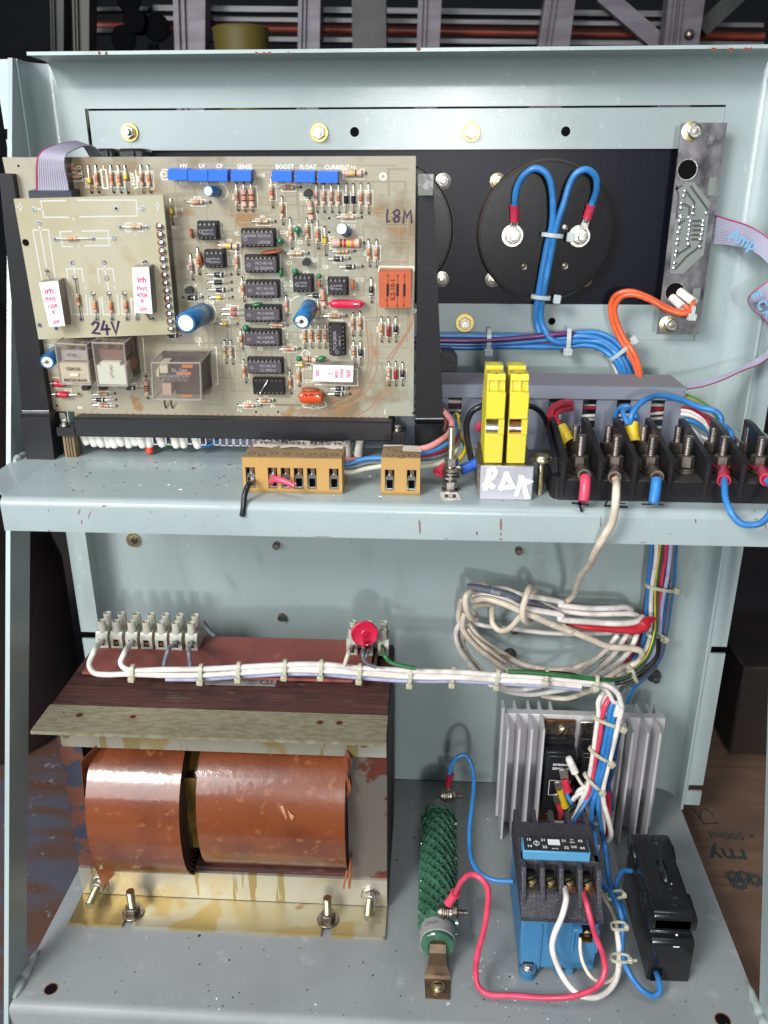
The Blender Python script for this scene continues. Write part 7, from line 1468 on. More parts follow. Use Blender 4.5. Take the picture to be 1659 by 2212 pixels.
# trimmers
trb = mat('trimmer_blue', (.015, .13, .62), .38, coat=.15, bump=(400, .1, 2)); trd = mat('trimmer_side', (.006, .02, .06), .45)
for (r0, x0, x1, y0, y1) in (('C', 168, 380, 182, 300), ('C', 388, 600, 190, 310), ('C', 607, 815, 190, 312), ('C', 856, 1070, 195, 312), ('C', 1300, 1515, 200, 315), ('D', 160, 360, 190, 303), ('D', 395, 595, 195, 308)):
    h = 9.; F = [BP(r0, x0, y1, h), BP(r0, x1, y1+4, h), BP(r0, x1, y0+4, h), BP(r0, x0, y0, h)]
    b = MB(); b.hexa([F[0]-BN*8.8, F[1]-BN*8.8, F[1], F[0]], [F[3]-BN*8.8, F[2]-BN*8.8, F[2], F[3]]); o = part(b, 'trimmer', trb, pcb, recalc=True)
    b = MB(); b.lathe((F[0]+F[3])/2-BN*4.5+EX*.3-BUP*.6, -EX, [(0, .1), (1.2, .1), (1.2, 1.3), (.3, 1.4), (0, 1.2)], 14); part(b, 'adjusting_screw', mat('brass_screw', (.42, .33, .16), .35, 1.), o)
sline('C', [(165, 190), (115, 185), (88, 240), (110, 298), (165, 295)], .6); sk.line([BP('C', 128, 238, .06)+(EX*math.cos(a*.7)+BUP*math.sin(a*.7))*1.3 for a in range(10)], .5, BN)
for t, x, y in (('HV', 340, 148), ('LV', 540, 148), ('CF', 730, 150), ('SENSE', 1007, 158), ('RV5', 338, 335), ('RV6', 560, 335), ('RV7', 770, 335), ('RV8', 1178, 252), ('R50', 492, 497), ('D10', 290, 625), ('PL1', 254, 825), ('C7', 1605, 980), ('C1', 1495, 1205), ('D18', 690, 1462), ('C5', 1422, 872), ('Q9', 378, 1462), ('b', 472, 1445), ('e', 530, 1540), ('IC', 920, 885)):
    stext(t, 'C', x, y, 2.2 if y < 200 else 2.0)
for t, x, y in (('BOOST', 55, 148), ('FLOAT', 293, 150), ('CURRENT', 590, 152), ('RV2', 290, 312), ('RV3', 525, 310), ('Q2', 238, 470), ('b', 220, 420), ('C12', 820, 1303), ('D6', 750, 1450), ('C9', 460, 1290), ('C8', 472, 1172), ('C6', 273, 1225), ('Q1', 362, 1100), ('C13', 735, 755), ('+', 205, 742), ('C15', 296, 1487)):
    stext(t, 'D', x, y, 2.2 if y < 200 else 2.0)
for t, x, y, s in (('CR', 1505, 340, 2.3), ('3', 1512, 378, 2.3), ('C21', 375, 390, 2.2), ('R52', 515, 727, 1.9), ('44', 606, 860, 2.3), ('C18', 1593, 60, 2.2), ('D17', 1330, 330, 1.8), ('R76', 790, 845, 1.7)): stext(t, 'B', x, y, s)
sline('B', [(1482, 360), (1535, 360)])
for t, x, y, s in (('P3', 342, 395, 2.2), ('P1', 433, 812, 2.2), ('P2', 190, 842, 2.2), ('C14', 737, 822, 2.3), ('C10', 695, 630, 2.2), ('ZD2', 680, 532, 2.2), ('D2', 112, 82, 2.), ('D1', 122, 162, 2.), ('1', 1245, 853, 3.), ('C2', 452, 42, 2.), ('TR', 1462, 120, 2.4), ('R15', 248, 790, 1.9), ('+', 732, 190, 3.0), ('D3', 85, 30, 2.)): stext(t, 'E', x, y, s)
stext('IC12', 'C', 768, 865, 2.0, 90); stext('IC11', 'C', 838, 1175, 2.0, 90); stext('IC4', 'C', 1437, 1480, 2.0, 90); stext('IC2', 'E', 530, 300, 2.0, 90); stext('IC1', 'E', 543, 500, 2.0, 90); stext('IC7', 'D', 125, 1340, 2.0, 90)
mark = MB(); sline('D', [(1105, 590), (1098, 650), (1100, 708), (1122, 704)], 1.1, .06, mark); sline('D', [(1200, 585), (1165, 610), (1180, 642), (1225, 665), (1215, 705), (1180, 712), (1165, 680), (1225, 630), (1220, 595), (1200, 585)], 1.1, .06, mark); sline('D', [(1265, 715), (1275, 600), (1300, 660), (1340, 595), (1350, 712)], 1.2, .06, mark)
b = MB(); c = BP('D', 1058, 247, .08); b.lathe(c-BN*.1, BN, [(1.0, 0), (1.0, .1), (2.2, .1), (2.2, 0)], 20); part(b, 'white_eyelet', silk, pcb)
# resistors ---------------------------------------------------------
for a in (('A', 722, 180, 745, 382, 'rrr'), ('A', 835, 182, 858, 383, 'oro'), ('A', 893, 182, 915, 384, 'ror'), ('A', 1064, 180, 1086, 385, 'nkr'), ('A', 1120, 180, 1140, 385, 'oro'), ('A', 500, 205, 605, 203, 'rr'), ('A', 508, 265, 620, 262, 'no'), ('A', 1405, 455, 1592, 456, 'oonk'),
          ('C', 908, 337, 928, 635, 'rnvr'), ('C', 1288, 282, 1306, 600, 'rrr'), ('C', 1345, 378, 1612, 380, 'nrn'), ('C', 1405, 487, 1418, 785, 'onk'), ('C', 1495, 722, 1516, 1050, 'yvo'), ('C', 1068, 752, 1335, 752, 'gvy'), ('C', 910, 1068, 926, 1335, 'ovy'), ('C', 487, 1052, 508, 1330, 'ror'), ('C', 410, 1120, 436, 1390, 'nbn'), ('G', 693, 540, 720, 797, 'rnd'),
          ('D', 373, 325, 382, 610, 'nbd'), ('D', 448, 325, 456, 610, 'onk'), ('D', 524, 325, 535, 610, 'onk'), ('D', 600, 325, 608, 615, 'nrn'), ('D', 831, 320, 833, 620, 'rrk'), ('D', 908, 322, 911, 622, 'rvg'), ('D', 575, 662, 838, 662, 'yvd'), ('D', 278, 680, 291, 950, 'rnd'), ('D', 382, 705, 393, 985, 'ror'), ('D', 530, 1015, 767, 1008, 'gyr'), ('D', 60, 1035, 295, 1032, 'rwy'), ('D', 908, 895, 920, 1165, 'onn'), ('D', 990, 900, 990, 1170, 'onn'),
          ('E', 525, 12, 535, 155, 'ovy'), ('E', 757, 45, 762, 175, 'nvy'), ('E', 798, 155, 966, 156, 'gyrr'), ('E', 660, 225, 665, 390, 'oyk'), ('E', 707, 220, 713, 388, 'ror'), ('E', 760, 220, 767, 390, 'nyn'), ('E', 812, 220, 814, 390, 'nor'), ('E', 1012, 140, 1013, 302, 'rvd'), ('E', 1062, 130, 1066, 300, 'ynk'), ('E', 1015, 343, 1019, 502, 'nyn'), ('E', 1218, 170, 1220, 345, 'yon'), ('E', 1272, 495, 1274, 662, 'dwn'),
          ('E', 78, 340, 90, 502, 'ngy'), ('E', 122, 340, 136, 507, 'nyb'), ('E', 195, 260, 210, 397, 'onk'), ('E', 478, 395, 626, 395, 'oro'), ('E', 398, 218, 536, 222, 'yo'), ('E', 215, 480, 233, 642, 'nro'), ('E', 553, 560, 563, 722, 'nrn'), ('E', 617, 530, 622, 668, 'ror'), ('E', 175, 805, 346, 808, 'yrr'), ('E', 318, 770, 442, 772, 'yrr'), ('B', 695, 760, 868, 755, 'noo'), ('B', 698, 838, 880, 848, 'rro')):
    R(*a)
for a in (('C', 988, 337, 1006, 645, 'non', 'm'), ('C', 1070, 337, 1088, 645, 'non', 'm'), ('C', 705, 1008, 975, 1030, 'yyk', 'm'), ('D', 630, 215, 882, 212, 'ydk', 'm'), ('D', 305, 478, 330, 712, 'wdn', 'm'), ('D', 430, 1375, 460, 1590, 'don', 'm'), ('E', 622, 462, 760, 478, 'dkn', 'm'), ('B', 1105, 625, 1120, 792, 'nnn', 'm')): R(*a)
R('D', 500, 925, 860, 925, 'nryo', 'l', h=2.8)
# diodes
for a in (('C', 588, 1332, 852, 1332, 'k'), ('C', 595, 1415, 857, 1415, 'k', .42, .12), ('C', 598, 1497, 860, 1497, 'k', .55), ('C', 612, 1580, 868, 1578, 'y', .46), ('C', 325, 1585, 542, 1580, 'k'), ('D', 680, 325, 683, 617, 'k', .5, .12), ('D', 754, 325, 758, 617, 'k', .5, .12), ('D', 458, 765, 473, 1050, 'y', .45, .1), ('D', 488, 1090, 717, 1085, 'k'), ('D', 603, 1170, 847, 1166, 'k'), ('D', 933, 1290, 940, 1535, 'k'),
          ('A', 665, 182, 690, 385, 'y', .55), ('A', 945, 182, 968, 386, 'y', .42), ('A', 1295, 435, 1310, 622, 'y'), ('E', 60, 105, 232, 108, 'r', .5), ('E', 55, 142, 232, 146, 'r', .52), ('E', 0, 212, 172, 214, 'g', .5), ('E', 592, 510, 690, 514, 'y', .5), ('E', 848, 682, 985, 682, 'k'), ('E', 830, 722, 992, 724, 'k'), ('E', 1065, 345, 1070, 512, 'k'), ('E', 1270, 170, 1273, 345, 'x', .55, .5), ('E', 1322, 170, 1325, 345, 'k'), ('E', 1322, 492, 1324, 664, 'x', .5, .5), ('E', 1372, 500, 1373, 664, 'k'), ('E', 680, 8, 830, 8, 'k'),
          ('B', 700, 797, 877, 802, 'k', .35), ('B', 898, 708, 1085, 712, 'k'), ('B', 1270, 312, 1365, 316, 'k')): D(*a)
for y in (675, 757): D('B', 365, y, 590 if y > 700 else 560, y+4, 'R', .42 if y < 700 else .48, .14, h=3)
# integrated circuits
dip('C', 1142, 942, 7, [('TAIWAN', -.25, .25, 1.5), ('8223AG', .22, .25, 1.5), ('LM339J', .2, -.28, 1.6)], label='upper left chip printed TAIWAN LM339J')
for r0, x, y, l1, l2 in (('C', 1178, 1228, 'MC14011B', 'AL QQ8330'), ('C', 1190, 1502, 'MC14011B', 'AL QQ8330'), ('G', 917, 942, 'MC14024B', 'AL QQ8227'), ('G', 915, 1205, 'MC14020B', 'AL HQ8145'), ('E', 370, 530, 'MC14017B', 'CL FF8316')):
    dip(r0, x, y, 8 if l1[-2:] in ('7B', '0B') else 7, [(l1, .1, .15, 1.5), (l2, .1, -.25, 1.5)], L=21.5 if l1[-2:] in ('7B', '0B', '4B') else None)
for r0, x, y, fl in (('C', 592, 862, 0), ('C', 668, 1172, 0), ('D', 235, 1350, 1), ('D', 592, 1380, 1)): dip(r0, x, y, 4, [('LM301AP', .05, .1, 1.1), ('8024F51X', .05, -.18, 1.1)], m=chipm, flip=fl, label=None)
dip('E', 895, 335, 7, [('TCA280A', 0, .15, 2.0), ('V34G 12', 0, -.28, 1.2)], rot=90, m=chipm, hs=3)
dip('E', 393, 682, 7, [], hs=5, empty_=True)
# capacitors
cb_ = mat('capacitor_blue_sleeve', (.02, .17, .42), .3, coat=.3, var=((30, 30, 30), (.02, .10, .22), .45, .62, 2)); cw = mat('capacitor_white_end', (.82, .82, .84), .4)
def can(r0, bx_, by_, tx_, ty_, r, h, lab=None, lead=False):
    p = BP(r0, bx_, by_, .5); q = BP(r0, tx_, ty_, h); L = (q-p).length; b = MB()
    b.lathe(p, q-p, [(0, 0), (r*.95, 0), (r, .8), (r, L*.08), (r*.94, L*.1), (r*.94, L*.13), (r, L*.15), (r, L-.6), (r*.93, L), (r*.74, L), (r*.72, L-.1, 1), (0, L-.1, 1)], 32)
    o = part(b, 'electrolytic_capacitor', [cb_, cw], pcb, lab)
    if lead: b = MB(); d = (q-p).normalized(); b.lathe(q-d*.1, d, [(0, .5), (r*.22, .4), (r*.28, 0)], 16); b.tube([q+d*.3, q+d*1.2-EX*1.5, q+d*.6-EX*r*.9, p-EX*r*1.1], .32, seg=6); part(b, 'end_lead', steeld, o)
can('B', 1548, 138, 1410, 215, 6.2, 28, 'largest blue capacitor with a white end'); can('E', 700, 85, 640, 195, 4.9, 20, 'blue capacitor with a lead across its white end', True); can('B', 430, 440, 357, 512, 4.4, 18, 'blue capacitor at the left edge of the board', True); can('C', 700, 428, 605, 420, 3.0, 10, 'small blue capacitor under the trimmers'); can('D', 688, 812, 635, 780, 3.1, 10, 'small blue capacitor in the upper right')
gt = mat('green_tantalum_bead', (.012, .14, .06), .2, coat=.5)
for r0, x, y, s, tx_, ty_ in (('C', 1390, 965, 1.9, 0, 0), ('C', 1580, 842, 2.0, 1595, 930), ('C', 1555, 1297, 1.9, 0, 0), ('D', 405, 1262, 1.5, 0, 0), ('E', 235, 243, 2.0, 0, 0), ('E', 622, 466, 1.8, 0, 0)):
    b = MB(); c = BP(r0, x, y, 4); b.sphere(c, s, 16, 10); b.tube([c-BN*.5, c-BN*2.5-BUP*.6, c-BN*4.2-BUP*.8], .7, seg=8, smooth=2); 
    if tx_: b.cyl(c, BP(r0, tx_, ty_, 3), s*.55, 10, r1=.4)
    part(b, 'tantalum_capacitor', gt, pcb)
def disc(r0, x, y, wx, wy, rot, col, lab=None, h=4., nm='disc_capacitor'):
    b = MB(); a = math.radians(rot); ux = EX*math.cos(a)+BUP*math.sin(a); uy = -EX*math.sin(a)+BUP*math.cos(a); b.sphere(BP(r0, x, y, h), 1, 18, 10, scale=(wx/2, max(wx, wy)/2*.62, wy/2), R=Matrix((ux, BN, uy)).transposed())
    for s in (-1, 1): c = BP(r0, x, y, h)+(ux if wx > wy else uy)*s*max(wx, wy)*.3; b.cyl(c, c-BN*h, .3, 6)
    part(b, nm, col, pcb, lab)
bd = mat('brown_ceramic_disc', (.27, .075, .035), .42, coat=.2); gd = mat('green_film_capacitor', (.02, .16, .04), .25, coat=.4); od = mat('orange_ceramic_disc', (.52, .12, .03), .35, coat=.3)
disc('C', 427, 885, 2.4, 6.2, 12, bd); disc('C', 533, 1160, 2.0, 8.5, 8, bd); disc('C', 1300, 1082, 13.5, 2.4, 6, bd, 'long brown disc capacitor between two chips'); disc('C', 1400, 1312, 2.1, 5.8, 0, gd); disc('D', 410, 1342, 1.5, 5.0, 5, od); disc('D', 748, 1350, 1.9, 6.0, 5, od); disc('E', 315, 72, 6.0, 2.4, 8, gd); disc('E', 780, 465, 5.8, 3.2, 12, gd); disc('E', 705, 688, 11, 2.6, -4, bd)
rc_ = mat('glossy_red_capacitor', (.62, .015, .06), .18, coat=.7); oc = mat('glossy_orange_capacitor', (.60, .07, .015), .2, coat=.6)
def pill(r0, x0, y0, x1, y1, dp, m_, lab, h=1.5):
    c = (BP(r0, x0, y1, h+dp)+BP(r0, x1, y0, h+dp))/2-BN*dp/2; wv = abs((BP(r0, x1, y0, h+dp)-BP(r0, x0, y0, h+dp)).x); hv = (BP(r0, x0, y0, h+dp)-BP(r0, x0, y1, h+dp)).length
    b = MB(); n = 16
    ring = []
    for i in range(9):
        t = -1+2*i/8; k = (1-abs(t)**5)**.35 if abs(t) < 1 else .02; ring.append((t, max(k, .05)))
    vs = []; 
    for t, k in ring:
        for j in range(n):
            a = 2*math.pi*j/n; ca, sa = math.cos(a), math.sin(a); vs.append(c+EX*(wv/2*t)+BUP*(hv/2*k*math.copysign(abs(ca)**.6, ca))+BN*(dp/2*k*math.copysign(abs(sa)**.6, sa)))
    b.add(vs, [(i*n+j, (i+1)*n+j, (i+1)*n+(j+1) % n, i*n+(j+1) % n) for i in range(8) for j in range(n)]+[], 0, True); b.add(vs[:n], [list(range(n))]); b.add(vs[-n:], [list(range(n))[::-1]])
    return part(b, 'film_capacitor', m_, pcb, lab, recalc=True)
pill('E', 826, 48, 1100, 104, 7, rc_, 'long glossy red capacitor'); o = pill('E', 604, 716, 806, 798, 8, oc, 'glossy orange capacitor')
b = MB(); stext('4k7', 'E', 665, 728, 1.7, 180, h=9.7, m=b); stext('B1-104', 'E', 735, 727, 1.7, 180, h=9.7, m=b); part(b, 'marking', bm('k'), o)
sline('E', [(645, 800), (660, 818), (700, 822)], .5); sline('E', [(775, 822), (815, 812), (822, 790), (808, 782)], .5)
# arcs printed beside the electrolytics
def sarc(r0, x, y, r, a0, a1): c = BP(r0, x, y, .06); sk.line([c+EX*(r*math.cos(math.radians(a0+(a1-a0)*i/12)))+BUP*(r*math.sin(math.radians(a0+(a1-a0)*i/12))) for i in range(13)], .5, BN)
sarc('E', 640, 100, 7.5, 100, 200); sarc('B', 1530, 140, 9.0, -50, 60); sarc('C', 740, 430, 4.2, -70, 70); sarc('E', 672, 435, 2.6, 10, 190)
# transistors
for r0, x, y in (('C', 392, 1512), ('D', 288, 425), ('D', 272, 1130), ('B', 645, 712), ('B', 775, 712)):
    c = BP(r0, x, y, 5); b = MB(); P = [c+(EX*math.cos(math.radians(a))+BUP*math.sin(math.radians(a)))*2.3 for a in range(-40, 221, 20)]; b.prism(P, -BN*4.5); 
    for s in (-1, 0, 1): b.cyl(c-BN*4.5+EX*s*1.2, c-BN*5.2+EX*s*1.8, .25, 6)
    part(b, 'transistor', mat('transistor_black', (.02, .02, .021), .5), pcb, recalc=True)
# orange reed relay block
h = 9; F = [BP('D', 1015, 1215, h), BP('D', 1350, 1195, h), BP('E', 1432, 94, h), BP('E', 1203, 92, h)]
F = [BP('D', 1014, 1218, h), BP('D', 1346, 1218, h), BP('a13', 1388, 205, h), BP('a13', 972, 202, h)]
b = MB(); b.hexa([F[3]-BN*h, F[2]-BN*h, F[2], F[3]], [F[0]-BN*h, F[1]-BN*h, F[1], F[0]]); rl = part(b, 'reed_relay', mat('orange_brick_block', (.48, .10, .035), .5, var=(30, (.42, .09, .035), .4, .6, 3), bump=(400, .1, 2)), pcb, 'orange square relay block with three black bar symbols', recalc=True)
b = MB()
for x in (1108, 1208, 1277):
    sline('D', [(x, 1262), (x-1, 1355)], .3, h+.08, b); sline('D', [(x-1, 1355), (x-3, 1455)], 1.5, h+.1, b); sline('D', [(x-3, 1455), (x-6, 1560)], .3, h+.08, b); c = BP('D', x, 1255, h+.08); b.line([c+(EX*math.cos(a)+BUP*math.sin(a))*.6 for a in (0, 1, 2, 3, 4, 5, 6.28)], .25, BN); c = BP('D', x-6, 1568, h+.08); b.line([c+(EX*math.cos(a)+BUP*math.sin(a))*.6 for a in (0, 1, 2, 3, 4, 5, 6.28)], .25, BN)
stext('ILS-10-1', 'D', 1160, 1400, 2.6, 90, h+.1, m=b); stext('+2', 'D', 1090, 1510, 1.2, 90, h+.1, m=b); part(b, 'printed_symbols', bm('k'), rl)
sline('a13', [(1388, 0), (1400, 190), (1412, 190)], .7); sk.line([BP('D', 1012, 1215, .06), BP('D', 1018, 1165, .06), BP('D', 1372, 1168, .06), BP('a13', 1408, 200, .06)], .8, BN)
# white ceramic power resistors
cer = mat('white_ceramic_block', (.80, .78, .77), .5, bump=(500, .1, 2)); cers = mat('grey_ceramic_side', (.30, .27, .23), .6, bump=(300, .4, 3), var=(60, (.20, .18, .15), .4, .6, 3)); mag = mat('magenta_print', (.62, .02, .14), .5)
def brick(F, hb, h, par, lab, texts, flip=False):
    b = MB(); Bk = [p-BN*(h-hb) for p in F]
    b.add(F, [(0, 1, 2, 3)], 0); b.add(F+Bk, [(1, 0, 4, 5), (2, 1, 5, 6), (3, 2, 6, 7), (0, 3, 7, 4), (4, 7, 6, 5)], 1); o = part(b, 'cement_resistor', [cer, cers], par, lab)
    ex = (F[1]-F[0]).normalized(); up = (F[3]-F[0]); Hh = up.length; up = up.normalized(); cx_ = (F[0]+F[1])/2
    b = MB()
    for t, f, s in texts:
        if flip: b.text(t, F[1]+(F[0]-F[1])*f+(F[3]-F[0])*.5+BN*.08, -up, ex, s, bold=.03)
        else: b.text(t, cx_+(F[3]-F[0])*f+BN*.08, ex, up, s, bold=.03)
    part(b, 'print', mag, o); return o
# daughter board -----------------------------------------------------
HD = 13.
P4 = [BP('B', 293, 340, HD), BP('B', 1338, 300, HD), BP('A', 1237, 400, HD), BP('A', 103, 430, HD)]
b = MB(); b.prism(P4, -BN*1.6); db = part(b, 'daughter_board', fr4d, pcb, 'smaller paler board marked 24V on the left', recalc=True)
b = MB(); b2 = MB(); g2_ = mat('grey_daughter_print', (.52, .52, .50), .5)
def dl(r0, pts, wd=.75): sline(r0, pts, wd, HD+.06, b2)
def pad(r0, x, y, r=1.6):
    c = BP(r0, x, y, HD+.02); q = MB(); b.lathe(c, BN, [(r*.42, .02), (r*.46, .1), (r, .08), (r, 0)], 18); b3.lathe(c, BN, [(0, .03), (r*.42, .03)], 12)
b3 = MB()
dl('A', [(130, 430+60), (165, 490)]); dl('A', [(150, 465), (155, 520)]); dl('A', [(1180, 482), (1212, 480)]); dl('A', [(1195, 462), (1198, 515)])
dl('A', [(497, 444), (310, 447), (333, 570), (520, 570)]); dl('A', [(590, 440), (1035, 440), (1045, 560), (605, 567)]); dl('A', [(260, 510), (318, 506)]); dl('A', [(1038, 505), (1085, 503)])
dl('A', [(545, 677), (455, 680), (475, 792), (555, 792)]); dl('A', [(622, 675), (820, 672), (832, 785), (645, 787)]); dl('A', [(705, 730), (868, 730)]); dl('A', [(295, 615), (305, 665)]); dl('A', [(318, 1040), (250, 668), (368, 665), (420, 1035)]); dl('A', [(305, 665), (355, 960)])
dl('A', [(990, 615), (950, 620), (960, 680), (990, 680)]); dl('A', [(1045, 617), (1078, 617), (1088, 677), (1050, 680)])
for x in (570, 805): dl('A', [(x-50, 1065), (x-65, 962), (x+52, 962), (x+65, 1060)]); dl('A', [(x-15, 915), (x, 1030)])
dl('A', [(812, 1035), (828, 1150)]); 
for x0, x1 in ((545, 668), (785, 905)): dl('B', [(x0-12, 20), (x0, 150), (x1, 150), (x1-15, 5)])
for x in (690, 930, 1000): dl('B', [(x-8, 30), (x, 150), (x+72 if x < 950 else x+35, 150), (x+68 if x < 950 else x+30, 30)])
for t, x, y in (('9', 560, 588), ('7', 597, 800), ('10', 1022, 702), ('6', 650, 1108), ('5', 875, 1103), ('3', 1210, 1100)): stext(t, 'A', x, y, 2.0, h=HD+.06, m=b2)
for r0, x, y in (('A', 260, 510), ('A', 882, 502), ('A', 1085, 503), ('A', 297, 613), ('A', 422, 735), ('A', 707, 730), ('A', 868, 728), ('A', 918, 645), ('A', 1120, 643), ('A', 358, 975), ('A', 550, 915), ('A', 793, 912), ('A', 568, 1030), ('A', 810, 1033), ('A', 1108, 905), ('A', 706, 1150), ('A', 827, 1150), ('A', 943, 1148), ('B', 617, 188), ('B', 736, 187), ('B', 853, 187), ('B', 968, 184), ('B', 1045, 182), ('B', 1163, 180), ('B', 302, 232), ('B', 428, 255)): pad(r0, x, y)
part(b2, 'printed_outlines', g2_, db); part(b, 'pads', mat('silver_pad', (.6, .6, .6), .3, .9), db); part(b3, 'drill_holes', holeblk, db)
b = MB(); c = BP('A', 195, 762, HD+.03); b.lathe(c, BN, [(0, .02), (2.0, .02)], 20); part(b, 'round_hole', holeblk, db)
b = MB(); inkp = mat('purple_black_ink', (.035, .015, .05), .5)
for P in ([(702, 225), (722, 204), (748, 218), (740, 250), (705, 290), (755, 296)], [(790, 205), (772, 265), (830, 262)], [(810, 235), (815, 300)], [(848, 212), (880, 295), (900, 208)]): sline('B', P, 1.5, HD+.09, b)
part(b, 'handwriting', inkp, db); part(mark, 'ink_letter', inkp, pcb)
for a in (('A', 422, 735, 707, 730, 'oor', 's', db, HD+1.3, .42), ('A', 918, 645, 1120, 643, 'ovd', 's', db, HD+1.3, .56)): R(*a[:7], par=a[7], h=a[8], c=a[9], sil=False)
def RD(xa, ya, ra, xb, yb, rb_, bands, c=.5):
    p = BP(ra, xa, ya, HD+1.4); q = BP(rb_, xb, yb, HD+1.4)
    rad, Lb = 1.1, 7.0; d = (q-p).normalized(); L = (q-p).length; s0 = p+d*(L*c-Lb/2); m_ = MB(); m_.tube([p-BN*1.4, p, q, q-BN*1.4], .33, seg=6, smooth=1)
    P = [(0, 0, 1), (rad*.6, 0, 1), (rad, Lb*.08, 1), (rad*.88, Lb*.25, 1)]
    for i, f in enumerate((.38, .52, .66)): P += [(rad*.88, Lb*(f-.045), 1), (rad*.89, Lb*(f-.045), i+2), (rad*.89, Lb*(f+.045), i+2), (rad*.88, Lb*(f+.045), 1)]
    P += [(rad*.88, Lb*.8, 1), (rad, Lb*.92, 1), (rad*.6, Lb, 1), (0, Lb, 1)]; m_.lathe(s0, d, P, 14); part(m_, 'resistor', [leadm, tan]+[bm(k) for k in bands], db)
RD(568, 1030, 'A', 617, 188, 'B', 'nkr', .52); RD(706, 1150, 'A', 736, 187, 'B', 'oor', .50); RD(827, 1150, 'A', 853, 187, 'B', 'orr', .52); RD(943, 1148, 'A', 968, 184, 'B', 'onr', .5); RD(1010, 1150, 'A', 1045, 182, 'B', 'rnr', .4)
HR = HD+9.5
F = [BP('B', 375, 246, HR), BP('B', 494, 238, HR), BP('A', 440, 1052, HR), BP('A', 296, 1066, HR)]
o = brick(F, HD+.8, HR, db, 'white ceramic block printed 120R', (('irh', .80, 3.4), ('PW5', .62, 2.2), ('120R', .46, 2.2), ('K', .32, 2.2), ('209', .10, 2.0)))
m_ = MB(); c = BP('A', 358, 975, HD+.3); m_.tube([c, c+BN*4+EX*.3, (F[2]+F[3])/2-BN*4.5], .45, seg=7, smooth=3); part(m_, 'lead', steeld, db)
F = [BP('B', 1020, 138, HR), BP('B', 1158, 146, HR), BP('A', 1130, 948, HR), BP('A', 1003, 950, HR)]
o = brick(F, HD+.8, HR, db, 'white ceramic block printed 470R', (('irh', .74, 3.4), ('PW5', .54, 2.2), ('470R', .40, 2.2), ('K', .27, 2.2), ('209', .09, 2.0)))
m_ = MB(); c = BP('A', 1108, 905, HD+.3); m_.tube([c, c+BN*4-EX*.6, (F[2]+F[3])/2-BN*4.5], .45, seg=7, smooth=3); c = BP('B', 1163, 178, HD+.3); m_.tube([c, c+BN*3-EX*1, (F[0]+F[1])/2-BN*4.5], .45, seg=7, smooth=3); part(m_, 'lead', steeld, db)
sol = mat('bright_solder', (.75, .75, .76), .18, 1., bump=(300, .3, 2)); flux = mat('amber_flux', (.20, .045, .012), .15, coat=.6)
for i in range(14):
    t = i/13; p = BP('A', 1218, 640, HD); q = BP('B', 1306, 262, HD); c = p+(q-p)*t; m_ = MB(); m_.sphere(c+BN*.5, 2.0, 16, 10, scale=(1, .8, .95)); m_.sphere(c+BN*.1-EX*.7, 2.3, 12, 6, mi=1, scale=(.9, .35, 1.0+.25*math.sin(i*2.3))); part(m_, 'solder_bead', [sol, flux], db)
F = [BP('E', 722, 628, 9), BP('E', 1012, 636, 9), BP('E', 1018, 516, 9), BP('E', 726, 508, 9)]
brick(F, 1, 9, pcb, 'white ceramic block lying at the lower right, print upside down', (('irh', .12, 3.0), ('PW5', .30, 2.0), ('150R', .42, 2.0), ('J', .56, 2.0), ('305', .90, 2.0)), flip=True)
sk.line([BP('E', x, y, .06) for x, y in ((1000, 545), (1045, 540), (1048, 662), (740, 652))], .6, BN)
# clear relays
clr = mat('smoky_clear_cover', (.25, .20, .17), .08, spec=.6, alpha=.30, coat=.5, coatr=.05); clre = mat('clear_cover_edge', (.42, .36, .33), .12, spec=.6, alpha=.55)
cream = mat('cream_relay_block', (.66, .58, .42), .45); creamw = mat('pale_relay_block', (.74, .76, .62), .4); darkr = mat('relay_dark_coil', (.06, .04, .035), .5); goldc = mat('gold_contact', (.5, .32, .12), .3, 1.)
def cover(F, h, lab, dark=True):
    Bk = [p-BN*(h-.6) for p in F]; m_ = MB(); m_.hexa([Bk[0], Bk[1], F[1], F[0]], [Bk[3], Bk[2], F[2], F[3]]); o = part(m_, 'relay', clr, pcb, lab, recalc=True)
    m_ = MB(); 
    for i in range(4): m_.tube([F[i], F[(i+1) % 4]], .6, seg=6, smooth=1); m_.tube([F[i], Bk[i]], .5, seg=6, smooth=1)
    part(m_, 'cover_edges', clre, o)
    m_ = MB(); c = sum(Bk, Vector((0, 0, 0)))/4; wv = (F[1]-F[0]).length; hv = (F[3]-F[0]).length; m_.box(c+BN*1.5, (wv-1, 3, hv-1), RB); part(m_, 'base', darkr, o)
    return o, c, wv, hv
def inner(o, F, h, fx0, fx1, fy0, fy1, dep, th, m_, nm):
    q = MB(); ex = F[1]-F[0]; up = F[3]-F[0]; P = [F[0]+ex*a+up*c-BN*dep for a, c in ((fx0, fy0), (fx1, fy0), (fx1, fy1), (fx0, fy1))]; q.prism(P, -BN*th); return part(q, nm, m_, o, recalc=True)
h1 = 25.
F1 = [BP('B', 462, 678, h1), BP('B', 690, 684, h1), BP('B', 655, 385, h1), BP('B', 418, 370, h1)]
o1, *_ = cover(F1, h1, 'clear-cased relay with a cream block printed M0720-B104, on the left')
inner(o1, F1, h1, .03, .97, .03, .52, .25, 12, cream, 'front_block'); inner(o1, F1, h1, .08, .92, .56, .80, 3, 10, mat('grey_relay_frame', (.42, .40, .38), .4), 'armature'); inner(o1, F1, h1, .3, .42, .82, .95, 4, 8, goldc, 'contact'); inner(o1, F1, h1, .68, .8, .82, .95, 4, 8, goldc, 'contact')
m_ = MB(); up = (F1[3]-F1[0]); ex = (F1[1]-F1[0])
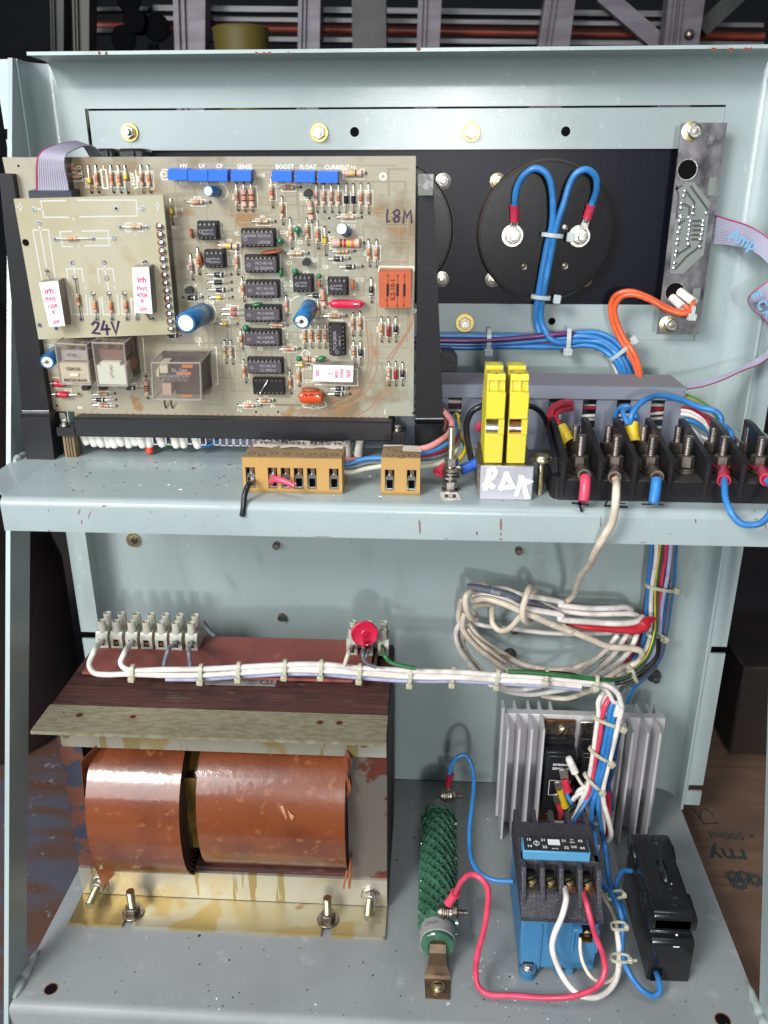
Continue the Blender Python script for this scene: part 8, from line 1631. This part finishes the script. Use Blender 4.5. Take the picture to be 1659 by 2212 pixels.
for t, f, s in (('V20154-', .38, 1.9), ('M0720-B104', .10, 1.9), ('BCR6', .72, 1.6)): m_.text(t, F1[0]+ex*.5+up*f+BN*.15, ex, up, s, bold=.03)
m_.box(F1[0]+ex*.5+up*.24+BN*.3, (5, .8, 1.6), RB, mi=1); part(m_, 'print', [mat('relay_ink', (.12, .08, .05), .6), cream], o1)
F2 = [BP('B', 745, 690, h1), BP('B', 970, 695, h1), BP('B', 940, 372, h1), BP('B', 700, 366, h1)]
o2, *_ = cover(F2, h1, 'clear-cased relay with a pale yellow block, second from the left')
inner(o2, F2, h1, .03, .97, .03, .48, .25, 12, creamw, 'front_block'); inner(o2, F2, h1, .18, .82, .48, .56, .4, 10, creamw, 'front_tab'); inner(o2, F2, h1, .10, .9, .58, .80, 4, 14, mat('brown_relay_frame', (.20, .11, .09), .4), 'armature'); inner(o2, F2, h1, .3, .42, .84, .95, 4, 8, goldc, 'contact'); inner(o2, F2, h1, .68, .8, .84, .95, 4, 8, goldc, 'contact')
m_ = MB(); c = F2[1]+(F2[2]-F2[1])*.35-BN*14-EX*4; m_.cyl(c-BN*6, c+BN*4, 4.5, 20); part(m_, 'coil', mat('relay_copper_coil', (.30, .09, .04), .4), o2)
m_ = MB(); c = F2[0]+(F2[1]-F2[0])*.5+(F2[3]-F2[0])*.38+BN*.3
for i in range(9): m_.tube([c+BUP*(3.2-i*.9)+EX*random.uniform(-1, .2), c+BUP*(2.6-i*.9)+EX*random.uniform(0, 1.2)], .22, seg=5, smooth=1)
part(m_, 'spring', steeld, o2)
h3 = 26.
F3 = [BP('B', 1165, 795, h3), BP('B', 1530, 800, h3), BP('B', 1520, 520, h3), BP('B', 1152, 518, h3)]
o3, c3, w3, hh3 = cover(F3, h3, 'wide clear-cased relay with a visible spring, third from the left')
inner(o3, F3, h3, .40, .97, .03, .97, 8, 14, darkr, 'coil'); inner(o3, F3, h3, .14, .30, .70, .97, 2, 10, cream, 'contact_block'); inner(o3, F3, h3, .18, .36, .10, .42, 2, 10, mat('pinkish_relay_block', (.50, .36, .28), .5), 'contact_block'); inner(o3, F3, h3, .06, .12, .60, .80, 2, 10, cream, 'contact_block')
for fx0, fx1, fy0, fy1 in ((.60, .82, .86, .94), (.48, .78, .66, .74), (.58, .80, .06, .11)): inner(o3, F3, h3, fx0, fx1, fy0, fy1, 1.5, 1, mat('orange_contact', (.70, .20, .05), .4), 'contact_strip')  # plain orange colour for the contact strips
m_ = MB(); a0 = F3[0]+(F3[1]-F3[0])*.13+(F3[3]-F3[0])*.52-BN*2; a1 = F3[0]+(F3[1]-F3[0])*.72+(F3[3]-F3[0])*.52-BN*2; ps = []
for i in range(120): t = i/119; a = i*1.2; ps.append(a0+(a1-a0)*t+BUP*math.cos(a)*1.1+BN*math.sin(a)*1.1)
m_.tube(ps, .28, seg=5, smooth=1); part(m_, 'spring', leadm, o3)
m_ = MB(); m_.text('RL-264', F3[0]+(F3[1]-F3[0])*.56+(F3[3]-F3[0])*.80+BN*.1, EX, BUP, 2.2); m_.text('024/03CS-01', F3[0]+(F3[1]-F3[0])*.52+(F3[3]-F3[0])*.64+BN*.1, EX, BUP, 2.0); part(m_, 'print', mat('relay_grey_ink', (.30, .28, .32), .5), o3)
for x in (1260, 1310): m_ = MB(); m_.tube([BP('B', x-12, 800, 4), BP('B', x-8, 840, 2), BP('B', x, 862, .5)], .5, seg=6, smooth=2); part(m_, 'relay_pin', steeld, pcb)
sk.line([BP('B', x, y, .06) for x, y in ((1630, 400), (1642, 400), (1655, 680), (1640, 680))], .6, BN); sk.line([BP('B', x, y, .06) for x, y in ((1085, 330), (1105, 590))], .6, BN)
sline('A', [(765, 208), (803, 208), (820, 350), (785, 350), (765, 208)], .7); sline('A', [(783, 178), (785, 208)], .5); stext('R65A', 'A', 1010, 280, 2.1, 90); stext('ZD8', 'A', 662, 310, 2.1, 90); stext('R57', 'A', 525, 178, 2.0); sline('A', [(1030, 215), (1045, 345), (1020, 348)], .6); sline('A', [(1145, 215), (1165, 355), (1140, 357)], .6)
# tracks seen through the laminate, edge fingers
for P in (((1460, 130), (1425, 250), (1290, 470)), ((1420, 130), (1420, 240), (1260, 470)), ((1190, 300), (1180, 560), (1080, 740), (860, 850), (760, 880)), ((1150, 280), (1140, 560), (1050, 700), (800, 830), (620, 870)), ((1270, 680), (1140, 820), (1050, 875)), ((1050, 610), (1040, 690), (980, 730)), ((1110, 200), (1120, 540), (1030, 690), (700, 820), (520, 870))):
    pts = [BP('E', x, y, .02) for x, y in P]; t_ = MB(); C_ = t_.tube(pts, .1, seg=4, smooth=6); cu.line(C_, 1.0, BN)
for i in range(44):
    f = i/43; p = BP('B', 590, 915, .03); q = BP('E', 1235, 905, .03); c = p+(q-p)*f+BUP*(1.0+.3*math.sin(i)); cu.add([c-EX*1.1-BUP*4, c+EX*1.1-BUP*4, c+EX*1.0+BUP*.9, c-EX*1.0+BUP*.9], [(0, 1, 2, 3)])
ft = MB(); rs = random.Random(5)
for i in range(120):
    x, z = rs.uniform(96, 228), rs.uniform(12, 146); P = [L3(x, z, .012)]; d = rs.choice((0, 1))
    for k in range(rs.randint(2, 4)):
        l = rs.uniform(6, 34)*rs.choice((-1, 1)); x2, z2 = (x+l, z) if d else (x, z+l*.7); x2 = min(229, max(4, x2)); z2 = min(147, max(6, z2)); P.append(L3(x2, z2, .012)); c2 = rs.uniform(1.5, 3.5); x, z = x2, z2; d = 1-d
    ft.line([p+BN*(.0004*i) for p in P], rs.choice((.5, .5, .7, 1.1)), BN)
part(ft, 'faint_tracks', mat('tracks_under_laminate', (.275, .24, .165), .4), pcb)
part(cu, 'copper_track', mat('copper_under_laminate', (.33, .185, .115), .45), pcb)
for x, y, r0 in ((510, 672, 'D'), (508, 815, 'D'), (1403, 155, 'D'), (310, 852, 'E'), (470, 852, 'E'), (1450, 860, 'E'), (430, 843, 'B'), (140, 180, 'A')): drill.lathe(BP(r0, x, y, .03), BN, [(0, .02), (.7, .02)], 10)
part(drill, 'drill_holes', holeblk, pcb); part(sk, 'silkscreen_legend', silk, pcb)
# grey ribbon cable at the top left, looping back over the board edge, with its plug
pl = MB(); a0 = BP('A', 245, 398, 7); a1 = BP('A', 575, 396, 7); pl.box((a0+a1)/2-BN*1-BUP*1.5, ((a1-a0).length, 12, 8), RB, ch=.6)
tag(pl.build('ribbon_plug', mat('slate_plug', (.03, .035, .05), .45)), 'slate black plug at the foot of the grey ribbon cable', 'plug')
Ar = [BP('A', 272, 385, 9), BP('A', 272, 300, 10), BP('A', 272, 180, 12), BP('A', 290, 100, 12), BP('A', 350, 48, 6), BP('A', 470, 10, -8), BP('A', 600, 0, -28), BP('A', 680, 110, -50)]
Br = [BP('A', 528, 385, 9), BP('A', 515, 300, 10), BP('A', 492, 180, 12), BP('A', 500, 100, 11), BP('A', 560, 60, 2), BP('A', 640, 30, -12), BP('A', 720, 40, -30), BP('A', 800, 130, -52)]
ribbon('grey ribbon cable looping over the top left corner of the circuit board', Ar, Br, 14, m=mat('grey_ribbon', (.40, .38, .46), .35, spec=.5))
for o in list(SC.objects):
    if '_o' in o: del o['_o']
